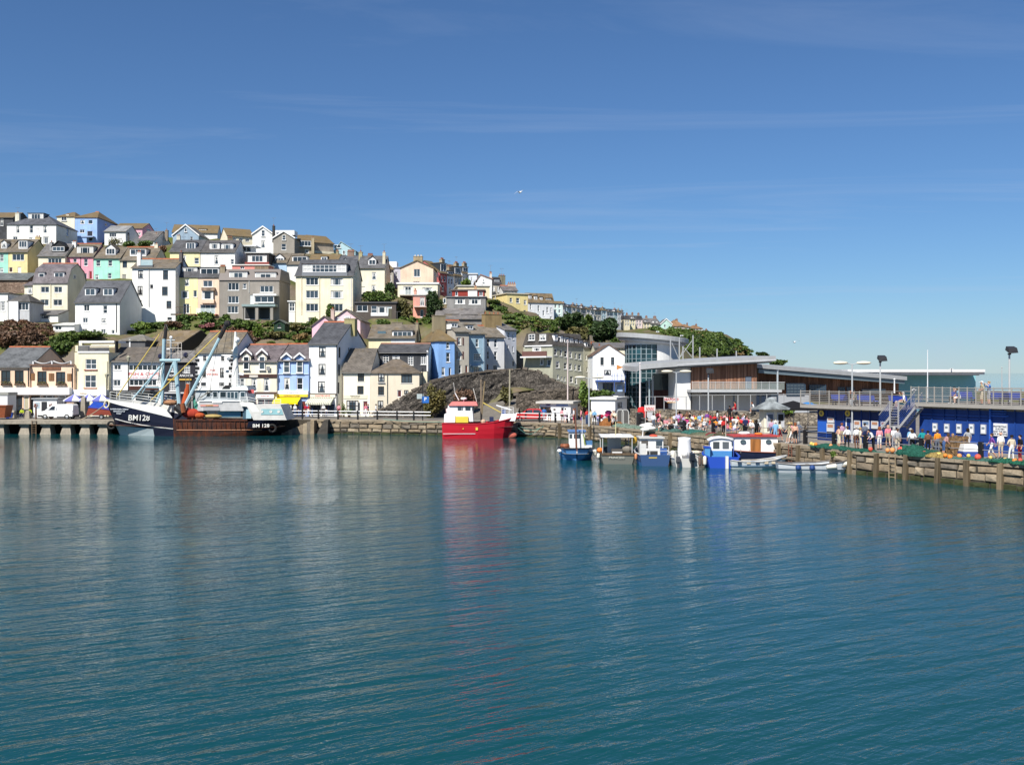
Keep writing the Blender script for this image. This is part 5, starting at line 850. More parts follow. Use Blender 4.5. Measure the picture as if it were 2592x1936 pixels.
for r_ in range(nr+1):
    m=MB();z=zbot+(zg-zbot)*r_/nr
    for c in range(nc): 
        a0,a1=ag0+(ag1-ag0)*c/nc,ag0+(ag1-ag0)*(c+1)/nc;m.tube((tc.x+rad*math.cos(a0),tc.y+rad*math.sin(a0),z),(tc.x+rad*math.cos(a1),tc.y+rad*math.sin(a1),z),.045,4)
    m.obj('transom',FRAMEB,T)
lf,rt=LP(*N2('b3',2,235),138),LP(*N2('b3',893,318),138);cc=(lf+rt)/2;tilt=math.atan2(lf.z-rt.z,rt.x-lf.x);rr=(rt-lf).length/2
def disc(r,z0,z1,name,mat):
    o=MB().lathe([(.01,z0),(r-.3,z0),(r,z0+.2),(r,z1-.05),(r-.1,z1),(.01,z1)],48).obj(name,mat,T,(cc.x,cc.y,cc.z));o.rotation_euler=(0,tilt,0);return o
disc(rr,-.5,.3,'tower_roof',GREYM);disc(rr*.93,-.8,-.502,'tower_soffit',paint((.55,.56,.58)))
# banner and fence on the terrace wall
tf=thing('terrace_fence','tall galvanised post fence along the market terrace','fence',PX(1640,1036,110));O2=Vector(tf.location)
for x in (1636,1658,1681,1737,1771,1803,1834,1868,1900,1941,1984,2026): MB().tube(PX(x,1038,110)-O2,PX(x,1003-max(0,x-1740)*.028,110)-O2,.05,6).obj('post',GREYM,tf)
MB().tube(PX(1636,1004,110)-O2,PX(1740,1004,110)-O2,.03,6).obj('rail',GREYM,tf);MB().tube(PX(1740,1001,110)-O2,PX(2052,997,110)-O2,.03,6).obj('rail',GREYM,tf)
bt=thing('banner','sagging white banner with red and orange lettering on the fence','banner',PX(1700,1012,109.9));m=MB();nseg=12
for k in range(nseg):
    def bp_(k,lo): f=k/nseg;x=1681+36*f;return PX(x,(1005 if not lo else 1014)+math.sin(math.pi*f)*(2.5 if not lo else 5),109.9)-Vector(bt.location)
    m.poly([bp_(k,1),bp_(k+1,1),bp_(k+1,0),bp_(k,0)])
m.obj('cloth',cloth((.75,.73,.72)),bt);text('SEAFOOD',bt,(0,-.05,.05),.38,paint((.6,.12,.12)));text('FESTIVAL',bt,(.05,-.05,-.28),.26,paint((.6,.3,.05)))
# teal hall beyond
t2=thing('teal_warehouse','teal rendered warehouse with pale flat roof beyond the containers','building',PX(2270,1060,146));t2.location.z=Q;O3=Vector(t2.location)
def pb2(name,x0,y0,x1,y1,D,dep,mat): a,b=PX(*N2('b4',x0,y0),D)-O3,PX(*N2('b4',x1,y1),D)-O3;return MB().box(a.x,b.x,a.y,a.y+dep,b.z,a.z).obj(name,mat,t2)
pb2('wall',1000,408,1755,830,146,12,plaster((.20,.44,.50),.1));pb2('roof',545,355,1845,380,141.5,20,paint((.70,.70,.70)));pb2('roof_edge',560,380,1840,404,142,19,paint((.62,.62,.63)));pb2('overhang',700,404,1790,412,142.4,4,paint((.4,.42,.44)))
# stone terrace wall behind the crowd
rock_wall('terrace_wall','grey-brown stone wall behind the seated crowd',[(1594,1035,110.5),(1640,1035,110.3),(1720,1037,110),(1800,1040,109.5),(1900,1043,109),(2000,1045,108.5),(2080,1046,107)],stone((.12,.105,.085),(.25,.215,.17),1.0,.8),amp=.08,seed=21,cap=False)
# ------------------------------------------------------------------ blue container cafe with the sun deck
BLUEC=paint((.012,.05,.24),.45,.25);BLUED=paint((.008,.025,.13),.5,.2);DECKM=rough_stone((.25,.23,.20),.25);YAWC=math.degrees(math.atan2(-.852,.523));DECKC=wood((.22,.19,.16))
h=House('b4','dark blue shipping container stall with posters and round badges',258,990,1020.5,735,84.3,BLUED,('flat',722),yaw=YAWC,depth=2.6,rm=DECKM,name='container_stall',cat='container',group='blue containers under the sun deck',found=.02,tp=False,oh=.02);CL=h
for k in range(9): x=258+k*82;h.box(x,742,x+6,1012,'rib',BLUEC,.06)
for y in (955,972,990,1006): h.box(270,y,990,y+5,'louvre',BLUEC,.05)
h.box(262,845,345,950,'shutter',paint((.02,.10,.45)),.07)
for x in (303,550): a,z=h.p(x,770);MB().lathe([(.01,0),(.26,0),(.26,.04),(.01,.04)],16).obj('round_badge',paint((.7,.5,.08)),h.t,(a,-.07,z)).rotation_euler=(math.pi/2,0,0);text('6',h.t,(a,-.13,z),.32,BLUED)
for q in ((350,808,412,858),(345,865,412,942),(600,838,660,915),(683,838,748,915),(765,842,832,915),(855,845,895,905)): b=h.box(*q,'poster',paint((.55,.56,.58)),.1);h.box(q[0]+8,q[1]+10,q[2]-8,(q[1]+q[3])/2,'poster_picture',paint(random.choice([(.25,.30,.36),(.40,.20,.12),(.15,.22,.33)])),.115)
h.w(520,808,575,1012,1,1,door=(.008,.03,.16));h.done()
h=House('b4','bright blue shipping container row with information boards',1222,2420,1090,722,75.95,BLUEC,('flat',708),yaw=YAWC,depth=2.6,rm=DECKM,name='container_stall',cat='container',group='blue containers under the sun deck',found=.02,tp=False,oh=.02);CRT=h
for k in range(12): x=1224+k*112;h.box(x,730,x+9,1082,'rib',BLUEC,.07)
for y in (790,820): h.box(1230,y-6,1870,y,'louvre',paint((.03,.12,.5)),.06)
for k in range(3): h.box(1890,745+k*24,2040,755+k*24,'louvre',paint((.03,.12,.5)),.1)
h.box(1880,728,1895,1080,'corner_post',paint((.03,.12,.5)),.16);h.box(1895,790,2060,800,'frame_bar',paint((.03,.12,.5)),.14)
for y in (1040,1058,1074): h.box(1560,y,1900,y+5,'louvre',paint((.03,.12,.5)),.06)
for q in ((1345,863,1390,945),(1455,868,1502,950),(1570,870,1618,958),(1690,870,1736,962),(1800,875,1850,965)):
    b=h.box(*q,'notice_frame',paint((.4,.42,.45)),.09);h.box(q[0]+6,q[1]+8,q[2]-6,q[3]-8,'notice',paint((.72,.73,.74)),.1);h.box(q[0]+10,q[1]+24,q[2]-12,q[1]+46,'notice_print',paint((.18,.22,.26)),.108)
b=h.box(1922,866,2048,985,'notice_board',paint((.74,.74,.74)),.12);a0,a1,z0,z1=h.rect(1922,866,2048,985,'f',-.12)
for k,tx in enumerate(('PROTECTING','OUR FISH','AND THE SEA','FOR EVERYONE')): text(tx,b,((a0+a1)/2,-.135,z1-.22-k*(z1-z0)*.2),.16,paint((.12,.13,.16)))
h.done()
def deck(hh,name,label,x0,x1,posts,gap=None):
    t=thing(name,label,'deck',hh.t.location,hh.yaw);W,d,zt=hh.W,hh.depth,max(hh.ht+.16,hh.zr);
    MB().box(x0,x1,-.75,7.5,zt+.003,zt+.14).obj('floor',DECKC,t);MB().box(x0,x1,-.8,-.752,zt-.08,zt+.2).obj('edge_beam',paint((.33,.31,.28)),t)
    z0=zt+.14;pm=paint((.34,.32,.29),.5)
    for k in range(8): z=z0+.12+k*.155;MB().tube((x0,-.72,z),(x1,-.72,z),.022 if k<7 else .035,5).obj('rail',pm,t)
    n=posts
    for k in range(n+1): x=x0+(x1-x0)*k/n;MB().box(x-.03,x+.03,-.76,-.69,z0,z0+1.3).obj('post',pm,t)
    for k in range(4): z=z0+.2+k*.32;MB().tube((x0,7.3,z),(x1,7.3,z),.02,5).obj('rail',pm,t)
    return t,z0
DL,ZDL=deck(CL,'sun_deck','railed sun deck above the dark blue container',-1.2,CL.W+.3,9);DR,ZDR=deck(CRT,'sun_deck','higher railed sun deck above the information boards',-.2,CRT.W,15)
# staircase between the two decks
st=thing('steel_staircase','blue and grey steel staircase up to the sun deck','staircase',CL.t.location,CL.yaw);gm=paint((.34,.34,.35),.5)
def L2(x,y,off=-1.0): return CL.p(x,y,'f',off)
fl=[(L2(880,905),L2(985,775)),(L2(1065,880),L2(1218,690))]
for (a0,z0),(a1,z1) in fl:
    for yy in (-1.5,-.55):
        m=MB();m.hexa([(a0,yy,z0-.35),(a1,yy,z1-.35),(a1,yy+.06,z1-.35),(a0,yy+.06,z0-.35)],[(a0,yy,z0-.1),(a1,yy,z1-.1),(a1,yy+.06,z1-.1),(a0,yy+.06,z0-.1)]);m.obj('stringer',gm,st)
        for k in range(6):
            dz=.05+k*.19;MB().tube((a0,yy,z0+dz),(a1,yy,z1+dz),.02 if k<5 else .035,5).obj('rail',gm if k in (5,) else paint((.04,.10,.38)),st)
    for k in range(9): f=(k+.5)/9;MB().box(a0+(a1-a0)*f-.16,a0+(a1-a0)*f+.16,-1.44,-.55,z0+(z1-z0)*f-.2,z0+(z1-z0)*f-.16).obj('tread',gm,st)
a0,z0=L2(985,885);a1=L2(1065,885)[0];MB().box(a0,a1,-1.5,-.5,z0-.1,z0).obj('landing',gm,st)
for k in range(9): MB().tube((a0,-1.5,z0+.1+k*.2),(a1,-1.5,z0+.1+k*.2),.02,5).obj('rail',gm,st)
for a in (a0,a1): MB().box(a-.05,a+.05,-1.55,-1.45,0,z0+1.9).obj('post',gm,st)
# ------------------------------------------------------------------ boats
ROPE=paint((.42,.36,.22),.9);TYRE=paint((.02,.02,.02),.8);FEND=paint((.72,.69,.60),.5);ORANGE=paint((.75,.20,.03),.6)
def loft(st,bands,name,parent,mats,close_stern=True,deck_z=None,deck_mat=None,side_fn=None):
    """st: stations (x, half-beam at sheer, sheer height, half-beam at water, keel depth, x at water), bow first"""
    rows=[]
    for x,ys,zs,yw,zk,xw in st: rows.append([(xw,0,zk),(xw,yw*.72,zk*.62),(xw,yw,-.02),(xw+(x-xw)*.3,yw+(ys-yw)*.45,zs*.30),(xw+(x-xw)*.62,yw+(ys-yw)*.78,zs*.62),(x,ys,zs)])
    m=MB();n=len(rows[0])
    for sg in (-1,1):
        for r0,r1 in zip(rows[:-1],rows[1:]):
            for j in range(n-1):
                q=[(r0[j][0],sg*r0[j][1],r0[j][2]),(r1[j][0],sg*r1[j][1],r1[j][2]),(r1[j+1][0],sg*r1[j+1][1],r1[j+1][2]),(r0[j+1][0],sg*r0[j+1][1],r0[j+1][2])]
                mi=side_fn((r0[j][0]+r1[j][0])/2,j) if side_fn else bands[j];m.poly(q if sg<0 else q[::-1],mi)
    for r in ([rows[-1]] if close_stern else []):
        m.poly([(p[0],-p[1],p[2]) for p in r]+[(p[0],p[1],p[2]) for p in r[::-1]],side_fn(r[-1][0],3) if side_fn else bands[3])
    h=m.obj(name,mats,parent)
    if deck_z is not None:
        dm=MB();f=(lambda zs: deck_z) if not callable(deck_z) else deck_z
        L_=[(x*(1) ,ys*.97,f(zs)) for x,ys,zs,*_ in st]
        for a,b in zip(L_[:-1],L_[1:]): dm.poly([(a[0],-a[1],a[2]),(b[0],-b[1],b[2]),(b[0],b[1],b[2]),(a[0],a[1],a[2])])
        dm.obj('deck',deck_mat or paint((.35,.33,.30),.8),parent)
    return h
def gunwale(st,parent,mat,r=.06,dz=0.0,i0=0,i1=None,name='gunwale'):
    for sg in (-1,1): MB().path([Vector((x,sg*ys,zs+dz)) for x,ys,zs,*_ in st[i0:i1]],r,6).obj(name,mat,parent)
def rails(parent,pts,h,mat,n_r=3,r=.03,name='railing'):
    m=MB()
    for p in pts: m.tube(p,(p[0],p[1],p[2]+h),r,5)
    for k in range(n_r): m.path([Vector((p[0],p[1],p[2]+h*(k+1)/n_r)) for p in pts],r*.8,5)
    return m.obj(name,mat,parent)
def fender(parent,p,r=.14,L=.5,mat=None): MB().lathe([(.02,0),(r*.8,.04),(r,.14),(r,L-.14),(r*.8,L-.04),(.03,L)],10).obj('fender',mat or FEND,parent,p,smooth=True)
def tyre(parent,p,rz=0,r=.42):
    m=MB();n=14
    for k in range(n):
        a,b=k/n*6.283,(k+1)/n*6.283;m.tube((math.cos(a)*r,0,math.sin(a)*r),(math.cos(b)*r,0,math.sin(b)*r),.13,6,cap=False)
    return m.obj('tyre',TYRE,parent,p,rz=rz)
def panes(parent,rects,y,mat=None,face='y',name='window',rim=None):
    for x0,x1,z0,z1 in rects:
        o=MB().box(x0,x1,y-.02,y+.02,z0,z1).obj(name,mat or glass(),parent)
        if rim: MB().box(x0-.05,x1+.05,y-.012,y+.03,z0-.05,z1+.05).obj('window_rim',rim,o)
def netheap(name,label,loc,blobs,col,n=500,size=.09,cat='net',group=None):
    t=thing(name,label,cat,loc,0,group);m=MB()
    for b in blobs:
        nn,mm=12,8
        for i in range(mm+1):
            for k in range(nn):
                th,ph=i/mm*math.pi/2,k/nn*6.283;d=Vector((math.cos(ph)*math.sin(th),math.sin(ph)*math.sin(th),math.cos(th)));f=1+.28*noise.noise(d*2.3+Vector(b[:3])*3);m.v.append((b[0]+d.x*b[3]*f,b[1]+d.y*b[4]*f,max(-.02,b[2]+d.z*b[5]*f)))
        o=len(m.v)-(mm+1)*nn;m.f+=[(o+i*nn+k,o+i*nn+(k+1) % nn,o+(i+1)*nn+(k+1) % nn,o+(i+1)*nn+k) for i in range(mm) for k in range(nn)];m.mi+=[0]*(mm*nn)
    mt=NT('fishing_net');v=mt.noise(9,5,.8);mt.set(mt.mix(mt.ramp(v,[(.35,0.0),(.6,1.0)]),sc(col,.45),sc(col,1.4)),.95,spec=.1);mt.bump(v,1.0,.12);m.obj('net_heap',mt.m,t,smooth=True)
    rg=random.Random(int(loc[0]*100));s=MB()
    for k in range(26):
        b=rg.choice(blobs);a=rg.uniform(0,6.28);r=rg.uniform(.2,.95);x,y=b[0]+math.cos(a)*b[3]*r,b[1]+math.sin(a)*b[4]*r;z=b[2]+b[5]*math.sqrt(max(0,1-r*r))+.02
        s.tube((x,y,z),(x+rg.uniform(-.3,.3),y+rg.uniform(-.2,.2),max(.02,z-rg.uniform(0,.15))),.015,4)
    s.obj('rope_strands',paint(sc(col,1.2),.9),t);return t
# --- the beam trawler
TRD=117.8;TO=Vector((PX(268,1100,TRD).x,TRD,0));TR=thing('fishing_trawler','navy blue and rust-brown beam trawler with pale blue gantry','trawler',TO)
def tp(c,x,y,ly=0.0): nx,ny=N2(c,x,y);return PX(nx,ny,TRD+ly)-TO
NAVY=rusty((.006,.009,.026),.12);RUST=rusty((.040,.018,.014),.62,(.105,.030,.013));BOTT=rusty((.38,.44,.46),.2);TWHITE=rusty((.68,.68,.65),.10,(.30,.12,.04));TGREY=paint((.44,.48,.50),.55,.2);TBLUE=rusty((.33,.48,.54),.2);DTEAL=paint((.05,.22,.30))
ts=[(0,.12,4.05,.03,-.3,1.7),(.9,.95,3.92,.35,-.9,2.2),(2.4,1.85,3.62,.95,-1.3,3.2),(4.2,2.4,3.25,1.6,-1.5,4.7),(6.4,2.7,2.75,2.2,-1.6,6.6),(9.0,2.8,2.12,2.55,-1.6,9.0),(9.3,2.8,1.95,2.55,-1.6,9.3),(13.5,2.8,1.85,2.6,-1.6,13.4),(17.6,2.75,1.80,2.3,-1.5,17.2),(17.8,2.75,1.72,2.25,-1.5,17.4),(19.6,2.45,1.85,1.3,-.9,18.6),(20.8,1.95,2.05,.5,-.3,19.3),(21.2,1.4,2.12,.1,0.1,19.6)]
loft(ts,None,'hull',TR,[NAVY,RUST,BOTT],True,lambda z: 1.2 if z>2.6 else 1.0,rusty((.2,.14,.1),.6),lambda x,j: (2 if x<7.5 and j<=2 else (1 if 9.1<x<17.7 or (x>9 and j<=2) else (0 if j>1 else 1))))
def hy(x,z):                     # half-beam of the trawler hull at height z
    for a,b in zip(ts[:-1],ts[1:]):
        if a[0]<=x<=b[0]: f=(x-a[0])/(b[0]-a[0]);ys=a[1]+(b[1]-a[1])*f;yw=a[3]+(b[3]-a[3])*f;zs=a[2]+(b[2]-a[2])*f;t=z/zs;return yw+(ys-yw)*min(1,t*1.15 if t<.7 else t+.1*(1-t))
    return 1
m=MB()                          # white bow bulwark
bw=[(-.05,.14,4.04,4.32),(.9,.97,3.91,4.2),(2.4,1.88,3.61,4.05),(4.2,2.43,3.24,3.9),(6.4,2.73,2.74,3.6),(7.6,2.76,2.46,3.45),(8.2,2.8,2.3,3.1),(8.9,2.82,2.14,2.25)]
for sg in (-1,1):
    for a,b in zip(bw[:-1],bw[1:]): m.poly([(a[0],sg*a[1],a[2]),(b[0],sg*b[1],b[2]),(b[0],sg*b[1],b[3]),(a[0],sg*a[1],a[3])])
m.obj('bow_bulwark',TWHITE,TR)
for sg in (-1,1): MB().path([Vector((x,sg*(hy(x,z)+.05),z)) for x,z in ((1.6,1.95),(3,1.65),(5,1.3),(7,1.05),(9,.85))],.07,5).obj('rubbing_strake',paint((.55,.55,.52),.7,.4),TR)
MB().path([Vector((x,-(hy(x,.7)+.04),.72)) for x in (9.4,12,15,17.6,19.2)],.06,5).obj('rubbing_strake',paint((.30,.12,.05)),TR);MB().box(9.3,17.7,-2.9,-2.78,1.80,1.98).obj('bulwark_cap',RUST,TR)
for k in range(15): MB().box(9.5+k*.56,9.56+k*.56,-2.87,-2.8,.95,1.8).obj('hull_rib',RUST,TR).scale=(1,.985,1)
m=text('BM128',TR,(4.9,-(hy(4.9,2.1))-.14,2.12),.95,paint((.62,.62,.58),.6,.3),rot=(math.pi/2-.16,0,-.12),name='registration');m2=text('BM 128',TR,(19.25,-2.66,1.22),.62,paint((.62,.62,.58),.6,.3),rot=(math.pi/2-.5,0,.20),name='registration')
for k in range(3): text(['SOUTHERN FISHING COMPANY','TRAWLING OUT OF','THE BAY'][k],TR,(2.3-k*.05,-(hy(2.2,3.0))-.16+k*.06,3.12-k*.26),.2,paint((.6,.65,.7)),rot=(math.pi/2-.3,0,-.42),name='name_lettering')
# foredeck rails
rails(TR,[(x,-y,z) for x,y,_,z in bw[1:6]],.95,TWHITE,3,.035);rails(TR,[(x,y,z) for x,y,_,z in bw[1:6]],.95,TWHITE,3,.035)
MB().lathe([(.5,0),(.5,.1),(.35,.1),(.35,0),(.5,0)],18).obj('anchor_ring',paint((.6,.55,.4)),TR,(.45,-.75,3.7)).rotation_euler=(1.4,0,-.5)
# gantry, mast and derricks
def tb(name,c,a,b,r,mat,la=0.0,lb=None,r2=None): return MB().tube(tp(c,*a,la),tp(c,*b,la if lb is None else lb),r,8,r2=r2).obj(name,mat,TR)
BLACKP=rusty((.02,.02,.022),.3);YROPE=paint((.62,.46,.10),.8)
for ly in (-1.3,1.3): tb('gantry_leg','a6',(800,300),(775,1150),.19,TBLUE,ly*.9);tb('gantry_leg','a6',(945,590),(1005,1170),.27,TBLUE,ly);tb('gantry_strut','a6',(800,610),(390,1085),.11,TBLUE,ly);tb('gantry_strut','a6',(930,600),(700,1125),.12,TBLUE,ly)
for ly in (-1.35,1.35): tb('gantry_beam','a6',(748,580),(1015,578),.17,TBLUE,ly)
MB().tube(tp('a6',760,580,-1.4),tp('a6',760,580,1.4),.15,8).obj('gantry_beam',TBLUE,TR);MB().tube(tp('a6',1000,578,-1.4),tp('a6',1000,578,1.4),.15,8).obj('gantry_beam',TBLUE,TR);tb('gantry_strut','a6',(520,930),(760,935),.07,TBLUE,-1.2);tb('gantry_strut','a6',(500,1030),(740,650),.05,TBLUE,1.0)
tb('raised_derrick','a6',(795,560),(815,290),.17,TBLUE,.6);tb('derrick_head','a6',(812,300),(832,105),.22,BLACKP,.6);tb('derrick','a6',(1060,1200),(1528,285),.22,TBLUE,-1.6,-2.2,.19);tb('derrick_head','a6',(1528,285),(1625,95),.26,BLACKP,-2.2,-2.3);MB().ball(tp('a6',1630,100,-2.3),.42,8,6).obj('derrick_block',BLACKP,TR)
for a,b,ly in (((1540,200),(620,1112),-2.2),((742,238),(185,1055),-1.0)): tb('stay','a6',a,b,.06,YROPE,ly)
for a,b,ly in (((1515,300),(1400,960),-2.0),((1640,130),(1560,560),-2.2),((1690,150),(1680,420),-2.0),((990,470),(1200,620),0),((1020,560),(1260,400),.5)): tb('stay','a6',a,b,.025,paint((.06,.06,.06)),ly)
rails(TR,[tp('a6',x,558,ly) for x,ly in ((822,-1),(880,-1),(985,-1),(1030,-1))],1.9,paint((.62,.55,.48)),3,.04);rails(TR,[tp('a6',x,558,ly) for x,ly in ((822,1),(985,1),(1030,1))],1.9,paint((.62,.55,.48)),3,.04)
tb('light_mast','a6',(890,560),(890,290),.12,TGREY);tb('mast_arm','a6',(838,318),(945,316),.07,TGREY);MB().ball(tp('a6',893,280),.2,8,6).obj('mast_light',WHITEF,TR);MB().ball(tp('a6',860,435),.18,8,6,sx=1.6,sz=.5).obj('deck_light',WHITEF,TR)
for x,y,ly in ((1085,515,-.8),(755,530,-.8)): MB().lathe([(.05,-.3),(.3,-.1),(.3,.2),(.1,.35)],8).obj('float_buoy',paint((.02,.02,.05)),TR,tp('a6',x,y,ly))
for a,b,ly in (((815,120),(500,1030),-.5),((830,110),(990,560),0),((1620,110),(1130,1180),-2.2),((1600,140),(1010,580),-1),((1090,760),(1075,1100),-1.4),((1130,770),(1140,1180),-1.4),((760,590),(720,880),-1.4),((790,620),(745,880),-1.5),((1430,980),(1230,1080),-2),((1390,970),(1200,1150),-2),((1170,1060),(1085,1230),-2.4),((1160,1080),(1050,1240),-2.4)): tb('stay','a6',a,b,.035,paint((.16,.15,.12),.9),ly)
# deck clutter
def blob(name,c,x,y,rx,rz,mat,ly=-1.5,ry=.5): p=tp(c,x,y,ly);MB().ball((0,0,0),1,10,8).obj(name,mat,TR,p).scale=(rx,ry,rz)
REDN=cloth((.36,.05,.03));ONET=cloth((.42,.085,.03));GNET=cloth((.07,.26,.20))
m=MB();a,b=tp('a6',1115,885,-1.2),tp('a6',1080,1150,-1.2);m.tube(a,b,.22,8,r2=.5);m.obj('hanging_net',ONET,TR);m=MB();m.tube(tp('a6',1185,1050,-1.2),tp('a6',1240,1230,-1.5),.1,7,r2=.35);m.obj('hanging_net',GNET,TR)
blob('net_bundle','a6',1180,1270,.9,.55,REDN,-1.9);blob('net_bundle','a6',1270,1300,.6,.35,ONET,-2.2);blob('net_bundle','a6',1110,1265,.7,.6,paint((.25,.02,.03)),-1.6);blob('net_bundle','c3',590,640,.7,.45,paint((.02,.09,.08)),-1.4);blob('winch','c3',800,690,1.1,.25,cloth((.4,.3,.12)),-1.8);blob('rope_coil','a6',880,1130,.9,.35,cloth((.35,.18,.1)),-1.0,.6)
tb('derrick_foot','a6',(960,1180),(1060,1260),.5,BLACKP,-2.0);tb('derrick_foot','a6',(1040,1140),(1060,1260),.3,rusty((.3,.12,.05),.8),-2.4)
# superstructure
def sb(name,c,x0,y0,x1,y1,l0,l1,mat,parent=TR,tl=0,tr=0):
    a,b=tp(c,x0,y1,l0),tp(c,x1,y0,l0);m=MB();m.hexa([(a.x,l0,a.z),(b.x,l0,a.z),(b.x,l1,a.z),(a.x,l1,a.z)],[(a.x+tl,l0*.96,b.z),(b.x-tr,l0*.96,b.z),(b.x-tr,l1*.96,b.z),(a.x+tl,l1*.96,b.z)]);return m.obj(name,mat,parent)
wh=sb('wheelhouse','c3',480,205,1470,410,-1.75,1.75,TGREY,tl=-.1,tr=.35);sb('wheelhouse_roof','c3',455,150,1460,203,-1.95,1.95,TWHITE,tl=.5,tr=.1);sb('roof_locker','c3',1130,118,1440,152,-1.4,1.4,TGREY);m=MB();a=tp('c3',970,175,-1.95);b=tp('c3',1115,112,-1.95);m.hexa([(a.x,-1.98,a.z),(b.x,-1.98,a.z),(b.x,-.5,a.z),(a.x,-.5,a.z)],[(b.x-.5,-1.98,b.z),(b.x,-1.98,b.z),(b.x,-.5,b.z),(b.x-.5,-.5,b.z)]);m.obj('roof_vent',SHOPDARK,TR)
for q in ((940,235,1045,335),(1072,238,1125,345),(1140,238,1195,352),(1212,238,1265,358),(1322,242,1395,345),(808,235,880,330),(690,240,750,325)):
    a,b=tp('c3',q[0],q[3],-1.8),tp('c3',q[2],q[1],-1.8);o=MB().box(a.x,b.x,-1.81,-1.76,a.z,b.z).obj('window',glass((.015,.03,.04)),wh);o=MB().box(a.x-.06,b.x+.06,-1.80,-1.765,a.z-.06,b.z+.06).obj('window_rim',paint((.6,.64,.66)),wh)
dh=sb('deckhouse','c3',500,405,1370,590,-2.05,2.0,paint((.46,.46,.46),.6,.2),tl=.25);sb('deckhouse_lower','c3',900,590,1320,700,-1.5,1.5,rusty((.12,.30,.40),.1));sb('name_plate','c3',565,470,905,505,-2.09,-2.0,paint((.30,.06,.04)),dh);text('FIGHTER',dh,tp('c3',735,488,-2.12),.22,GOLD,name='name_lettering');sb('white_band','c3',540,398,1330,412,-2.1,-1.9,TWHITE);sb('white_panel','c3',790,405,970,435,-2.12,-2.0,WHITEF,dh)
sb('arch_door','c3',620,520,930,582,-2.1,-2.0,paint((.25,.25,.26)),dh);ds=sb('aft_shelter','c3',1560,475,2180,760,-2.35,2.2,paint((.58,.57,.54),.6,.2),tl=-.9,tr=.75);pn=sb('teal_stripe','c3',1700,545,2120,660,-2.37,-2.2,paint((.22,.42,.45),.55,.2),ds,tr=.25)
for x in (1720,1885,2030): p=tp('c3',x,602,-2.33);MB().lathe([(.01,0),(.17,0),(.17,.06),(.12,.06),(.12,.03),(.01,.03)],12).obj('porthole',paint((.7,.7,.66)),ds,p).rotation_euler=(math.pi/2,0,0)
m=MB();pa=[tp('c3',*q,-2.3) for q in ((1300,420),(1330,500),(1440,510),(1520,580),(1600,740),(1720,750),(1700,640),(1620,520),(1560,440),(1480,425))];m.add([(p.x,-2.3,p.z) for p in pa]+[(p.x,-2.18,p.z) for p in pa],[tuple(range(10)),tuple(range(19,9,-1))]+[(k,10+k,10+(k+1) % 10,(k+1) % 10) for k in range(10)]);m.obj('side_arch',TWHITE,TR);sb('blue_davit','c3',1420,560,1520,730,-2.2,-1.6,TBLUE);sb('shelter_back','c3',1360,510,1480,740,-1.9,1.8,paint((.05,.10,.14)))
rails(TR,[tp('c3',x,475 if x>1500 else 430,-2.0) for x in (1310,1450,1640,1770,1950,2070)],.62,TWHITE,2,.035,'aft_railing');rails(TR,[tp('c3',x,475,1.6) for x in (1400,1640,1950,2070)],.62,TWHITE,2,.035,'aft_railing')
rails(TR,[tp('a7',x,930,ly) for x,ly in ((235,-1.4),(300,-1.4),(350,-1.4),(430,-1.4))],1.0,TWHITE,3,.03,'roof_railing');p=tp('a7',290,925);m=MB();m.lathe([(.55,0),(.42,1.9),(.3,3.0),(.26,3.8),(.34,4.0),(.12,6.6)],10,c=(p.x,0));m.obj('funnel_mast',TWHITE,TR,(0,0,p.z));tb('radar_arm','a7',(110,515),(280,518),.09,WHITEF);tb('radar_post','a7',(272,520),(270,450),.06,WHITEF);tb('radar_arm','a7',(240,452),(305,450),.06,WHITEF);tb('antenna','a7',(310,460),(305,350),.05,WHITEF);MB().ball((0,0,0),.36,12,8).obj('radome',WHITEF,TR,tp('a7',310,315),smooth=True);tb('radar_platform','a7',(215,745),(395,765),.12,WHITEF)
for x,y in ((200,560),(185,725),(300,540)): MB().ball((0,0,0),.25,8,6,sz=.7).obj('deck_lamp',TGREY,TR,tp('a7',x,y))
tb('ensign_staff','a7',(480,930),(545,1010),.04,WHITEF);sb('ensign','a7',450,960,530,1010,-.9,-.86,cloth((.55,.12,.12)))
for x,z in ((1.0,1.2),(20.4,.9)): tyre(TR,(x,-(hy(x,1.2)+.25),z),0)
# --- the red boat
RD=112.6;RO=Vector((PX(1121,1107,RD).x,RD,0));RB=thing('red_fishing_boat','bright red fishing boat with white wheelhouse and bulbous bow','fishing boat',RO)
def rp(x,y,ly=0.0): nx,ny=N2('b5',x,y);return PX(nx,ny,RD+ly)-RO
REDH=rusty((.45,.008,.022),.06,(.28,.06,.05));k=F/RD
s_=[(x*.149/k*1.0,ys,z*1.24,yw,zk,xw*.149/k) for x,ys,z,yw,zk,xw in ((1245,.1,2.02,.05,-.3,1120),(1180,.75,1.86,.35,-.7,1090),(1060,1.3,1.68,.9,-.9,1020),(880,1.65,1.48,1.35,-1,870),(600,1.8,1.34,1.6,-1,600),(300,1.8,1.34,1.6,-1,300),(0,1.6,1.38,1.45,-.8,10))]
loft(s_,[1,1,0,0,0],'hull',RB,[REDH,paint((.55,.16,.12),.6,.3)],True,1.3,paint((.3,.3,.3)));gunwale(s_,RB,REDH,.06);MB().path([Vector((x/k*.149,-(1.74 if x<800 else 1.5),.55)) for x in (20,300,560)],.03,4).obj('white_line',WHITEF,RB)
MB().ball((0,0,0),1,12,8).obj('bow_bulb',paint((.55,.13,.09),.5,.3),RB,rp(1420,1215),smooth=True)
for ch in RB.children:
    if ch.name.startswith('bow_bulb'): ch.scale=(.75,.35,.42)
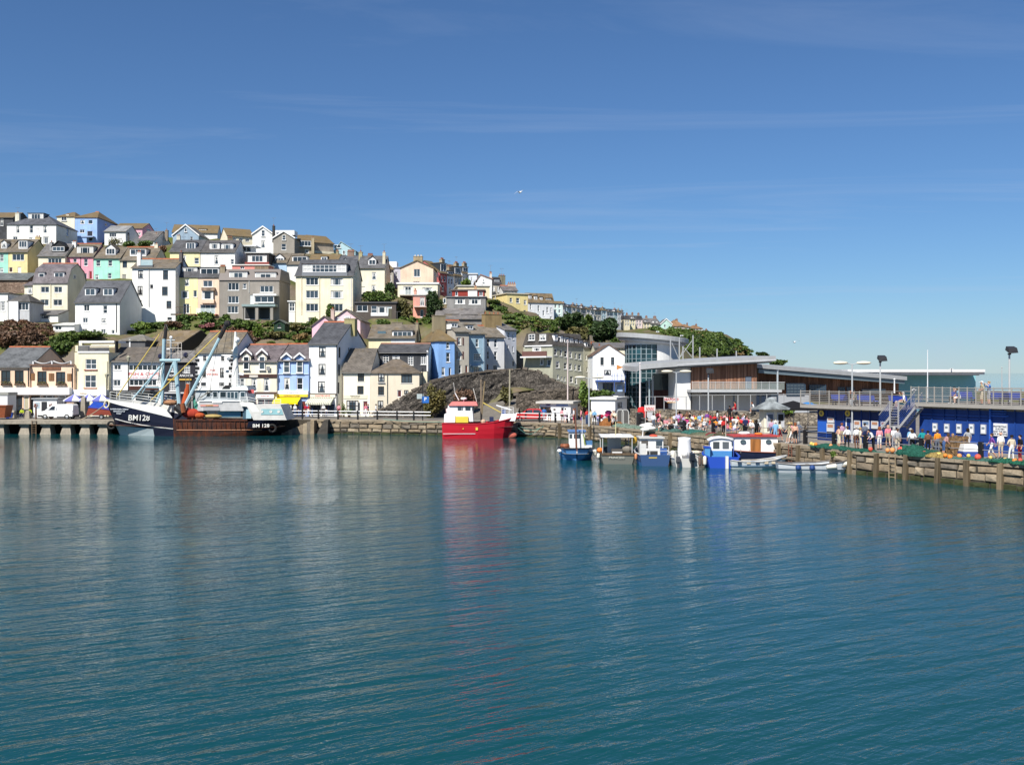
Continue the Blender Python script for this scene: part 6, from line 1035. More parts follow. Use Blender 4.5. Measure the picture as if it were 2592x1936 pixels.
def rb(name,x0,y0,x1,y1,l0,l1,mat,parent=RB,tl=0,tr=0):
    a,b=rp(x0,y1,l0),rp(x1,y0,l0);m=MB();m.hexa([(a.x,l0,a.z),(b.x,l0,a.z),(b.x,l1,a.z),(a.x,l1,a.z)],[(a.x+tl,l0*.95,b.z),(b.x-tr,l0*.95,b.z),(b.x-tr,l1*.95,b.z),(a.x+tl,l1*.95,b.z)]);return m.obj(name,mat,parent)
w=rb('wheelhouse',310,715,790,985,-1.35,1.35,paint((.80,.80,.80),.4,.06),tl=.35,tr=.15);rb('aft_casing',292,860,480,1000,-1.5,1.5,WHITEF,tl=.05);rb('wheelhouse_roof',372,655,865,716,-1.5,1.5,paint((.70,.20,.18),.45,.2),tl=.3,tr=.15)
for q in ((525,728,590,792),(600,728,612,792),(655,725,740,792),(770,725,805,795)): a,b=rp(q[0],q[3],-1.38),rp(q[2],q[1],-1.38);MB().box(a.x,b.x,-1.36,-1.28,a.z,b.z).obj('window',glass(),w)
rb('yellow_locker',490,900,705,1002,-1.62,-1.2,paint((.75,.50,.05)),tl=.0);rb('bow_house',1225,855,1500,975,-.9,.9,WHITEF,tl=.3,tr=-.2);rails(RB,[rp(x,855,-.7) for x in (1275,1330,1400,1470)],.75,WHITEF,3,.025);MB().path([rp(1180,710),rp(1290,745),rp(1440,790)],.09,6).obj('bow_pulpit',WHITEF,RB);rb('blue_crate',1275,790,1345,850,-.5,.5,paint((.04,.08,.25)));rb('navy_panel',1065,905,1135,985,-1.2,-1.0,paint((.01,.015,.06)))
for a,b,r,c in (((945,660),(1255,830),.08,(.62,.48,.12)),((925,270),(925,985),.11,(.22,.17,.12)),((985,300),(925,980),.09,(.24,.18,.10)),((1410,100),(1405,750),.09,(.40,.36,.26)),((790,420),(850,650),.04,(.6,.6,.55)),((455,320),(480,500),.03,(.6,.58,.55)),((480,500),(545,620),.06,(.75,.75,.75)),((500,800),(320,1000),.04,(.05,.3,.22))): MB().tube(rp(*a),rp(*b),r,6).obj('mast' if r>.05 else 'stay',paint(c,.8,.3),RB)
MB().lathe([(.02,-.12),(.32,-.1),(.36,0),(.3,.12),(.02,.14)],12).obj('radome',WHITEF,RB,rp(628,595));MB().tube(rp(628,660),rp(628,610),.06,6).obj('radar_post',WHITEF,RB);MB().ball((0,0,0),.28,8,6).obj('buoy',paint((.55,.36,.25)),RB,rp(962,985,-1.3))
rb('flag',328,765,352,820,-.3,-.25,cloth((.7,.5,.5)));text('4',RB,rp(618,1108,-1.84),.28,paint((.8,.55,.1)),name='number');MB().box(-.12,.12,-.02,.02,-.16,.16).obj('number_plate',paint((.75,.5,.08)),RB,rp(850,1108,-1.82))
# --- small boats moored to the quay
def small(name,label,px,wl,head,group='small boats moored below the quay'):
    D=HC*F/(wl-YH);t=thing(name,label,'boat',((px-CX)/F*D,D,0),0,group);t.rotation_euler=(0,0,R(head));return t,D
def std(L,B,zb,zm,zs,rake=.45,fine=1.0): return [(L/2,.05,zb,.03,-.15,L/2-rake),(L*.43,B*.22*fine,zb*.97,B*.12,-.35,L*.43-rake*.7),(L*.3,B*.38,zb*.9+zm*.1,B*.27,-.45,L*.3-rake*.3),(L*.1,B*.48,(zb+2*zm)/3,B*.4,-.5,L*.1),(-L*.15,B*.5,zm,B*.43,-.5,-L*.15),(-L*.35,B*.48,zm,B*.42,-.45,-L*.35),(-L/2,B*.43,zs,B*.37,-.35,-L/2)]
# local +x is the bow: heading -90 points it at the camera, +90 away from it
t,D=small('crabbing_boat','pale blue hulled boat with white wheelhouse and rusty mast, bow to us',1458,1160,-92);t.scale=(1,1,0.79);st=std(5.6,3.1,1.35,1.0,1.0,.5,1.5);loft(st,[1,1,0,0,0],'hull',t,[rusty((.07,.22,.48),.06,(.2,.15,.1)),paint((.012,.015,.02))],True,.75);gunwale(st,t,paint((.015,.015,.02)),.08);MB().box(-1.2,.5,-.62,.75,.7,2.95).obj('wheelhouse',paint((.78,.78,.77)),t)
w=t.children[-1];MB().box(-1.4,.65,-.72,.85,2.952,3.06).obj('wheelhouse_roof',paint((.10,.2,.42)),w);MB().box(.49,.53,-.2,.35,2.25,2.7).obj('window',glass(),w);MB().box(.49,.53,-.58,-.35,2.25,2.7).obj('window',glass(),w);MB().tube((1.5,0,.9),(1.4,-.1,5.6),.09,8,r2=.06).obj('mast',rusty((.14,.07,.05),.5),t);MB().tube((.9,.5,.9),(.9,.5,4.6),.025,5).obj('whip_aerial',WHITEF,t)
MB().lathe([(.38,0),(.42,.1),(.38,.14),(.42,.3),(.36,.34),(.42,.5),(.36,.72),(.25,.72),(.25,.1)],12).obj('barrel',rusty((.28,.10,.05),.5),t,(.9,-.98,.95));MB().box(.2,.75,.75,1.35,.8,1.5).obj('fish_box',paint((.65,.66,.66)),t);MB().ball((0,0,0),.2,8,6).obj('buoy',WHITEF,t,(1.2,-1.45,.95));MB().box(-.5,.3,.8,1.4,1.45,1.95).obj('blue_tarp',paint((.06,.16,.33)),t);MB().path([Vector((.7,.85,1.0)),Vector((.72,.6,2.7))],.05,6).obj('hose',paint((.30,.38,.10)),t);text('BM 35',t,(1.5,1.28,1.0),.3,WHITEF,rot=(math.pi/2-.3,0,math.pi/2+.75),name='registration');fender(t,(1.0,1.6,.4),.16,.7)
t,D=small('awning_boat','grey open boat with white-framed canopy and deck engine, stern to us',1558,1167,88);t.scale=(1,1,0.85);st=std(5.4,3.1,1.2,.95,1.0);loft(st,[1,1,0,0,0],'hull',t,[rusty((.13,.135,.12),.3,(.35,.26,.17)),paint((.012,.014,.016))],True,.55);gunwale(st,t,paint((.05,.04,.035)),.08);MB().box(-2.78,-2.66,-1.32,1.32,.86,1.06).obj('transom_cap',wood((.16,.11,.07)),t);MB().box(-2.3,1.4,-1.35,1.35,2.52,2.6).obj('canopy',paint((.70,.70,.68)),t)
for x,y in ((-2.2,1.2),(-2.2,-1.2),(1.2,1.2),(1.2,-1.2)): MB().tube((x,y,.8),(x,y,2.55),.04,6).obj('canopy_post',paint((.5,.5,.5)),t)
MB().box(.6,1.3,-.5,.6,.55,2.2).obj('wheelhouse',paint((.42,.45,.47)),t);MB().box(-1.9,-1.1,-.45,.45,.6,1.35).obj('engine_box',paint((.10,.09,.08)),t);MB().box(-1.94,-1.9,-.4,.4,1.0,1.1).obj('engine_trim',WHITEF,t);m=MB();m.ball((0,0,0),.45,9,7,sx=.8);m.obj('hauler',paint((.20,.18,.15)),t,(-1.4,-.85,1.35));MB().tube((-1.5,-.8,1.4),(-1.2,-.75,2.3),.06,6).obj('hauler_arm',paint((.08,.08,.08)),t);MB().ball((0,0,0),.26,8,6).obj('buoy',ORANGE,t,(-1.8,1.4,1.25));fender(t,(-2.3,1.55,.5),.14,.5);fender(t,(-2.3,-1.55,.5),.14,.5,paint((.5,.15,.06)));text('PRINCESS',t,(-2.78,.1,.62),.3,paint((.5,.5,.44)),rot=(math.pi/2,0,-math.pi/2),name='name_lettering');MB().tube((-.2,0,2.6),(-.2,0,3.9),.03,5).obj('aerial',paint((.6,.55,.3)),t)
for y in (.3,-.25): MB().box(-.6,-.2,y-.2,y+.2,2.62,2.72).obj('roof_light',WHITEF,t)
t,D=small('cabin_boat','blue boat with white cabin and yellow roof gear, stern to us',1648,1172,89);st=std(5.2,2.75,1.25,.95,.9);loft(st,[0,0,0,1,1],'hull',t,[rusty((.05,.16,.38),.12,(.12,.1,.08)),rusty((.03,.07,.17),.14,(.15,.11,.08))],True,.5);gunwale(st,t,paint((.5,.5,.5)),.06);MB().box(-.4,1.5,-.95,.95,.6,2.05).obj('cabin',paint((.76,.76,.74)),t);w=t.children[-1];MB().box(-.6,1.6,-1.05,1.05,2.052,2.15).obj('cabin_roof',paint((.55,.54,.50)),w);MB().box(-.44,-.4,.3,.85,1.3,1.9).obj('window',glass((.05,.045,.04)),w);MB().box(-.44,-.4,-.85,-.35,1.3,1.85).obj('window',glass(),w)
rails(t,[(-2.4,y,.85) for y in (-1.1,-.4,.4,1.1)],.7,paint((.6,.6,.6)),2,.025);MB().box(-1.9,-1.5,-1.05,-.5,.5,1.35).obj('blue_bin',paint((.05,.12,.35)),t);MB().box(-1.9,-1.4,-.3,.5,.5,1.15).obj('engine_box',paint((.06,.06,.06)),t);MB().box(-1.7,-1.2,.6,1.1,.5,1.7).obj('fish_boxes',paint((.6,.6,.58)),t);MB().ball((0,0,0),.3,8,6).obj('yellow_bag',paint((.6,.36,.04)),t,(.2,1.4,1.9));MB().ball((0,0,0),.35,8,6,sx=1.6,sz=.35).obj('life_raft',paint((.65,.10,.05)),t,(.8,-.3,2.2));fender(t,(-1.9,-1.5,.4),.2,.8);fender(t,(-1.9,1.45,.45),.12,.5,paint((.6,.25,.12)));MB().box(-2.62,-2.6,-.15,.5,.62,.72).obj('name_strip',paint((.5,.36,.08)),t);MB().tube((.9,.6,2.1),(.7,.55,2.9),.05,5,r2=.02).obj('roof_cone',WHITEF,t)
t,D=small('outboard_skiff','grey skiff with white console and two outboard motors',1726,1175,90);t.scale=(1,1,0.93);st=std(5.0,2.3,.95,.75,.75);loft(st,[1,0,0,0,0],'hull',t,[rusty((.48,.48,.46),.1,(.28,.25,.2)),paint((.10,.35,.45))],True,.35);gunwale(st,t,paint((.55,.55,.55)),.05);m=MB();m.lathe([(.01,1.05),(.52,1.0),(.5,.8),(.55,0),(.55,-.9)],14);m.obj('console',paint((.78,.78,.77),.35,.05),t,(-.3,-.15,1.35),smooth=True);MB().ball((0,0,0),.3,10,8).obj('round_fender',paint((.72,.72,.70)),t,(-1.0,-.05,1.0))
for y,c,s_k in ((.75,(.06,.06,.065),.8),(-.35,(.012,.014,.02),1.05)):
    mo=MB();mo.hexa([(-.25,-.22,.55),(.25,-.22,.55),(.25,.22,.55),(-.25,.22,.55)],[(-.2,-.18,1.05),(.18,-.18,1.12),(.18,.18,1.12),(-.2,.18,1.05)]);mo.box(-.12,.12,-.1,.1,-.5,.56);mo.box(-.3,.2,-.12,.12,-.12,-.06);o=mo.obj('outboard_motor',paint(c,.3),t,(-2.7,y,.05));o.scale=(s_k,s_k,s_k)
MB().path([Vector((.6+.55*math.cos(a),-1.0+.6*math.sin(a),1.0)) for a in [k/10*6.283 for k in range(11)]],.1,7).obj('rope_fender',paint((.65,.58,.48)),t);text('SALTIE',t,(-2.53,-.8,.5),.2,paint((.15,.15,.15)),rot=(math.pi/2,0,-math.pi/2),name='name_lettering');fender(t,(-2.2,-1.3,.1),.12,.6,paint((.12,.08,.06)));fender(t,(-2.2,-1.55,.15),.13,.75)
t,D=small('blue_cabin_boat','bright royal blue boat with white arched cabin',1822,1177,84);RB_=rusty((.012,.06,.38),.05,(.08,.1,.2));t.scale=(1,1,0.84);st=std(5.2,2.75,1.25,1.05,1.05);loft(st,[0,0,0,0,0],'hull',t,[RB_],True,.6);gunwale(st,t,RB_,.09);MB().box(-.9,.6,-.85,.85,.62,1.45).obj('cabin_base',paint((.06,.22,.50)),t);pr=[(-.85,1.452),(.85,1.452),(.82,2.45),(.55,2.56),(0,2.62),(-.55,2.56),(-.82,2.45)];m=MB();m.v=[(-.85,y,z) for y,z in pr]+[(.6,y,z) for y,z in pr];nn=7;m.f=[tuple(range(nn)),tuple(range(2*nn-1,nn-1,-1))]+[(k,nn+k,nn+(k+1) % nn,(k+1) % nn) for k in range(nn)];m.mi=[0]*len(m.f);w=m.obj('cabin',paint((.76,.77,.78)),t);m=MB();pr2=[(-.98,2.40),(-.6,2.58),(0,2.66),(.6,2.58),(.98,2.40),(.6,2.66),(0,2.75),(-.6,2.66)];m.v=[(-1.0,y,z) for y,z in pr2]+[(.8,y,z) for y,z in pr2];m.f=[tuple(range(8)),tuple(range(15,7,-1))]+[(k,8+k,8+(k+1) % 8,(k+1) % 8) for k in range(8)];m.mi=[0]*len(m.f);m.obj('cabin_roof',WHITEF,w)
for y0,y1 in ((.12,.62),(-.62,-.12)): MB().box(-.88,-.85,y0,y1,1.65,2.3).obj('window',glass((.05,.055,.06)),w)
MB().box(-1.4,-.1,.9,1.3,.7,1.75).obj('side_locker',paint((.07,.25,.5)),t);MB().box(-1.45,-.1,.8,1.36,1.752,1.82).obj('locker_lid',RB_,t);MB().tube((-1.6,-.9,1.0),(-1.6,-.9,2.35),.03,5).obj('frame_post',paint((.05,.1,.4)),t);MB().tube((-1.6,-.9,2.35),(.3,-.9,2.4),.03,5).obj('frame_rail',paint((.05,.1,.4)),t);fender(t,(-2.4,1.4,.25),.14,.85);fender(t,(-2.5,1.8,.2),.12,.9,paint((.14,.09,.07)))
t,D=small('motor_cruiser','white deckhouse boat with varnished door and red-edged roof',1925,1170,182);t.scale=(1,1,0.73);st=std(9.0,3.0,1.5,1.25,1.2);loft(st,[0,0,0,0,0],'hull',t,[paint((.015,.02,.05),.4,.2)],True,1.1,rusty((.45,.20,.14),.3));gunwale(st,t,paint((.30,.10,.07)),.07)
c0=MB();c0.hexa([(-1.2,-1.1,1.1),(2.4,-1.1,1.1),(2.4,1.1,1.1),(-1.2,1.1,1.1)],[(-1.1,-1.0,3.0),(2.4,-1.0,3.0),(2.4,1.0,3.0),(-1.1,1.0,3.0)]);w=c0.obj('deckhouse',rusty((.78,.78,.77),.06,(.4,.3,.2)),t);MB().box(-1.3,2.6,-1.2,1.2,3.002,3.14).obj('roof',paint((.45,.05,.04)),w)
for x in (1.75,-.35): MB().lathe([(.01,0),(.24,0),(.24,.05),(.17,.05),(.17,.02),(.01,.02)],14).obj('porthole',paint((.08,.12,.14)),w,(x,1.09,2.45)).rotation_euler=(-math.pi/2,0,0)
MB().box(.3,1.15,1.04,1.12,1.2,2.75).obj('door',wood((.42,.17,.05)),w);MB().box(2.4,3.1,-.9,.98,1.1,2.85).obj('fore_cabin',paint((.60,.62,.64)),t);
for x in (2.5,2.83): MB().box(x,x+.24,.97,1.02,2.0,2.65).obj('window',glass(),t)
MB().ball((0,0,0),.5,10,8,sz=.4,sy=.6).obj('roof_liferaft',WHITEF,t,(1.3,-.2,3.3));MB().ball((0,0,0),.35,10,8,sz=.4).obj('lifebuoy',ORANGE,t,(.2,.1,3.25));MB().tube((2.9,0,2.85),(2.9,0,5.0),.03,5).obj('mast',paint((.5,.48,.4)),t);rails(t,[(x,1.3,1.2) for x in (1.3,2.0,2.7)],.4,paint((.25,.25,.26)),1,.025)
t,D=small('rowing_boat','pale grey rowing boat with blue inside tied to the deckhouse boat',1915,1184,6);st=[(2.45,.04,.95,.03,-.05,2.1),(2.1,.32,.88,.15,-.15,1.9),(1.3,.68,.68,.45,-.22,1.2),(.2,.82,.55,.62,-.25,.2),(-1.2,.75,.55,.55,-.22,-1.2),(-2.2,.5,.66,.35,-.12,-2.1)];loft(st,[1,1,0,0,0],'hull',t,[rusty((.50,.53,.54),.14,(.3,.27,.22)),paint((.03,.04,.04))],True,.22,paint((.06,.20,.42)));gunwale(st,t,paint((.45,.44,.42)),.05)
for x in (-1.2,-.1,.9): MB().box(x-.12,x+.12,-.62,.62,.45,.49).obj('thwart',paint((.08,.22,.45)),t)
for x in (-1.6,-.9,-.2,.5,1.1): MB().box(x-.15,x+.15,-.84+abs(x)*.06,-.76+abs(x)*.06,.38,.54).obj('fender_pad',paint(random.choice([(.6,.5,.36),(.03,.05,.09)])),t)
MB().box(-2.55,-2.35,-.3,-.1,-.3,.95).obj('rudder',paint((.75,.75,.74)),t);MB().tube((-2.2,.5,.5),(2.2,-.5,.75),.03,5).obj('oar',wood((.4,.3,.18)),t)
t,D=small('rowing_boat','long white and blue-grey rowing boat lying nearest the quay wall',2066,1195,-5);st=[(3.15,.04,1.32,.03,-.1,2.75),(2.7,.42,1.18,.2,-.2,2.45),(1.7,.85,.86,.6,-.28,1.6),(.2,1.0,.66,.78,-.3,.2),(-1.6,.95,.62,.72,-.28,-1.6),(-2.9,.6,.72,.4,-.15,-2.8)];loft(st,[1,1,0,0,0],'hull',t,[rusty((.52,.55,.58),.14,(.3,.27,.22)),paint((.04,.05,.055))],True,.3,paint((.16,.18,.2)));gunwale(st,t,paint((.10,.09,.09)),.055)
for x in (-1.7,-.5,.8,1.8): MB().box(x-.13,x+.13,-.8,.8,.5,.55).obj('thwart',wood((.3,.24,.16)),t)
for x,c in ((-1.5,(.02,.06,.2)),(-.5,(.02,.06,.2))): MB().ball((0,0,0),.22,8,6).obj('fender',paint(c),t,(x,-1.0,.42))
for x,y,z in ((.9,-.98,.52),(2.1,-.72,.72)): o=MB().lathe([(.03,-.35),(.12,-.3),(.13,.3),(.03,.35)],10).obj('fender',FEND,t,(x,y,z));o.rotation_euler=(0,math.pi/2-.12,-.2 if x<1.5 else-.45);o.scale=(1.4,1.4,1.1)
# ------------------------------------------------------------------ vehicles
def wheel(parent,x,y,r,side):
    w=MB().lathe([(r*.55,-.1),(r*.97,-.1),(r,-.05),(r,.05),(r*.97,.1),(r*.55,.1),(r*.55,-.1)],16).obj('wheel',TYRE,parent,(x,y,r));w.rotation_euler=(math.pi/2,0,0)
    MB().lathe([(.01,-.06),(r*.55,-.06),(r*.6,.08),(.01,.07)],12).obj('rim',metal((.45,.46,.47),.35),w)
def vehicle(name,label,cat,loc,rz,L,W,lower,upper,col,wr,wx,glassq,roof_z,group=None):
    """lower/upper: (x,z) outlines of body and cabin seen from the side, x forward"""
    t=thing(name,label,cat,loc,rz,group);pm=paint(col,.28,.05,.5);m=MB();n=len(lower)
    for f in ((-W/2,.06),(W/2-.0001,-.06)): pass
    secs=[(-W/2,.965),(-W/2+.09,1.0),(W/2-.09,1.0),(W/2,.965)];vs=[];zc=sum(z for _,z in lower)/n
    for y,s in secs: vs+=[(x*(1 if abs(x)<L*.46 else s),y,zc+(z-zc)*s) for x,z in lower]
    fs=[tuple(range(n)),tuple(range(4*n-1,3*n-1,-1))]+[(j*n+k,(j+1)*n+k,(j+1)*n+(k+1) % n,j*n+(k+1) % n) for j in range(3) for k in range(n)];m.add(vs,fs);b=m.obj('body',pm,t)
    m=MB();n=len(upper);z0=min(z for _,z in upper);z1=max(z for _,z in upper);ins=lambda z: .04+.16*(z-z0)/(z1-z0)
    m.add([(x,-W/2+ins(z),z) for x,z in upper]+[(x,W/2-ins(z),z) for x,z in upper],[tuple(range(n)),tuple(range(2*n-1,n-1,-1))]+[(k,n+k,n+(k+1) % n,(k+1) % n) for k in range(n)]);c=m.obj('cabin',pm,t)
    for q in glassq:      # side windows on both sides
        for sg in (-1,1): MB().poly([(x,sg*(W/2-ins(z)+.012),z) for x,z in q]).obj('side_window',glass((.02,.025,.03)),c)
    for x in wx:
        for sg in (-1,1): wheel(t,x,sg*(W/2-.1),wr,sg)
    return t,pm
vp=PG(136,1061.5);V,vm=vehicle('van','small white panel van parked on the pier','van',(vp.x+.2,vp.y+.9,Q+.012),math.pi,4.3,1.75,[(-2.12,.35),(2.1,.35),(2.16,.62),(2.12,.92),(1.3,1.08),(-2.1,1.12),(-2.16,.7)],[(1.35,1.06),(.55,1.72),(.25,1.84),(-1.95,1.86),(-2.1,1.7),(-2.12,1.08)],(.78,.79,.79),.32,(1.3,-1.38),[[(.95,1.12),(.5,1.58),(.12,1.62),(.12,1.12)]],1.86)
o=MB().poly([(1.30,-.68,1.14),(1.30,.68,1.14),(.60,.58,1.70),(.60,-.58,1.70)]).obj('windscreen',glass((.05,.07,.07)),V);o.location=(.045,0,.03);MB().box(1.6,2.2,-.88,.88,.3,.52).obj('bumper',paint((.03,.03,.03)),V);MB().box(-2.2,-2.05,-.85,.85,.32,.5).obj('bumper',paint((.03,.03,.03)),V)
for y in (-.62,.62): MB().box(1.95,2.15,y-.18,y+.18,.72,.92).obj('headlight',glass((.3,.3,.3)),V)
for x in (-1.6,-.9,-.2): MB().box(x-.04,x+.04,-.7,.7,1.9,1.96).obj('roof_bar',paint((.05,.05,.05)),V)
MB().box(-.08,-.05,.83,.885,.5,1.5).obj('door_seam',paint((.25,.25,.26)),V);MB().box(-1.95,.1,.862,.882,1.14,1.16).obj('side_groove',paint((.4,.4,.41)),V)
def redcar(px,py,rz,label,D=None):
    p=PG(px,py);t,pm=vehicle('car',label,'car',(p.x,p.y,Q+.01),rz,3.9,1.7,[(-1.9,.3),(1.88,.3),(1.95,.55),(1.85,.82),(1.0,.95),(-1.8,.98),(-1.95,.6)],[(1.0,.93),(.35,1.4),(.1,1.46),(-1.15,1.44),(-1.75,.96)],(.48,.02,.02),.3,(1.22,-1.2),[[(.7,.98),(.25,1.34),(-.25,1.36),(-.25,.98)],[(-.35,.98),(-.35,1.36),(-1.05,1.34),(-1.4,.98)]],1.46,'red cars by the quay')
    for y in (-.55,.55): MB().box(1.78,1.93,y-.17,y+.17,.6,.76).obj('headlight',glass((.4,.4,.4)),t);MB().box(-1.95,-1.82,y-.12,y+.12,.65,.85).obj('tail_light',paint((.3,.01,.01)),t)
    MB().box(-1.96,-1.93,-.25,.25,.5,.62).obj('number_plate',paint((.7,.7,.65)),t);return t
redcar(1342,1065.4,math.pi,'red hatchback parked beside the ticket office');redcar(1121,1052,R(115),'red car half hidden behind the red boat wheelhouse')
# ------------------------------------------------------------------ railings
def fence_line(name,label,pts,gap,hpost,rail_z,pm,rm,rr=.035,back=.8,pr=.09,square=True):
    t=thing(name,label,'railing',(*pts[0],Q));O_=Vector((*pts[0],Q));acc=0
    pm_mesh=MB().box(-pr,pr,-pr,pr,0,hpost).mesh('post',pm) if square else MB().tube((0,0,0),(0,0,hpost),pr,8).mesh('post',pm)
    for (x0,y0),(x1,y1) in zip(pts[:-1],pts[1:]):
        a,b=Vector((x0,y0,Q))-O_,Vector((x1,y1,Q))-O_;L=(b-a).length;n=max(1,round(L/gap));ang=math.atan2(y1-y0,x1-x0)
        for k in range(n): place(pm_mesh,'post',t,a.lerp(b,k/n),ang)
        for z in rail_z: MB().tube(a+Vector((0,0,z)),b+Vector((0,0,z)),rr,6).obj('rail',rm,t)
    return t
def quay_in(px,dist): x,y,a=at_quay(px,-dist);return (x,y)
fence_line('quay_railing','white double rail on black posts along the far quay',[quay_in(p,.7) for p in (722,800,900,1000,1085)],2.6,1.1,(.62,1.02),paint(BLACK,.4),WHITEF,.06)
fence_line('quay_railing','white double rail on black posts right of the red boat',[quay_in(p,.7) for p in (1300,1360,1400,1440)],2.2,1.1,(.62,1.02),paint(BLACK,.4),WHITEF,.05)
fence_line('quay_railing','grey rails on thick black posts along the near quay',[quay_in(p,1.5) for p in (1590,1700,1850,2000,2150,2300,2450,2600)],3.9,1.15,(.62,1.05),paint(BLACK,.4),paint((.22,.22,.23),.5),.03,pr=.13)
for k,px in enumerate((1398,1420,1437,1471,1481,1502,1523)):
    p=quay_in(px,.9);o=MB().box(-.1,.1,-.1,.1,0,1.15).obj('bollard',paint(BLACK,.4),None,(*p,Q));tag(o,('square black bollard left of the ticket office door','square black bollard below the ticket office window','square black bollard below the office corner','square black bollard left of the lamp post','square black bollard right of the lamp post','square black bollard beside the man in blue','square black bollard beside the net heaps')[k],'bollard','square black bollards on the quay')
# ------------------------------------------------------------------ steps in the harbour wall
sp=thing('harbour_steps','stone steps running down to the water beside the trawler stern','steps',PX(720,1095,121.0));sp.location.z=0
for k in range(9): MB().box(0+k*.44,.44+k*.44,-1.6,.25,-.4,Q-.05-(8-k)*.19).obj('step',STONES[k % 4],sp)
MB().hexa([(4.0,-1.8,-.6),(5.6,-1.8,-.6),(5.6,.2,-.6),(4.0,.2,-.6)],[(5.2,-1.8,Q+.02),(5.7,-1.8,Q+.02),(5.7,.2,Q+.02),(5.2,.2,Q+.02)]).obj('buttress',rough_stone((.09,.08,.07)),sp)
# ------------------------------------------------------------------ lamps, posts and poles
def lamp2(label,px,py_base,py_top,span=.95,col=(.42,.44,.46),D=None,heads=2,zb=Q):
    p=PG(px,py_base) if D is None else Vector(((px-CX)/F*D,D,zb));h_=HC-(py_top-YH)/F*p.y-p.z;t=thing('street_lamp',label,'lamp post',p,0,'lamp posts on the quay');m=paint(col,.45);MB().tube((0,0,0),(0,0,h_*.25),.10,8).obj('base_section',m,t);MB().tube((0,0,h_*.25),(0,0,h_),.065,8).obj('column',m,t)
    for sg in ((-1,1) if heads==2 else (1,)):
        MB().tube((0,0,h_-.05),(sg*span*.5,0,h_+.05),.04,6).obj('arm',m,t);MB().ball((0,0,0),1,12,8).obj('lamp_head',paint((.72,.66,.52),.4),t,(sg*span,0,h_+.08),smooth=True).scale=(.62,.24,.15)
    return t
lamp2('tall grey double-headed street lamp among the people by the container',2157,1121,921);lamp2('double-headed street lamp in front of the market entrance',1712,1084,942);lamp2('double-headed street lamp behind the blue boat',1491,1079,957)
def flood(label,px,py0,py1,D,z=Q):
    x=(px-CX)/F*D;z1=HC-(py0-YH)/F*D;z0=HC-(py1-YH)/F*D;t=thing('floodlight_post',label,'floodlight',(x,D,z0),0,'floodlight posts');MB().tube((0,0,0),(0,0,z1-z0),.075,8).obj('column',paint((.45,.47,.48)),t);MB().box(-.1,.1,-.1,.1,z1-z0,z1-z0+.12).obj('bracket',paint((.05,.05,.05)),t)
    m=MB();m.hexa([(-.35,-.45,0),(.45,-.35,.05),(.55,.3,.3),(-.3,.3,.3)],[(-.3,-.3,.42),(.4,-.25,.45),(.4,.25,.6),(-.25,.25,.6)]);m.obj('lamp_head',paint((.03,.03,.032)),t,(.1,0,z1-z0+.1))
flood('black floodlight on a post left of the teal warehouse',2228,918,1035,92);flood('black floodlight on the rightmost tall post',2555,898,1030,80);flood('floodlight on a post before the timber cladding',1793,948,1040,106)
def pole(label,px,py0,py1,D,r,c,name='flagpole',flag=None):
    x=(px-CX)/F*D;z1=HC-(py0-YH)/F*D;z0=HC-(py1-YH)/F*D;t=thing(name,label,'pole',(x,D,z0));MB().tube((0,0,0),(0,0,z1-z0),r,8,r2=r*.6).obj('shaft',paint(c),t);MB().ball((0,0,z1-z0),r*1.2,8,6).obj('finial',paint(c),t)
    if flag: MB().add([(0,0,z1-z0-.1),(.9,.1,z1-z0-.45),(0,0,z1-z0-.8)],[(0,1,2)]).obj('flag',cloth(flag),t)
    return t
pole('white flagpole in front of the glass tower',1620,920,1036,112,.10,(.72,.66,.66));pole('red and white pole before the guest house',1437,862,1012,124,.09,(.62,.52,.50));pole('small pole with orange pennant by the boathouse',1561,921,960,131,.04,(.5,.5,.5),flag=(.6,.25,.08));pole('thin white aerial mast on the sun deck',2348,888,1015,84,.05,(.70,.72,.74),'aerial_mast');pole('short white post behind the sun deck railing',2264,960,995,92,.08,(.75,.75,.75),'deck_post');pole('thin grey pole at the right of the sky',2536,930,985,90,.05,(.4,.4,.4),'deck_post')
t=thing('road_sign','blue parking sign on a tall black post by the rock wall','sign',PG(1070,1064));MB().tube((0,0,0),(0,0,6.3),.06,8).obj('post',paint(BLACK),t);MB().box(-.1,.75,-.05,-.02,2.1,2.9).obj('sign_plate',paint((.02,.13,.45)),t);MB().box(-.7,.1,-.03,.0,2.6,3.2).obj('back_plate',paint((.4,.46,.46)),t);text('P',t,(.33,-.07,2.55),.6,WHITEF)
for px,lb,D in ((325,'old iron street lantern before the fish restaurant',126),(270,'old iron lantern post beside the cream building',126)):
    t=thing('street_lantern',lb,'lamp post',((px-CX)/F*D,D,Q),0,'old street lanterns');h_=7.2 if px>300 else 5.0;MB().tube((0,0,0),(0,0,h_),.07,8).obj('column',paint((.03,.035,.03)),t);MB().lathe([(.1,h_),(.28,h_+.5),(.3,h_+.55),(.05,h_+.75)],6).obj('lantern',paint((.40,.38,.28)),t)
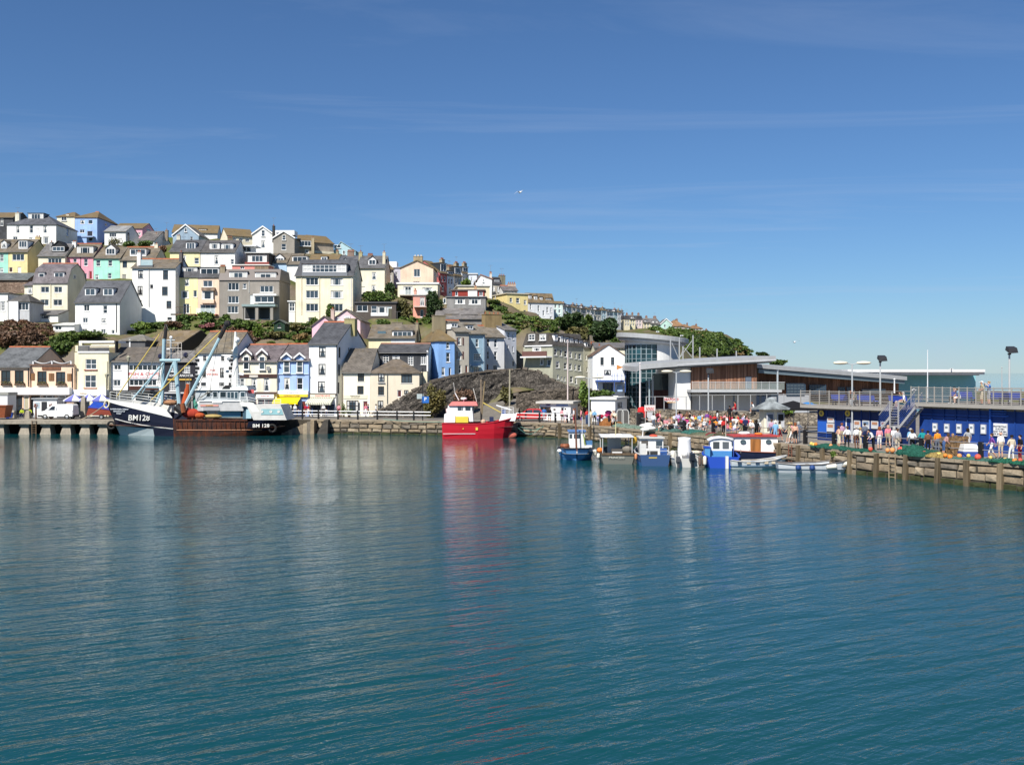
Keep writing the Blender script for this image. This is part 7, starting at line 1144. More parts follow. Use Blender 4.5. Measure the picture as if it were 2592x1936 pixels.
# ------------------------------------------------------------------ kiosks
h=House('n','white ticket office with pale flat roof by the quay',1366,1444,1063.2,1021,119.5,(.82,.82,.82),('flat',1016),yaw=-14,depth=5,rm=paint((.55,.53,.48)),name='ticket_office',cat='kiosk',group='kiosks on the quay',tp=False,found=.02,oh=.4,dirt=.06);h.w(1367,1030,1394,1048,3,1,frame=DARKF,curtain=False);h.w(1419,1031,1428.5,1062,1,1,door=(.10,.14,.20));h.box(1382,1020.5,1393,1026,'blue_sign',paint((.03,.02,.18)),.1);h.box(1408,1022.5,1437,1027.5,'wavy_sign',paint((.20,.30,.58)),.07);h.box(1400.5,1034,1406,1038.5,'vent',paint((.12,.11,.1)),.06);text('TICKET OFFICE',h.t,(h.p(1405,1045)[0],-.03,h.p(1405,1045)[1]),.26,paint((.3,.35,.4)));h.done()
h=House('n','plain white harbour building with sloping flat roof',1496,1557,1068,1011,116,(.84,.84,.84),('flat',1006),yaw=-20,depth=6,rm=paint((.62,.62,.60)),name='harbour_store',cat='kiosk',group='kiosks on the quay',tp=False,found=.02,oh=.25,dirt=.04);h.w(1563,1018,1575,1032,1,1,face='r',frame=DARKF);h.done()
t=thing('gazebo_kiosk','cream poster kiosk with grey six-sided roof','kiosk',PG(1951,1099),R(12),'kiosks on the quay');MB().lathe([(1.05,.02),(1.05,2.45)],6).obj('panel_wall',paint((.74,.68,.54),.6,.15),t).rotation_euler=(0,0,R(30));MB().lathe([(2.0,2.35),(2.0,2.42),(.55,3.05),(.55,3.12),(.5,3.3),(.1,3.45),(.01,3.45)],6).obj('roof',slate((.30,.33,.34)),t);
for x in (-.55,.5): MB().box(x-.36,x+.36,-1.0,-.94,.7,2.05).obj('poster',paint((.55,.56,.60)),t);MB().box(x-.26,x+.26,-1.02,-1.0,1.3,1.9).obj('poster_picture',paint((.10,.13,.18) if x<0 else (.02,.02,.02)),t)
t=thing('kiosk_hut','small white kiosk hut with open door on the pier','kiosk',PG(118,1057),0,'kiosks on the quay');MB().box(-1.7,1.3,0,2.2,0,2.35).obj('cabin',paint((.80,.80,.79),.4,.08),t);MB().box(-1.9,1.5,-.2,2.4,2.352,2.5).obj('roof',paint((.30,.32,.33)),t);MB().box(-.65,.05,-.03,.02,.05,2.05).obj('door',paint((.03,.03,.035)),t);MB().box(-1.45,-.9,-.03,.02,1.2,2.0).obj('window',glass((.2,.25,.28)),t);rails(t,[(x,0,2.5) for x in (-.8,0,.8,1.6,2.4)],.7,paint((.4,.4,.4)),2,.02)  # open doorway drawn as a near-black panel
t=thing('white_trailer','white box trailer at the left edge of the pier','trailer',PG(8,1057.5),0);MB().box(-3.2,.55,0,2.2,.5,2.9).obj('box_body',paint((.78,.78,.77)),t);MB().box(-3.4,.7,-.1,2.3,2.902,3.25).obj('roof_tarp',paint((.30,.30,.27)),t);wheel(t,-1,0,.32,1)
t=thing('rusty_skip','rust-brown metal skip at the left edge of the pier','skip',PG(4,1061.5),0);m=MB();m.hexa([(-2.6,-.7,.25),(.7,-.7,.25),(.7,.8,.25),(-2.6,.8,.25)],[(-3,-.9,1.75),(1.0,-.9,1.75),(1.0,.9,1.75),(-3,.9,1.75)]);m.obj('skip_body',rusty((.20,.06,.035),.8),t);MB().box(-3.05,1.05,-.95,-.88,1.6,1.78).obj('rim',rusty((.16,.05,.03),.7),t)
for k,(px,lb,c) in enumerate(((26,'blue plastic fish bin on the pier edge',(.02,.06,.30)),(297,'blue fish crate half hidden by the trawler bow',(.05,.14,.40)))):
    o=thing('fish_bin',lb,'bin',PG(px,1059));m=MB();m.hexa([(-.4,-.3,0),(.4,-.3,0),(.4,.3,0),(-.4,.3,0)],[(-.5,-.38,.7),(.5,-.38,.7),(.5,.38,.7),(-.5,.38,.7)]);m.obj('tub',paint(c,.4),o);MB().box(-.54,.54,-.42,.42,.702,.76).obj('rim',paint(c,.4),o)
def parasol(label,px,py,topz,r,cols,z0=2.1,n=8,name='parasol',loc=None):
    t=thing(name,label,'parasol',loc or PG(px,py),0,'parasols on the quay');MB().tube((0,0,0),(0,0,topz),.03,6).obj('pole',paint((.5,.5,.5)),t)
    for k in range(n):
        a,b=k/n*6.283+.2,(k+1)/n*6.283+.2;m=MB();A,B=(math.cos(a)*r,math.sin(a)*r,z0),(math.cos(b)*r,math.sin(b)*r,z0);m.add([(0,0,topz),A,B,(A[0],A[1],z0-.16),(B[0],B[1],z0-.16)],[(0,1,2),(1,3,4,2)]);m.obj('canopy_panel',cloth(cols[k % len(cols)]),t)
    MB().lathe([(.3,0),(.3,.1),(.05,.14)],10).obj('foot',paint((.2,.2,.2)),t);return t
for px,lb in ((188,'blue and white striped parasol nearest the white kiosk hut'),(225,'middle one of three blue and white striped parasols'),(257,'blue and white striped parasol nearest the trawler bow')): parasol(lb,px,1057,3.05,1.35,[(.72,.72,.74),(.14,.15,.42)],2.25)
parasol('wide black parasol beside the poster kiosk',2008,1094,3.05,2.6,[(.015,.015,.017)],2.35);parasol('bright blue parasol near the container corner',2045,1094,2.95,1.65,[(.02,.20,.52)],2.45)
t=thing('covered_dinghy','small boat on a trailer under a blue tarpaulin','boat',PG(262,1060.5),0);m=MB();m.hexa([(-1.9,-.6,.5),(1.5,-.6,.5),(1.5,.6,.5),(-1.9,.6,.5)],[(-1.5,-.8,1.5),(1.7,-.8,1.2),(1.7,.8,1.2),(-1.5,.8,1.5)]);m.obj('hull',paint((.28,.06,.04)),t);m=MB();m.add([(-1.6,-.85,1.45),(1.8,-.85,1.1),(1.8,.85,1.1),(-1.6,.85,1.45),(-1.2,0,2.2),(1.5,0,1.8)],[(0,1,5,4),(1,2,5),(2,3,4,5),(3,0,4)]);m.obj('tarpaulin',cloth((.02,.06,.34)),t);wheel(t,0,-.6,.3,1)
# mooring posts on the pier
for px,lb in ((33,'stubby stone mooring post beside the blue bin'),(71,'pale stone mooring post left of the ladder'),(212,'tall square stone post behind the white van')):
    big=px==212;o=thing('mooring_post',lb,'post',PG(px,1059),0,'mooring posts on the pier');MB().hexa([(-.32,-.32,0),(.32,-.32,0),(.32,.32,0),(-.32,.32,0)],[(-.24,-.24,2.6 if big else .9),(.24,-.24,2.6 if big else .9),(.24,.24,2.6 if big else .9),(-.24,.24,2.6 if big else .9)]).obj('shaft',CONC,o);MB().ball((0,0,2.6 if big else .9),.26,8,6,sz=.5).obj('cap',CONC,o)
for px,lb in ((91,'rusty post with red flowers left of the van'),(130,'rusty post with red flowers in front of the van')):
    o=thing('flower_post',lb,'post',PG(px,1061),0,'flower posts on the pier');MB().tube((0,0,0),(0,0,1.55),.12,7,r2=.1).obj('shaft',rusty((.10,.06,.05),.5),o);V_,k_=leaf_mesh([(0,0,1.65,.28,.28,.28)],90,.08,px);place(quads_mesh('flowers',V_,k_,leafmat((.18,.05,.03))),'flowers',o)
def ladder(label,px,D,z0,z1,w=.5,c=(.22,.14,.08),ang=0,lean=0):
    t=thing('quay_ladder',label,'ladder',((px-CX)/F*D,D,0),ang,'ladders down to the water');m=paint(c,.8,.4)
    for x in (-w/2,w/2): MB().tube((x,0,z0),(x,lean,z1),.04,6).obj('side_rail',m,t)
    k=z0+.15
    while k<z1: MB().tube((-w/2,lean*(k-z0)/(z1-z0),k),(w/2,lean*(k-z0)/(z1-z0),k),.025,5).obj('rung',m,t);k+=.28
ladder('rusty iron ladder on the pier beside the second pile',86,118.3,-.5,Q);x_,y_,a_=at_quay(2262,.25);t=ladder('wooden ladder leaning against the near quay wall',2258,y_,-.6,Q-.05,.5,(.33,.25,.16),a_)
x_,y_,a_=at_quay(2002,.25);ladder('rusty ladder behind the rowing boats',2000,y_,.2,Q,.4,(.2,.08,.05),a_)
# ------------------------------------------------------------------ benches, tables, decks
def bench(label,loc,rz,col=(.03,.07,.42),group='blue benches on the sun deck'):
    t=thing('deck_bench',label,'bench',loc,rz,group);m=paint(col,.5);MB().box(-.85,.85,-.25,.2,.42,.47).obj('seat',m,t);MB().hexa([(-.85,.2,.5),(.85,.2,.5),(.85,.25,.5),(-.85,.25,.5)],[(-.85,.3,.92),(.85,.3,.92),(.85,.35,.92),(-.85,.35,.92)]).obj('backrest',m,t)
    for x in (-.75,.75): MB().box(x-.04,x+.04,-.22,-.14,0,.42).obj('leg',paint((.04,.04,.05)),t);MB().box(x-.04,x+.04,.14,.24,0,.5).obj('leg',paint((.04,.04,.05)),t)
def deckpos(hh,z0,px,off): a=hh.hit(px,*hh.fm('f',off))[0];return Vector((hh.t.location.x+hh.u[0]*a+hh.v[0]*off,hh.t.location.y+hh.u[1]*a+hh.v[1]*off,Q+z0))
fz=CL.yaw
for hh,z0,px,lb in ((CL,ZDL,2130,'blue deck bench at the left end of the lower sun deck'),(CL,ZDL,2197,'blue deck bench in the middle of the lower sun deck'),(CL,ZDL,2278,'blue deck bench near the staircase head'),(CRT,ZDR,2440,'blue deck bench under the seated pair on the upper deck'),(CRT,ZDR,2532,'blue deck bench behind the standing couple'),(CRT,ZDR,2560,'blue deck bench at the right edge of the upper deck')): bench(lb,deckpos(hh,z0,px,1.3),fz+math.pi)
def picnic(label,px,py,rz=0):
    t=thing('picnic_table',label,'table',PG(px,py),rz,'picnic tables in the crowd');w=wood((.10,.08,.06));MB().box(-.95,.95,-.38,.38,.7,.75).obj('tabletop',w,t)
    for y in (-.68,.68): MB().box(-.95,.95,y-.14,y+.14,.42,.46).obj('bench_seat',w,t)
    for x in (-.7,.7):
        for sg in (-1,1): MB().hexa([(x-.04,sg*.62,0),(x+.04,sg*.62,0),(x+.04,sg*.72,0),(x-.04,sg*.72,0)],[(x-.04,sg*.2,.7),(x+.04,sg*.2,.7),(x+.04,sg*.3,.7),(x-.04,sg*.3,.7)]).obj('leg',w,t)
        MB().box(x+.045,x+.09,-.7,.7,.36,.42).obj('brace',w,t)
for px,py,lb in ((1733,1081,'dark picnic table behind the magenta-shirted person'),(1775,1084,'dark picnic table under the man in the white shirt'),(1808,1078,'dark picnic table beside the girl in jeans'),(1845,1083,'dark picnic table left of the khaki shirt'),(1870,1086,'dark picnic table nearest the poster kiosk'),(1693,1080,'dark picnic table at the left of the crowd'),(2058,1096,'dark picnic table under the blue parasol')): picnic(lb,px,py,random.uniform(-.3,.3))
# ------------------------------------------------------------------ things lying on the near quay
GN=(.022,.095,.068);NG='fishing nets heaped on the quay edge'
def qnet(label,px,dist,blobs,col,z=Q): p=quay_in(px,dist);return netheap('fishing_net',label,(p[0],p[1],z),blobs,col,group=NG)
def blobs_along(px0,px1,n,r,h_):
    a,b=Vector((*quay_in(px0,.5),0)),Vector((*quay_in(px1,.5),0));return [((b-a).x*k/max(1,n-1),(b-a).y*k/max(1,n-1)+random.uniform(-.15,.15),0,r*random.uniform(.8,1.25),r*random.uniform(.5,.8),h_*random.uniform(.6,1.2)) for k in range(n)]
for px0,px1,n,r,h_,lb,col in ((2068,2105,4,.8,.28,'green net strip left of the lamp post',GN),(2110,2185,7,.75,.22,'long green net strip below the lamp post',GN),(2285,2340,4,.9,.62,'big green net heap behind the ladder',GN),(2345,2380,3,.7,.3,'tan and yellow net beside the broken crate',(.30,.22,.08)),(2385,2450,5,.5,.14,'pale green net strip under the broken crate',(.06,.13,.105)),(2455,2515,5,.55,.22,'green net strip below the white plastic box',(.05,.13,.105)),(2520,2600,5,.8,.3,'bright green net heap at the right edge of the quay',(.022,.11,.07)),(1640,1690,4,.8,.32,'blue-green net heap left of the crowd',(.07,.13,.115)),(1720,1745,3,.8,.34,'teal net heap above the white-console skiff',(.04,.13,.11)),(1755,1790,3,.9,.32,'grey-green net heap above the royal blue boat',(.12,.135,.09)),(1783,1800,2,.7,.25,'dark red net lying above the royal blue boat',(.22,.03,.04)),(1805,1860,4,.9,.4,'dark olive net heap above the deckhouse boat',(.08,.075,.05)),(1548,1600,4,.7,.45,'pale green net with grey ropes by the fence hurdles',(.15,.21,.17)),(1521,1546,2,.7,.8,'orange-brown net bale beside the bollard',(.26,.11,.04))):
    p=quay_in(px0,.5 if px0>2000 else .9);netheap('fishing_net',lb,(p[0],p[1],Q),blobs_along(px0,px1,n,r,h_),col,group=NG)
fl_=thing('float_line','string of orange net floats along the near quay edge','floats',(*quay_in(2080,.3),Q));fo=Vector(fl_.location);fm_=[MB().ball((0,0,0),.16,10,8).mesh('float',paint(c,.5)) for c in ((.75,.22,.03),(.72,.30,.10),(.66,.10,.06),(.70,.50,.12))]
for px in (2044,2058,2062,2094,2200,2243,2256,2275,2337,2368,2390,2402,2417,2443,2470,2498,2534,2565,2579):
    p=quay_in(px,random.uniform(.1,.55));o=place(random.choice(fm_),'float',fl_,Vector((*p,Q+random.uniform(.12,.3)))-fo);s=random.uniform(.7,1.3) if px !=2275 else 1.7;o.scale=(s,s,s)
pts=[Vector((*quay_in(px,.2),Q+.07))-fo for px in range(2040,2590,22)];MB().path(pts,.035,5).obj('float_rope',paint((.05,.16,.13)),fl_)
def crate(label,px,py,c,tilt,s=1.0):
    t=thing('wooden_crate',label,'crate',PG(px,py));t.rotation_euler=(0,tilt,.3);w=wood(c)
    for k in range(6): MB().box(-.75+k*.26,-.75+k*.26+.21,-.5,-.46,.05,1.25*s).obj('slat',w,t);MB().box(-.75+k*.26,-.75+k*.26+.21,.46,.5,.05,1.25*s).obj('slat',w,t)
    for z in (.2,.65,1.1): MB().box(-.78,.82,-.54,-.502,z*s-.06,z*s+.06).obj('batten',w,t);MB().box(-.8,-.76,-.5,.5,z*s-.08,z*s+.08).obj('batten',w,t);MB().box(.8,.84,-.5,.5,z*s-.08,z*s+.08).obj('batten',w,t)
    return t
crate('broken brown wooden crate tilted on the quay',2420,1152,(.24,.15,.075),-.18);crate('weathered grey wire-fronted crate beside the broken one',2392,1148,(.22,.2,.15),.05,.95)
t=thing('cool_box','white plastic tub on a blue crate by the railing','tub',PG(2460,1155));MB().box(-.8,.9,-.4,.4,0,.35).obj('blue_crate',paint((.04,.08,.33)),t);m=MB();m.hexa([(-.75,-.4,.36),(.35,-.4,.36),(.35,.4,.36),(-.75,.4,.36)],[(-.65,-.3,.85),(.2,-.3,.85),(.2,.3,.85),(-.65,.3,.85)]);m.obj('lid',paint((.75,.76,.76)),t);MB().ball((.65,0,.45),.18,8,6).obj('pink_float',paint((.7,.1,.2)),t)
t=thing('net_sacks','heap of black and white sacks beside the crowd','sacks',PG(1722,1090));rg=random.Random(4)
for k in range(14): o=MB().ball((0,0,0),.42,9,7).obj('sack',cloth((.02,.02,.022) if k % 3 else (.6,.62,.63)),t,(rg.uniform(-1.3,1.3),rg.uniform(-.4,.5),.25+rg.uniform(0,.35)),smooth=True);o.scale=(1,.8,.75)
t=thing('white_sacks','stack of bulging white sacks on the nets','sacks',PG(1640,1092))
for k in range(5): o=MB().ball((0,0,0),.4,9,7).obj('sack',cloth((.72,.70,.66)),t,((-.3,.35,0,-.35,.1)[k],.1*k,.18+.12*k),smooth=True);o.scale=(1.2,.8,.5)
t=thing('rope_bale','bundle of red and silver ropes on the quay by the bollards','ropes',PG(1533,1075))
for k,(x,z,c) in enumerate(((-.5,.9,(.35,.02,.05)),(.2,1.0,(.40,.03,.10)),(.55,.8,(.22,.015,.05)),(-.1,.75,(.45,.46,.47)),(.3,1.35,(.18,.02,.10)))): o=MB().ball((0,0,0),.4,9,7).obj('coil',cloth(c),t,(x,0,z),smooth=True);o.scale=(1,.7,.65)
for px,lb in ((1570,'left-hand rounded steel hurdle'),(1583,'right-hand rounded steel hurdle')):
    t=thing('steel_hurdle',lb+' standing before the glass tower','hurdle',PG(px,1078),0,'steel hurdles');m=paint((.5,.5,.48));MB().path([Vector((-.35,0,0)),Vector((-.35,0,1.5)),Vector((-.2,0,1.75)),Vector((.2,0,1.75)),Vector((.35,0,1.5)),Vector((.35,0,0))],.05,6).obj('frame',m,t);MB().box(-.3,.3,-.01,.01,.3,1.65).obj('mesh_panel',paint((.09,.085,.08)),t)
t=thing('lifebuoy_case','red lifebuoy case on the stone wall','lifebuoy',PX(1625,1050,109.2));MB().lathe([(.05,.9),(.42,.8),(.5,.4),(.45,-.3),(.05,-.35)],12).obj('case',paint((.60,.02,.02)),t).scale=(1,.4,1)
t=thing('notice_sign','white and red notice board on a stand before the stone wall','sign',PG(1645,1076));MB().box(-.6,.6,-.03,.03,1.55,2.2).obj('upper_board',paint((.7,.6,.58)),t);MB().box(-.32,.32,-.03,.03,.5,1.45).obj('lower_board',paint((.5,.5,.52)),t);[MB().path([Vector((-.45+k*.08,-.045,1.7+j*.17+.07*math.sin(k*1.7+j))) for k in range(12)],.03,4).obj('scrawl',RED,t) for j in (0,1)];[MB().tube((x,.04,0),(x,.04,2.2),.03,6).obj('leg',WHITEF,t) for x in (-.5,.5)]
t=thing('litter_bin','square black litter bin in front of the stone wall','bin',PG(1620,1076));MB().box(-.38,.38,-.35,.35,0,1.3).obj('casing',paint((.015,.015,.016)),t);MB().ball((0,0,1.3),.38,8,6,sz=.4).obj('hood',paint((.015,.015,.016)),t)
# mooring ropes
def rope(label,pts,c=(.12,.30,.25),r=.03): t=thing('mooring_rope',label,'rope',pts[0],0,'mooring ropes');MB().path([Vector(p)-Vector(pts[0]) for p in pts],r,5).obj('strand',paint(c,.9),t)
def sag(a,b,s,n=9): return [Vector(a).lerp(Vector(b),k/n)-Vector((0,0,s*math.sin(math.pi*k/n))) for k in range(n+1)]
rope('green mooring rope from the red boat bow to the quay',sag(PX(1312,1083,112.2),Vector((*quay_in(1374,.3),Q)),1.0));rope('green mooring line left of the red boat to the railing',sag(PX(1125,1068,112),Vector((*quay_in(968,.4),Q+.1)),.1));rope('rope from the trawler bow down to the pier',sag(PX(268,1022,117),Vector((PX(200,1060,119).x,119,Q)),.2),(.40,.32,.22),.06);rope('second green rope hanging from the quay by the red boat',sag(PX(1318,1080,112.2),Vector((*quay_in(1386,.3),Q)),.6))
# gulls
def gull(label,px,py,D,s=1.0,rz=0,bank=.3):
    t=thing('seagull',label,'gull',PX(px,py,D),rz,'gulls in the sky');wm=paint((.75,.75,.76));m=MB();m.ball((0,0,0),.11,8,6,sy=2.4);m.ball((0,-.3,.03),.06,8,6);m.obj('body',wm,t)
    for sg in (-1,1): MB().add([(0,-.1,.03),(0,.12,.03),(sg*.35,.05,.15+bank*sg*.1),(sg*.35,-.14,.15+bank*sg*.1),(sg*.75,.15,.02+bank*sg*.3)],[(0,1,2,3),(3,2,4)]).obj('wing',paint((.45,.46,.48)),t)
    t.scale=(s,s,s);return t
gull('white gull flying high over the harbour',1316,487,95,.9,.6,1.0);gull('distant gull flying above the market roof',2011,866,110,1.0,0);
for px,py,D,lb in ((2313,987,86,'gull perched on the sun deck railing'),(2408,934,141,'gull perched on the teal warehouse roof'),(1664,840,138,'gull perched on the round tower roof'),(1725,850,138,'gull standing at the right rim of the tower roof')): gull(lb,px,py,D,.8,1.2,0)
# bunting of shop goods: racks in front of the shops
for px,lb,c in ((728,'dark rack of souvenirs before the cream shop house',(.05,.05,.2)),(700,'rack of coloured buckets before the cream shop house',(.25,.05,.06))):
    t=thing('shop_rack',lb,'rack',PG(px,1056),0,'shop display racks');MB().box(-.6,.6,-.2,.2,0,.1).obj('base',paint(BLACK),t)
    for k in range(9): MB().box(-.55+(k % 3)*.38,-.22+(k % 3)*.38,-.18,.15,.15+(k//3)*.5,.55+(k//3)*.5).obj('goods',cloth(random.choice([c,(.5,.5,.5),(.03,.08,.4),(.5,.06,.06)])),t)
# ------------------------------------------------------------------ people: one continuous skinned body per pose, shared by all who hold it
J0=dict(pel=(0,0,.93),waist=(0,.01,1.08),chest=(0,0,1.27),neckb=(0,.01,1.44),neck=(0,0,1.50),head=(0,-.015,1.60),crown=(0,-.005,1.70),nose=(0,-.115,1.585),
          sl=(.17,.01,1.38),el=(.22,.03,1.12),wl=(.22,-.05,.88),hl=(.22,-.09,.78),sr=(-.17,.01,1.38),er=(-.22,.03,1.12),wr=(-.22,-.05,.88),hr=(-.22,-.09,.78),
          tl=(.09,0,.90),kl=(.10,-.02,.49),al=(.10,.02,.09),fl=(.11,-.15,.04),tr=(-.09,0,.90),kr=(-.10,-.02,.49),ar=(-.10,.02,.09),fr=(-.11,-.15,.04))
RADS=dict(pel=.135,waist=.125,chest=.145,neckb=.075,neck=.055,head=.092,crown=.07,nose=.018,sl=.072,el=.047,wl=.034,hl=.036,sr=.072,er=.047,wr=.034,hr=.036,tl=.092,kl=.06,al=.042,fl=.04,tr=.092,kr=.06,ar=.042,fr=.04)
BONES=[('pel','waist',2),('waist','chest',1),('chest','neckb',1),('neckb','neck',0),('neck','head',0),('head','crown',0),('head','nose',0),('chest','sl',1),('sl','el',1),('el','wl',5),('wl','hl',0),('chest','sr',1),('sr','er',1),('er','wr',5),('wr','hr',0),('pel','tl',2),('tl','kl',2),('kl','al',4),('al','fl',3),('pel','tr',2),('tr','kr',2),('kr','ar',4),('ar','fr',3)]
def pose(**k): d=dict(J0);d.update(k);return d
def shifted(d,names,v): return {n: tuple(a+b for a,b in zip(d[n],v)) for n in names}
UP=['waist','chest','neckb','neck','head','crown','nose','sl','el','wl','hl','sr','er','wr','hr']
POSES=dict(stand=pose(),hands=pose(el=(.27,.06,1.14),wl=(.16,-.16,1.08),hl=(.08,-.22,1.08),er=(-.27,.06,1.14),wr=(-.16,-.16,1.08),hr=(-.08,-.22,1.08)),
    hip=pose(el=(.34,.08,1.14),wl=(.2,.0,1.0),hl=(.14,-.02,.96),kl=(.14,-.05,.49),al=(.2,.0,.09),fl=(.24,-.15,.04)),
    walk=pose(kl=(.09,-.18,.52),al=(.09,-.22,.10),fl=(.09,-.38,.07),kr=(-.09,.08,.50),ar=(-.09,.34,.16),fr=(-.09,.24,.05),el=(.24,.12,1.14),wl=(.23,.16,.92),hl=(.23,.15,.82),er=(-.24,-.06,1.13),wr=(-.22,-.22,.95),hr=(-.21,-.29,.88)),
    camera=pose(el=(.28,-.12,1.30),wl=(.12,-.28,1.52),hl=(.06,-.30,1.58),er=(-.28,-.12,1.30),wr=(-.12,-.28,1.52),hr=(-.06,-.30,1.58)),
    child=pose())
def bend(d,ang,names=UP,piv=(0,0,.93)):
    c,s=math.cos(ang),math.sin(ang);r=dict(d)
    for n in names: x,y,z=d[n];y-=piv[1];z-=piv[2];r[n]=(x,piv[1]+y*c-z*s,piv[2]+y*s+z*c)
    return r
POSES['lean']=bend(pose(el=(.22,-.1,1.15),wl=(.2,-.28,1.10),hl=(.18,-.36,1.08),er=(-.22,-.1,1.15),wr=(-.2,-.28,1.10),hr=(-.18,-.36,1.08)),.55)
sit=pose(kl=(.13,-.42,.93),al=(.13,-.44,.52),fl=(.13,-.60,.46),kr=(-.13,-.40,.93),ar=(-.12,-.36,.52),fr=(-.12,-.52,.46),el=(.24,-.06,1.13),wl=(.18,-.26,1.02),hl=(.13,-.34,1.0),er=(-.24,-.06,1.13),wr=(-.16,-.28,1.06),hr=(-.10,-.33,1.10));sit=bend(sit,.14)
POSES['sit']={k: (x,y,z-.45) for k,(x,y,z) in sit.items()};s2=bend(sit,.3);POSES['sitlean']={k: (x,y,z-.45) for k,(x,y,z) in s2.items()}
BODY={}
def body_mesh(name):
    if name in BODY: return BODY[name]
    P=POSES[name];ks=list(P);me=bpy.data.meshes.new('body_'+name);me.from_pydata([P[k] for k in ks],[(ks.index(a),ks.index(b)) for a,b,_ in BONES],[]);o=bpy.data.objects.new('tmp',me);COL.objects.link(o)
    md=o.modifiers.new('s','SKIN');md.use_smooth_shade=True;lay=me.skin_vertices[0] if me.skin_vertices else None
    if lay is None:
        bm=bmesh.new();bm.from_mesh(me);bm.verts.layers.skin.verify();bm.to_mesh(me);bm.free();lay=me.skin_vertices[0]
    for i,k in enumerate(ks):
        r=RADS[k];rx=r*(1.22 if k in ('pel','waist','chest') else 1);lay.data[i].radius=(rx,r*(.82 if k in ('pel','waist','chest') else 1));lay.data[i].use_root=(k=='pel')
    o.modifiers.new('u','SUBSURF').levels=1;dg=bpy.context.evaluated_depsgraph_get();out=bpy.data.meshes.new_from_object(o.evaluated_get(dg));bpy.data.objects.remove(o)
    segs=[(Vector(P[a]),Vector(P[b]),s) for a,b,s in BONES];mi=[]
    for p in out.polygons:
        c=p.center;best=(9,0)
        for a,b,s in segs:
            ab=b-a;t=max(0,min(1,(c-a).dot(ab)/ab.length_squared));d=(c-(a+ab*t)).length-.02*(s in (1,2))
            if d<best[0]: best=(d,s)
        mi.append(best[1])
    out.materials.clear()
    for _ in range(6): out.materials.append(None)
    out.polygons.foreach_set('material_index',mi);out.polygons.foreach_set('use_smooth',[True]*len(mi));BODY[name]=out;return out
HAIRM={}
def hair_mesh(kind):
    if kind in HAIRM: return HAIRM[kind]
    m=MB()
    for i in range(6):
        for k in range(12):
            th=i/5*(1.75 if kind !='long' else 2.0);ph=k/12*6.283;x,y,z=math.sin(th)*math.sin(ph),math.sin(th)*math.cos(ph),math.cos(th)
            if y<-.25 and th>1.0: z=math.cos(1.0);s_=.9
            r=.118;m.v.append((x*r,y*r*1.06+.012,z*r-(.10 if kind=='long' and th>1.4 and y>-.1 else 0)))
    m.f=[(i*12+k,i*12+(k+1) % 12,(i+1)*12+(k+1) % 12,(i+1)*12+k) for i in range(5) for k in range(12)];m.mi=[0]*len(m.f)
    if kind=='hat': m.lathe([(.12,.03),(.24,.02),(.25,.0),(.12,.01)],14)
    if kind=='cap': m.box(-.08,.08,-.22,-.09,.03,.05)
    HAIRM[kind]=m.mesh('hair_'+kind,[None]);return HAIRM[kind]
CC=dict(white=(.75,.75,.74),black=(.015,.015,.018),navy=(.02,.03,.09),blue=(.05,.16,.45),sky=(.20,.42,.66),teal=(.02,.28,.30),red=(.55,.04,.04),crimson=(.42,.02,.06),orange=(.75,.26,.03),pink=(.75,.32,.36),rose=(.66,.20,.26),magenta=(.60,.04,.22),mauve=(.45,.28,.38),lilac=(.45,.38,.60),purple=(.20,.07,.30),green=(.18,.42,.06),olive=(.20,.20,.11),khaki=(.38,.33,.22),beige=(.56,.48,.36),cream=(.72,.66,.50),grey=(.32,.33,.35),slate=(.13,.15,.20),brown=(.16,.08,.05),denim=(.06,.11,.24),yellow=(.70,.50,.06),striped=(.42,.24,.22),peach=(.72,.42,.30),maroon=(.20,.02,.03),lime=(.5,.62,.05),white2=(.68,.66,.66))
SKINS=[(.52,.30,.21),(.46,.25,.17),(.58,.36,.27)];HAIRS=dict(dark=(.02,.014,.01),brown=(.08,.045,.025),grey=(.38,.37,.35),blond=(.42,.28,.12),white=(.60,.60,.58),bald=(.50,.30,.22),red=(.22,.07,.03),straw=(.62,.50,.25),cap=(.74,.74,.74))
LEGW={0: 'shorts',1: 'trousers'}
def person(px,hy,ps,top,bot,long_legs,hair,where,face=0,z=None,D=None,sleeves=False,kind=None,s=1.0,loc=None,g='people on the quay',lab=None):
    z=Q if z is None else z;hz=(1.71 if not ps.startswith('sit') else 1.26)*s
    if loc is None and D is None: D=(HC-z-hz)*F/(hy-YH);D=max(D,at_quay(px,-1.9)[1]) if px>1000 else D
    if loc is None: loc=Vector(((px-CX)/F*D,D,z))
    verb={'stand': 'standing','hands': 'standing with folded hands','hip': 'standing hand on hip','walk': 'walking','camera': 'holding a camera up','lean': 'leaning forward','sit': 'sitting','sitlean': 'sitting bent forward','child': 'standing'}[ps]
    t=thing('person',lab or f"{'child' if s < .8 else 'person'} in {top.replace('2','')} top {verb} {where}",'person',loc,R(face)+random.uniform(-.2,.2),g);t.scale=(s,s,s)
    b=place(body_mesh(ps),'body',t);sk=paint(random.choice(SKINS),.6,.08,.3);tm,bm_=cloth(CC[top]),cloth(CC[bot])
    for i,m_ in enumerate((sk,tm,bm_,paint(random.choice([(.03,.03,.03),(.5,.5,.5),(.15,.09,.05)])),bm_ if long_legs else sk,tm if sleeves else sk)): b.material_slots[i].link='OBJECT';b.material_slots[i].material=m_
    P=POSES[ps];hd=P['head'];kd=kind or ('cap' if hair=='cap' else 'hat' if hair=='straw' else random.choice(['short','short','long']));h_=place(hair_mesh(kd),'hair' if hair not in ('straw','cap') else 'hat',t,(hd[0],hd[1]+.01,hd[2]+.015));h_.material_slots[0].link='OBJECT';h_.material_slots[0].material=cloth(HAIRS[hair]);return t
BK,FR,LT,RT=180,0,-90,90       # facing away,towards us,left,right
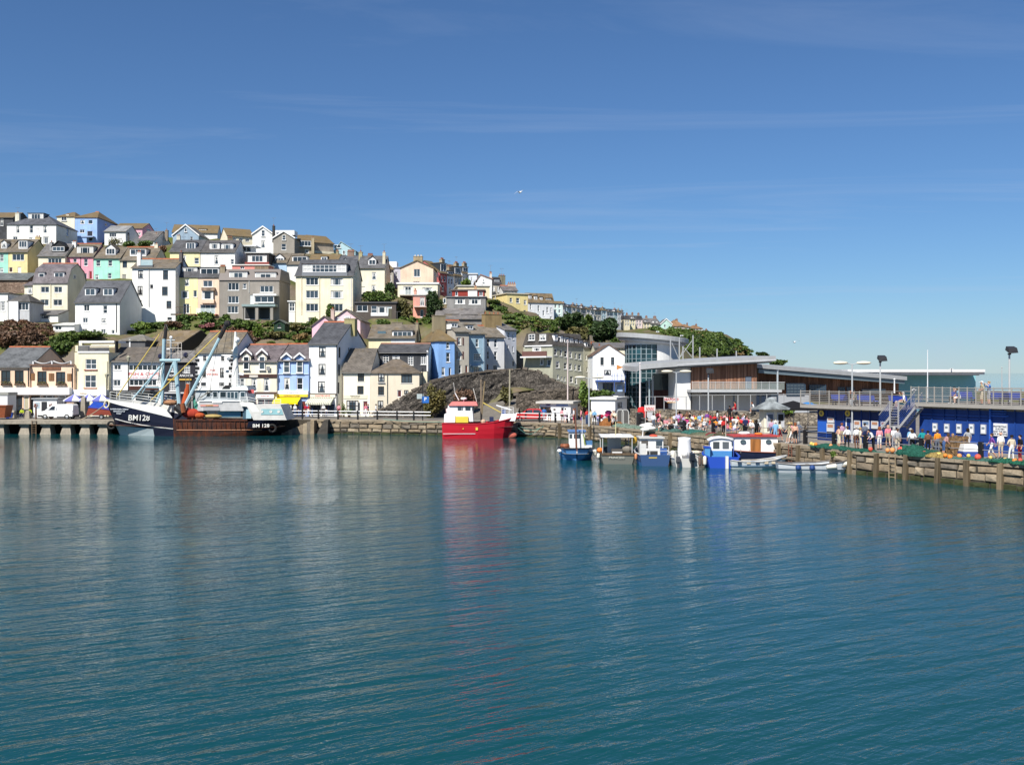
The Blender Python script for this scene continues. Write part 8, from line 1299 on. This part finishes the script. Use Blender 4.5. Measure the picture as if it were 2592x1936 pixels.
PL=[ # near quay
 (2131,1071,'stand','mauve','khaki',0,'red','left of the tall lamp post',BK),(2123,1079,'hands','peach','cream',0,'brown','with the child by the lamp post',RT),(2145,1079,'hip','white','black',1,'brown','just left of the lamp column',BK),(2168,1079,'stand','white','brown',1,'grey','just right of the lamp column',BK),(2178,1082,'hands','cream','beige',0,'blond','holding a hat right of the lamp column',RT),(2189,1071,'stand','slate','navy',1,'dark','reading the container posters',BK),(2211,1093,'lean','white','black',1,'dark','over the grey rail',LT),(2226,1080,'stand','pink','white',0,'red','by the foot of the staircase',BK),(2248,1076,'walk','rose','khaki',0,'bald','left of the thick black post below the staircase',BK),(2263,1080,'stand','white','grey',1,'grey','right of the thick black post below the staircase',BK),(2272,1085,'stand','grey','beige',1,'brown','under the staircase landing',BK),
 (2305,1084,'stand','sky','slate',0,'grey','left of the teal-dressed woman',BK),(2309,1087,'hands','white','black',0,'brown','before the dark gap under the stairs',BK),(2335,1086,'hip','teal','teal',1,'brown','beside the information boards',BK),(2349,1090,'stand','brown','black',1,'dark','behind the teal-dressed person',BK),(2373,1088,'stand','orange','slate',1,'brown','before the first notice',BK),(2388,1095,'lean','striped','denim',0,'brown','beside the orange-shirted person',RT),(2421,1095,'sitlean','grey','white',1,'blond','behind the broken crate',LT),(2450,1084,'hip','grey','white2',0,'dark','before the fourth notice',BK),(2510,1097,'walk','purple','white',0,'brown','left of the man in white',LT),(2533,1095,'stand','white','beige',0,'bald','before the big notice board',BK),(2561,1101,'hip','beige','white',1,'dark','in a long white skirt',BK),(2582,1101,'stand','black','maroon',1,'dark','at the right edge of the quay',LT),
 # between kiosk and container
 (1953,1062,'stand','mauve','denim',1,'brown','reading the kiosk posters',BK),(1963,1066,'stand','sky','sky',1,'cap','before the black kiosk poster',BK),(1974,1066,'walk','cream','maroon',0,'dark','right of the poster kiosk',RT),(1997,1069,'walk','khaki','khaki',0,'straw','under the black parasol',LT),(2003,1069,'walk','pink','white',0,'blond','between the two parasols',LT),(2013,1070,'stand','peach','black',0,'red','with bare legs under the black parasol edge',BK),(2021,1067,'hands','slate','slate',1,'grey','left of the blue parasol',BK),
 # seated crowd
 (1720,1041,'stand','pink','black',0,'dark','right of the market lamp post',BK),(1716,1044,'hip','lilac','magenta',1,'brown','touching the market lamp post',BK),(1739,1041,'stand','brown','black',0,'dark','in front of the white market wall',FR),(1746,1042,'stand','black','black',1,'dark','close behind the straw hat',LT),(1738,1056,'sit','magenta','white',0,'straw','under a straw hat at the table',BK),(1764,1045,'sit','red','denim',0,'dark','against the stone wall by the yellow child',FR),(1761,1052,'child','yellow','navy',0,'blond','below the red-shirted sitter',FR),(1779,1051,'sit','orange','peach',0,'cap','in a white cap at the table',LT),(1790,1042,'stand','purple','beige',0,'dark','behind the white-capped sitter',FR),(1769,1063,'sitlean','peach','white',0,'blond','facing the man in the white shirt',RT),(1783,1060,'sit','white','navy',1,'white','back turned at the near table',BK),(1803,1043,'sit','cream','cream',0,'brown','left of the girl in jeans',LT),(1816,1039,'stand','white','denim',1,'dark','in blue jeans in the middle of the crowd',RT),(1829,1047,'sitlean','red','white',0,'dark','right of the girl in jeans',LT),(1824,1049,'sit','crimson','beige',0,'brown','beside the other red top near the jeans girl',FR),(1846,1049,'sit','red','black',0,'dark','below the woman in the black dress',FR),
 (1852,1050,'sit','crimson','navy',0,'brown','between black dress and white shirt',RT),(1858,1054,'sit','white','grey',0,'dark','in the middle of the red-shirted group',BK),(1869,1049,'sit','red','red',0,'dark','right of the white shirt in the red group',LT),(1879,1050,'sit','lilac','white',0,'brown','left of the man on the wall',FR),(1885,1047,'sit','white','navy',0,'brown','just left of the white signpost',LT),(1848,1064,'sit','orange','peach',0,'brown','at the front left of the near tables',RT),(1856,1066,'sitlean','white','lilac',0,'white','with white hair at the near tables',RT),(1861,1063,'sit','black','grey',1,'grey','with grey hair at the near tables',LT),(1872,1064,'sit','beige','denim',0,'blond','with blond hair at the near tables',LT),(1880,1067,'sitlean','olive','khaki',1,'brown','leaning on the near table',LT),(1887,1055,'stand','navy','navy',0,'dark','in a vest behind the near tables',BK),(1905,1064,'hands','white','grey',0,'blond','left of the dark-clothed man by the kiosk',LT),(1915,1062,'stand','black','black',1,'dark','left of the poster kiosk',BK),(1920,1061,'stand','white','slate',0,'grey','touching the left of the poster kiosk',BK),
 (1665,1040,'stand','maroon','black',1,'brown','with a friend in pink before the stone wall',FR),(1670,1041,'hip','pink','black',0,'blond','beside the maroon top before the stone wall',LT),(1654,1053,'stand','white','slate',1,'dark','with a white bag by the notice board',BK),(1670,1052,'sit','rose','slate',0,'brown','below the standing pair at the wall',FR),(1695,1054,'sit','striped','white',0,'brown','at the left picnic table',FR),(1702,1056,'sit','peach','beige',0,'blond','by the lamp at the left picnic table',LT),(1678,1069,'sitlean','beige','white',0,'brown','alone near the rail left of the tables',LT),(1640,1064,'sit','black','white',0,'dark','on the white sacks',LT),(1556,1050,'stand','cream','brown',1,'brown','beside the steel hurdles',FR),(1552,1052,'hip','peach','white',0,'blond','left of the hurdles with a friend',FR),(1558,1063,'sitlean','grey','black',1,'dark','mending nets by the bollard',LT),
 # further rows of the crowd
 (1708,1047,'sit','white','navy',0,'brown','against the stone wall left of the market lamp',FR),(1727,1048,'sit','crimson','white',0,'blond','against the wall between lamp and straw hat',FR),(1732,1049,'sit','lilac','denim',0,'dark','left of the brown-topped standing person',FR),(1751,1048,'sit','white','crimson',0,'dark','right of the long black coat',FR),(1756,1047,'sit','red','white',0,'brown','left of the yellow child',FR),(1771,1047,'sit','sky','white',0,'brown','between the red sitter and the purple top',FR),(1796,1046,'sit','crimson','black',0,'dark','just right of the purple top',FR),(1809,1048,'sit','red','khaki',0,'blond','close at the left of the jeans girl',FR),(1836,1046,'sit','pink','denim',0,'brown','left of the black dress by the wall',FR),(1841,1052,'sit','white','red',0,'dark','below left of the black dress',LT),(1834,1056,'sit','crimson','white',0,'brown','in the second row under the pink top',BK),(1825,1058,'sit','white','black',0,'blond','in the second row below the jeans',BK),(1812,1060,'sit','orange','navy',0,'dark','in the second row left of the white top',BK),(1798,1058,'sit','red','white',0,'red','in the second row right of the white shirt',LT),(1791,1062,'sit','slate','beige',0,'grey','with grey hair beside the white shirt',LT),(1752,1060,'sit','white','navy',0,'dark','right of the straw hat table',LT),(1746,1063,'sit','peach','white',0,'blond','at the straw hat table end',RT),(1865,1055,'sit','white','denim',0,'blond','in the second row of the red group',BK),(1875,1056,'sit','red','black',0,'dark','in the second row right of the red group',BK),(1891,1051,'sit','pink','white',0,'brown','at the foot of the white signpost',FR),(1896,1057,'sit','crimson','navy',0,'dark','between the signpost and the kiosk',LT),(1840,1067,'sit','rose','denim',0,'dark','at the front left end of the crowd',RT),(1832,1066,'stand','red','black',0,'brown','small and low by the black post',BK),(1898,1062,'sit','white','olive',1,'white','with white hair left of the kiosk group',RT),(1685,1056,'sit','pink','white',0,'blond','right of the standing pair at the wall',FR),(1711,1060,'sit','white','slate',0,'brown','beside the lamp foot',RT),
 # far quay by the ticket office
 (1391,1040,'stand','black','black',0,'brown','before the ticket window',BK),(1377,1036,'hands','blue','grey',1,'brown','at the end of the ticket window',BK),(1423,1041,'stand','pink','brown',1,'dark','at the office door',BK),(1431,1042,'stand','white','mauve',0,'dark','with a dark rucksack by the office door',BK),(1452,1042,'stand','white2','crimson',0,'red','behind the rusty mast',LT),(1445,1051,'child','grey','black',1,'dark','left of the rusty mast',BK),(1471,1047,'stand','pink','purple',0,'dark','left of the behind-boat lamp post',LT),(1486,1044,'stand','red','denim',1,'brown','right beside the behind-boat lamp post',BK),(1495,1047,'hands','cream','beige',1,'blond','right of the behind-boat lamp post',BK),(1505,1042,'stand','sky','black',1,'white','with white hair before the white harbour building',BK),(1513,1054,'child','lilac','denim',1,'blond','beside the white-haired man',BK)]
ROAD=[(747,'stand','white','denim',1,'white','under the yellow awning',BK),(756,'stand','navy','denim',1,'dark','right of the white top under the awning',RT),(774,'stand','crimson','brown',1,'brown','beside the dark red door',FR),(781,'walk','red','white',1,'dark','in white trousers by the newsagent',LT),(791,'lean','black','denim',1,'dark','bending at the newsagent door',LT),(819,'stand','white','black',1,'grey','under the striped awning',BK),(826,'child','white','navy',1,'brown','under the striped awning',BK),(858,'stand','pink','maroon',1,'brown','by the drainpipe of the newsagent house',BK),(926,'stand','rose','white',1,'blond','before the gallery door',FR),(932,'walk','navy','black',1,'red','right of the gallery door',RT),(952,'walk','white','slate',1,'dark','at the foot of the rock wall',RT)]
def all_people():
    for q in PL:
        px,hy,ps,top,bot,lg,hair,wh,fc=q;person(px,hy,ps,top,bot,lg,hair,wh,fc,s=.68 if ps=='child' else 1.0)
    for px,ps,top,bot,lg,hair,wh,fc in ROAD: person(px,0,ps,top,bot,lg,hair,wh,fc,D=126.3+(px % 5)*.25,s=.68 if ps=='child' else 1.0)
    person(1847,1027,'stand','black','black',1,'dark','in a long black dress on the step by the wall',BK,z=Q+.75);person(1862,1028,'sit','red','crimson',1,'dark','on top of the stone wall',LT,D=108.6,z=3.0);person(1909,1026,'sitlean','white','black',0,'red','on the wall end in black shorts',LT,D=108.4,z=3.0)
    for px,top,D in ((56,'lime',125.5),(76,'lime',125.8)): person(px,0,'sit',top,'navy',1,'brown','outside the pub nearest the left edge' if px==56 else 'outside the pub beside the kiosk hut',FR,D=D)
    dk='people on the sun deck'
    for hh,z0,px,ps,top,bot,lg,hair,wh,fc,off in ((CRT,ZDR,2485,'hands','khaki','beige',0,'cap','at the upper deck railing',LT,.4),(CRT,ZDR,2503,'camera','blue','grey',0,'blond','at the upper deck railing',LT,.5),(CRT,ZDR,2430,'sitlean','sky','white',0,'brown','on the upper deck bench',LT,1.1),(CRT,ZDR,2418,'sit','striped','black',1,'dark','on the upper deck bench',LT,1.2),(CL,ZDL,2289,'sit','white','beige',0,'grey','on the lower deck by the stairs',LT,1.0),(CL,ZDL,2281,'sit','olive','beige',0,'brown','on the lower deck by the stairs',LT,1.3),(CL,ZDL,2151,'sit','brown','navy',1,'red','on the lower deck behind the lamp column',RT,1.2),(CL,ZDL,2165,'sit','beige','grey',1,'blond','on the lower deck right of the lamp column',LT,1.2)):
        person(px,0,ps,top,bot,lg,hair,wh,fc,loc=deckpos(hh,z0,px,off),g=dk)
all_people()
# ------------------------------------------------------------------ vegetation
def gbush(label,c,x,y,rx,rz,col='mid',n=420,size=.3,lobes=5,dy=0,name='bush',cat='bush',D=None):
    nx,ny=N2(c,x,y);p=(PX(nx,ny,D) if D else ray_ground(nx,ny)) 
    if p is None: return
    k=p.y/F*CR[c][2];Rx,Rz=rx*k,rz*k;rg=random.Random(int(nx*7+ny));bl=[(rg.uniform(-.6,.6)*Rx,rg.uniform(-.4,.4)*min(Rx,2.5),rg.uniform(.15,.8)*Rz,Rx*rg.uniform(.35,.6),min(Rx,2.5)*rg.uniform(.4,.6),Rz*rg.uniform(.3,.5)) for _ in range(lobes)]+[(0,0,Rz*.5,Rx*.6,min(Rx,2.5)*.6,Rz*.55)]
    return shrub(label,(p.x,p.y-.3,p.z),bl,col,int(n*1.8),size*.74,name,cat,'bushes and trees on the hillside')
gbush('green hedge along the foot of the large white house','a5',1150,190,330,60,'mid',900,.3,9)
gbush('dark green ivy bank left of the tall cream building','a5',860,430,190,130,'mid',1500,.32,10);gbush('green ivy climbing the stone garden wall','a5',960,260,150,110,'mid',1000,.3,8)
gbush('brown scrub covering the cliff at the left edge','a5',150,300,200,170,'brown',1300,.3,9);gbush('purple-brown scrub on the cliff left of the stone wall','a5',480,280,190,170,'brown',1300,.3,9);gbush('olive patch of weeds in the brown cliff scrub','a5',230,140,80,50,'olive',200,.28,4)
gbush('bright green bank below the tall plain white house','a2',330,1450,230,90,'bright',1100,.3,9);gbush('green bushes at the foot of the tall plain white house','a2',560,1400,180,60,'mid',700,.3,7);gbush('green shrubs below the lemon yellow balcony','a2',820,1330,150,70,'mid',700,.3,7);gbush('leafy bush below the glass balcony','a2',1100,1330,110,90,'bright',700,.3,6);gbush('pinkish heather patch in the terrace garden','a2',1110,1430,90,45,'pink',300,.25,4);gbush('reddish brown shrubs in the terrace garden','a2',720,1420,120,55,'brown',400,.28,5);gbush('bush left of the fallen garden wall','a2',1330,1340,80,80,'mid',450,.3,5)
gbush('dark green shrubs below the grey house garage','a7',450,170,190,90,'mid',1000,.3,8);gbush('round bright green bush left of the garden shed','a7',590,290,80,150,'bright',900,.28,7);gbush('overgrown terrace plants right of the garden shed','a7',1120,190,110,70,'olive',500,.28,6);gbush('green bush left of the small pink gable','a7',1310,150,65,90,'mid',450,.28,5);gbush('ivy over the low garden walls above the blue shop','a7',830,350,110,60,'olive',500,.26,6);gbush('dry plants above the blue shop roof','a7',1130,350,110,70,'dry',400,.26,6)
gbush('pale climbing tree against the big cream block','a3',1140,1190,60,150,'mid',500,.26,6,D=162);gbush('rounded bushes on the skyline beside the white cottage','a2',340,410,100,65,'mid',500,.3,6,D=222);gbush('bushes below the white skyline cottage','a2',130,405,80,50,'mid',350,.3,5,D=222);gbush('thin shrub before the white skyline cottage','a1',1420,500,90,90,'olive',220,.26,6,D=224);gbush('brown bush beside the slate gable on the upper terrace','a2',570,470,45,60,'brown',220,.26,4,D=200)
gbush('wide green hedge below the satellite dish house','a4',270,795,220,110,'mid',1300,.32,10,D=168);gbush('dark bush against the narrow grey house','a4',430,680,70,110,'dark',600,.3,6,D=180);gbush('grey-green tree beside the dark brick bungalow','a4',610,990,95,210,'olive',900,.3,8,D=160);gbush('dark conifer in front of the salmon pink house','a4',960,950,105,250,'dark',1500,.3,11,name='pine_tree',cat='tree',D=160);gbush('small green bush over the yellow cottage roof','a4',340,1085,90,65,'mid',400,.28,5,D=152);gbush('garden shrubs on the skyline behind the red tile-hung house','b1',530,320,80,75,'bright',400,.3,5,D=200)
def tree(label,c,x,yb,yt,w,col,D,n=3200,size=.30,lobes=18):
    nx,nb=N2(c,x,yb);_,nt_=N2(c,x,yt);p=PX(nx,nb,D);hgt=(nb-nt_)/F*D;Rw=w*CR[c][2]/F*D/2;t=thing('tree',label,'tree',p,0,'bushes and trees on the hillside');rg=random.Random(int(nx));bl=[]
    for _ in range(lobes): a,r=rg.uniform(0,6.28),rg.uniform(.2,.85);bl.append((math.cos(a)*r*Rw,math.sin(a)*r*Rw*.7,hgt*rg.uniform(.22,.88),Rw*rg.uniform(.22,.42),Rw*rg.uniform(.22,.4),hgt*rg.uniform(.10,.18)))
    bl.append((0,0,hgt*.5,Rw*.7,Rw*.55,hgt*.38));V,k=leaf_mesh(bl,int(n*1.9),size,int(nx));place(quads_mesh('crown',V,k,leafmat(GREENS[col])),'crown',t);m=MB();m.tube((0,0,-1.5),(0,0,hgt*.5),.35,8,r2=.2)
    for b in bl[:8]: m.tube((0,0,hgt*rg.uniform(.2,.45)),b[:3],.13,6,r2=.04)
    m.obj('trunk',wood((.09,.07,.05)),t);return t
tree('dark broad tree above the guest house roof','b2',350,640,345,400,'dark',172);tree('large dark tree left of the glass tower','b2',740,790,440,400,'dark',168,3800);tree('mid green tree between the two dark trees','b2',560,700,400,260,'mid',185,2000);tree('olive tree behind the boathouse roof','b2',430,740,560,300,'olive',162,1500);tree('small tree right against the tower roof','b2',960,800,680,160,'mid',160,900);tree('distant dark tree at the right end of the headland','b3',1815,520,445,150,'dark',300,900,.42);tree('distant low trees behind the wing roof tip','b3',2010,620,540,190,'mid',290,900,.42)
gbush('bright green bush hanging over the lower rubble wall','b2',500,1560,80,260,'bright',900,.26,8,D=124.6);gbush('ivy hedge below the boathouse balcony','b2',720,1480,160,90,'mid',800,.26,8,D=126.5);gbush('rust and green creeper on the left of the rock wall','b5',130,830,210,420,'olive',1500,.24,10,D=125.9);gbush('brown and green creeper above the red boat','b5',640,680,190,250,'brown',900,.24,8,D=125.6);gbush('olive creeper right of the red boat masts','b5',1350,640,100,230,'olive',600,.24,7,D=127);gbush('bush on the terrace wall beside the poster kiosk','b7',2100,430,110,110,'bright',450,.2,6,D=108.5,dy=0);gbush('leafy weed growing out of the near quay wall','b8',868,1040,48,90,'bright',260,.09,5,D=quay_in(2107,-.25)[1]);gbush('potted shrub beside the gallery shop window','a8',250,1290,30,110,'mid',160,.12,4,D=126.5);gbush('green plants under the gallery shop window','a8',315,1290,60,45,'mid',160,.12,4,D=126.3)
# ground cover that nobody could count: scrub on the slopes and the headland
def scrub(name,polys,dens,size,col,seed,up=.5,var=.5):
    rg=np.random.RandomState(seed);C=[]
    for c,pts,num,upk in polys:
        xs=np.array([N2(c,*q)[0] for q in pts]);ys=np.array([N2(c,*q)[1] for q in pts]);got=0;tries=0
        while got<num and tries<num*8:
            tries+=1;x,y=rg.uniform(xs.min(),xs.max()),rg.uniform(ys.min(),ys.max());ins=False;j=len(xs)-1
            for i in range(len(xs)):
                if (ys[i]>y) !=(ys[j]>y) and x<(xs[j]-xs[i])*(y-ys[i])/(ys[j]-ys[i])+xs[i]: ins=not ins
                j=i
            if not ins: continue
            p=ray_ground(x,y)
            if p is None: continue
            got+=1;r=size*rg.uniform(1.2,3.2)*(p.y/170)**.5;C.append((p.x,p.y,p.z+r*.25,r,r,r*.75*upk))
    if not C: return
    V,k=leaf_mesh(C,int(len(C)*dens),size,seed,True);tag(place(quads_mesh(name,V,k,leafmat(GREENS[col],var)),name),kind='stuff')
scrub('hillside_scrub',[('b1',[(985,690),(1310,750),(1600,830),(1704,840),(1704,935),(1290,930),(1180,1010),(1000,800)],60,.6),('b2',[(0,500),(180,480),(600,560),(620,640),(300,660),(100,620),(0,610)],60,1.2),('a7',[(500,200),(800,230),(1280,200),(1280,380),(600,370)],40,.6),('a2',[(500,1400),(1200,1350),(1600,1300),(1600,1460),(600,1480)],60,.8),('a4',[(500,900),(900,950),(900,1080),(560,1050)],30,.6),('b1',[(820,560),(1000,640),(1000,700),(830,640)],14,.8)],110,.24,'mid',3)
scrub('slope_grass',[('b1',[(985,690),(1310,750),(1600,830),(1704,840),(1704,935),(1290,930),(1180,1010),(1000,800)],150,.35),('b3',[(380,160),(860,190),(1180,235),(1400,290),(1300,330),(800,260)],60,.5)],70,.2,'bright',15)
scrub('dry_grass',[('b1',[(1150,800),(1500,860),(1650,900),(1300,930),(1190,900)],45,.5),('b1',[(990,690),(1100,720),(1200,800),(1050,790)],20,.5),('a7',[(600,250),(1280,230),(1280,370),(640,370)],30,.5),('a5',[(0,20),(700,60),(640,300),(0,320)],40,.6)],80,.22,'olive',5)
scrub('headland_scrub',[('b3',[(380,160),(860,190),(1180,235),(1270,240),(1400,290),(1560,350),(1700,470),(1700,500),(1400,510),(900,520),(800,300),(500,210)],330,.9)],130,.34,'mid',8,var=.3);scrub('headland_thicket',[('b3',[(880,250),(1250,290),(1450,350),(1560,430),(1350,480),(900,450)],90,1.1)],120,.34,'dark',9,var=.35)
scrub('headland_bramble',[('b3',[(420,175),(1180,250),(1560,360),(1690,470),(1300,420),(900,300)],110,.6)],110,.3,'bright',19,var=.4);scrub('headland_bracken',[('b3',[(1350,400),(1560,400),(1700,480),(1500,510),(1380,500)],40,.4),('b3',[(900,200),(1250,250),(1200,300),(920,260)],25,.5)],90,.28,'dry',23)
scrub('cliff_scrub',[('a5',[(0,0),(560,20),(740,60),(650,300),(560,330),(0,320)],170,.7),('a7',[(0,120),(500,210),(640,300),(600,360),(300,360)],50,.5)],100,.24,'brown',31);scrub('cliff_ivy',[('a5',[(620,330),(760,250),(990,120),(1060,180),(1030,460),(700,470)],80,.8),('a2',[(20,1500),(350,1420),(600,1330),(640,1420),(300,1500)],50,.6),('a7',[(560,60),(800,100),(1280,120),(1280,200),(640,230)],50,.5)],110,.22,'mid',33)
GW=stone((.16,.125,.10),(.30,.25,.20),1.0,.8)
def gwall(label,pts,hgt,seed):
    for c,x,y in pts[:1]: base=ray_ground(*N2(c,x,y))
    P=[]
    for c,x,y in pts: q=ray_ground(*N2(c,x,y));P.append((*N2(c,x,y),q.y-.4) if q else (*N2(c,x,y),base.y))
    zl=min(PX(*p).z for p in P)-hgt;rock_wall('garden_wall',label,P,GW,zb=zl,amp=.08,thick=.5,seed=seed,cap=False)
gwall('tall brown stone garden wall under the little white outhouse',[('a5',735,105),('a5',850,108),('a5',980,112)],3.2,41);gwall('rough stone terrace wall above the blue shop roof',[('a7',690,265),('a7',900,262),('a7',1100,262),('a7',1280,235)],1.6,43);gwall('low stone terrace wall below the big cream block',[('a7',1010,150),('a7',1150,140),('a7',1280,130)],1.2,47);gwall('stone garden wall under the lemon yellow house',[('a2',700,1330),('a2',900,1350),('a2',1180,1350)],1.3,51);gwall('stone wall below the salmon pink house',[('a4',585,1020),('a4',720,1012),('a4',890,1015)],1.5,53)
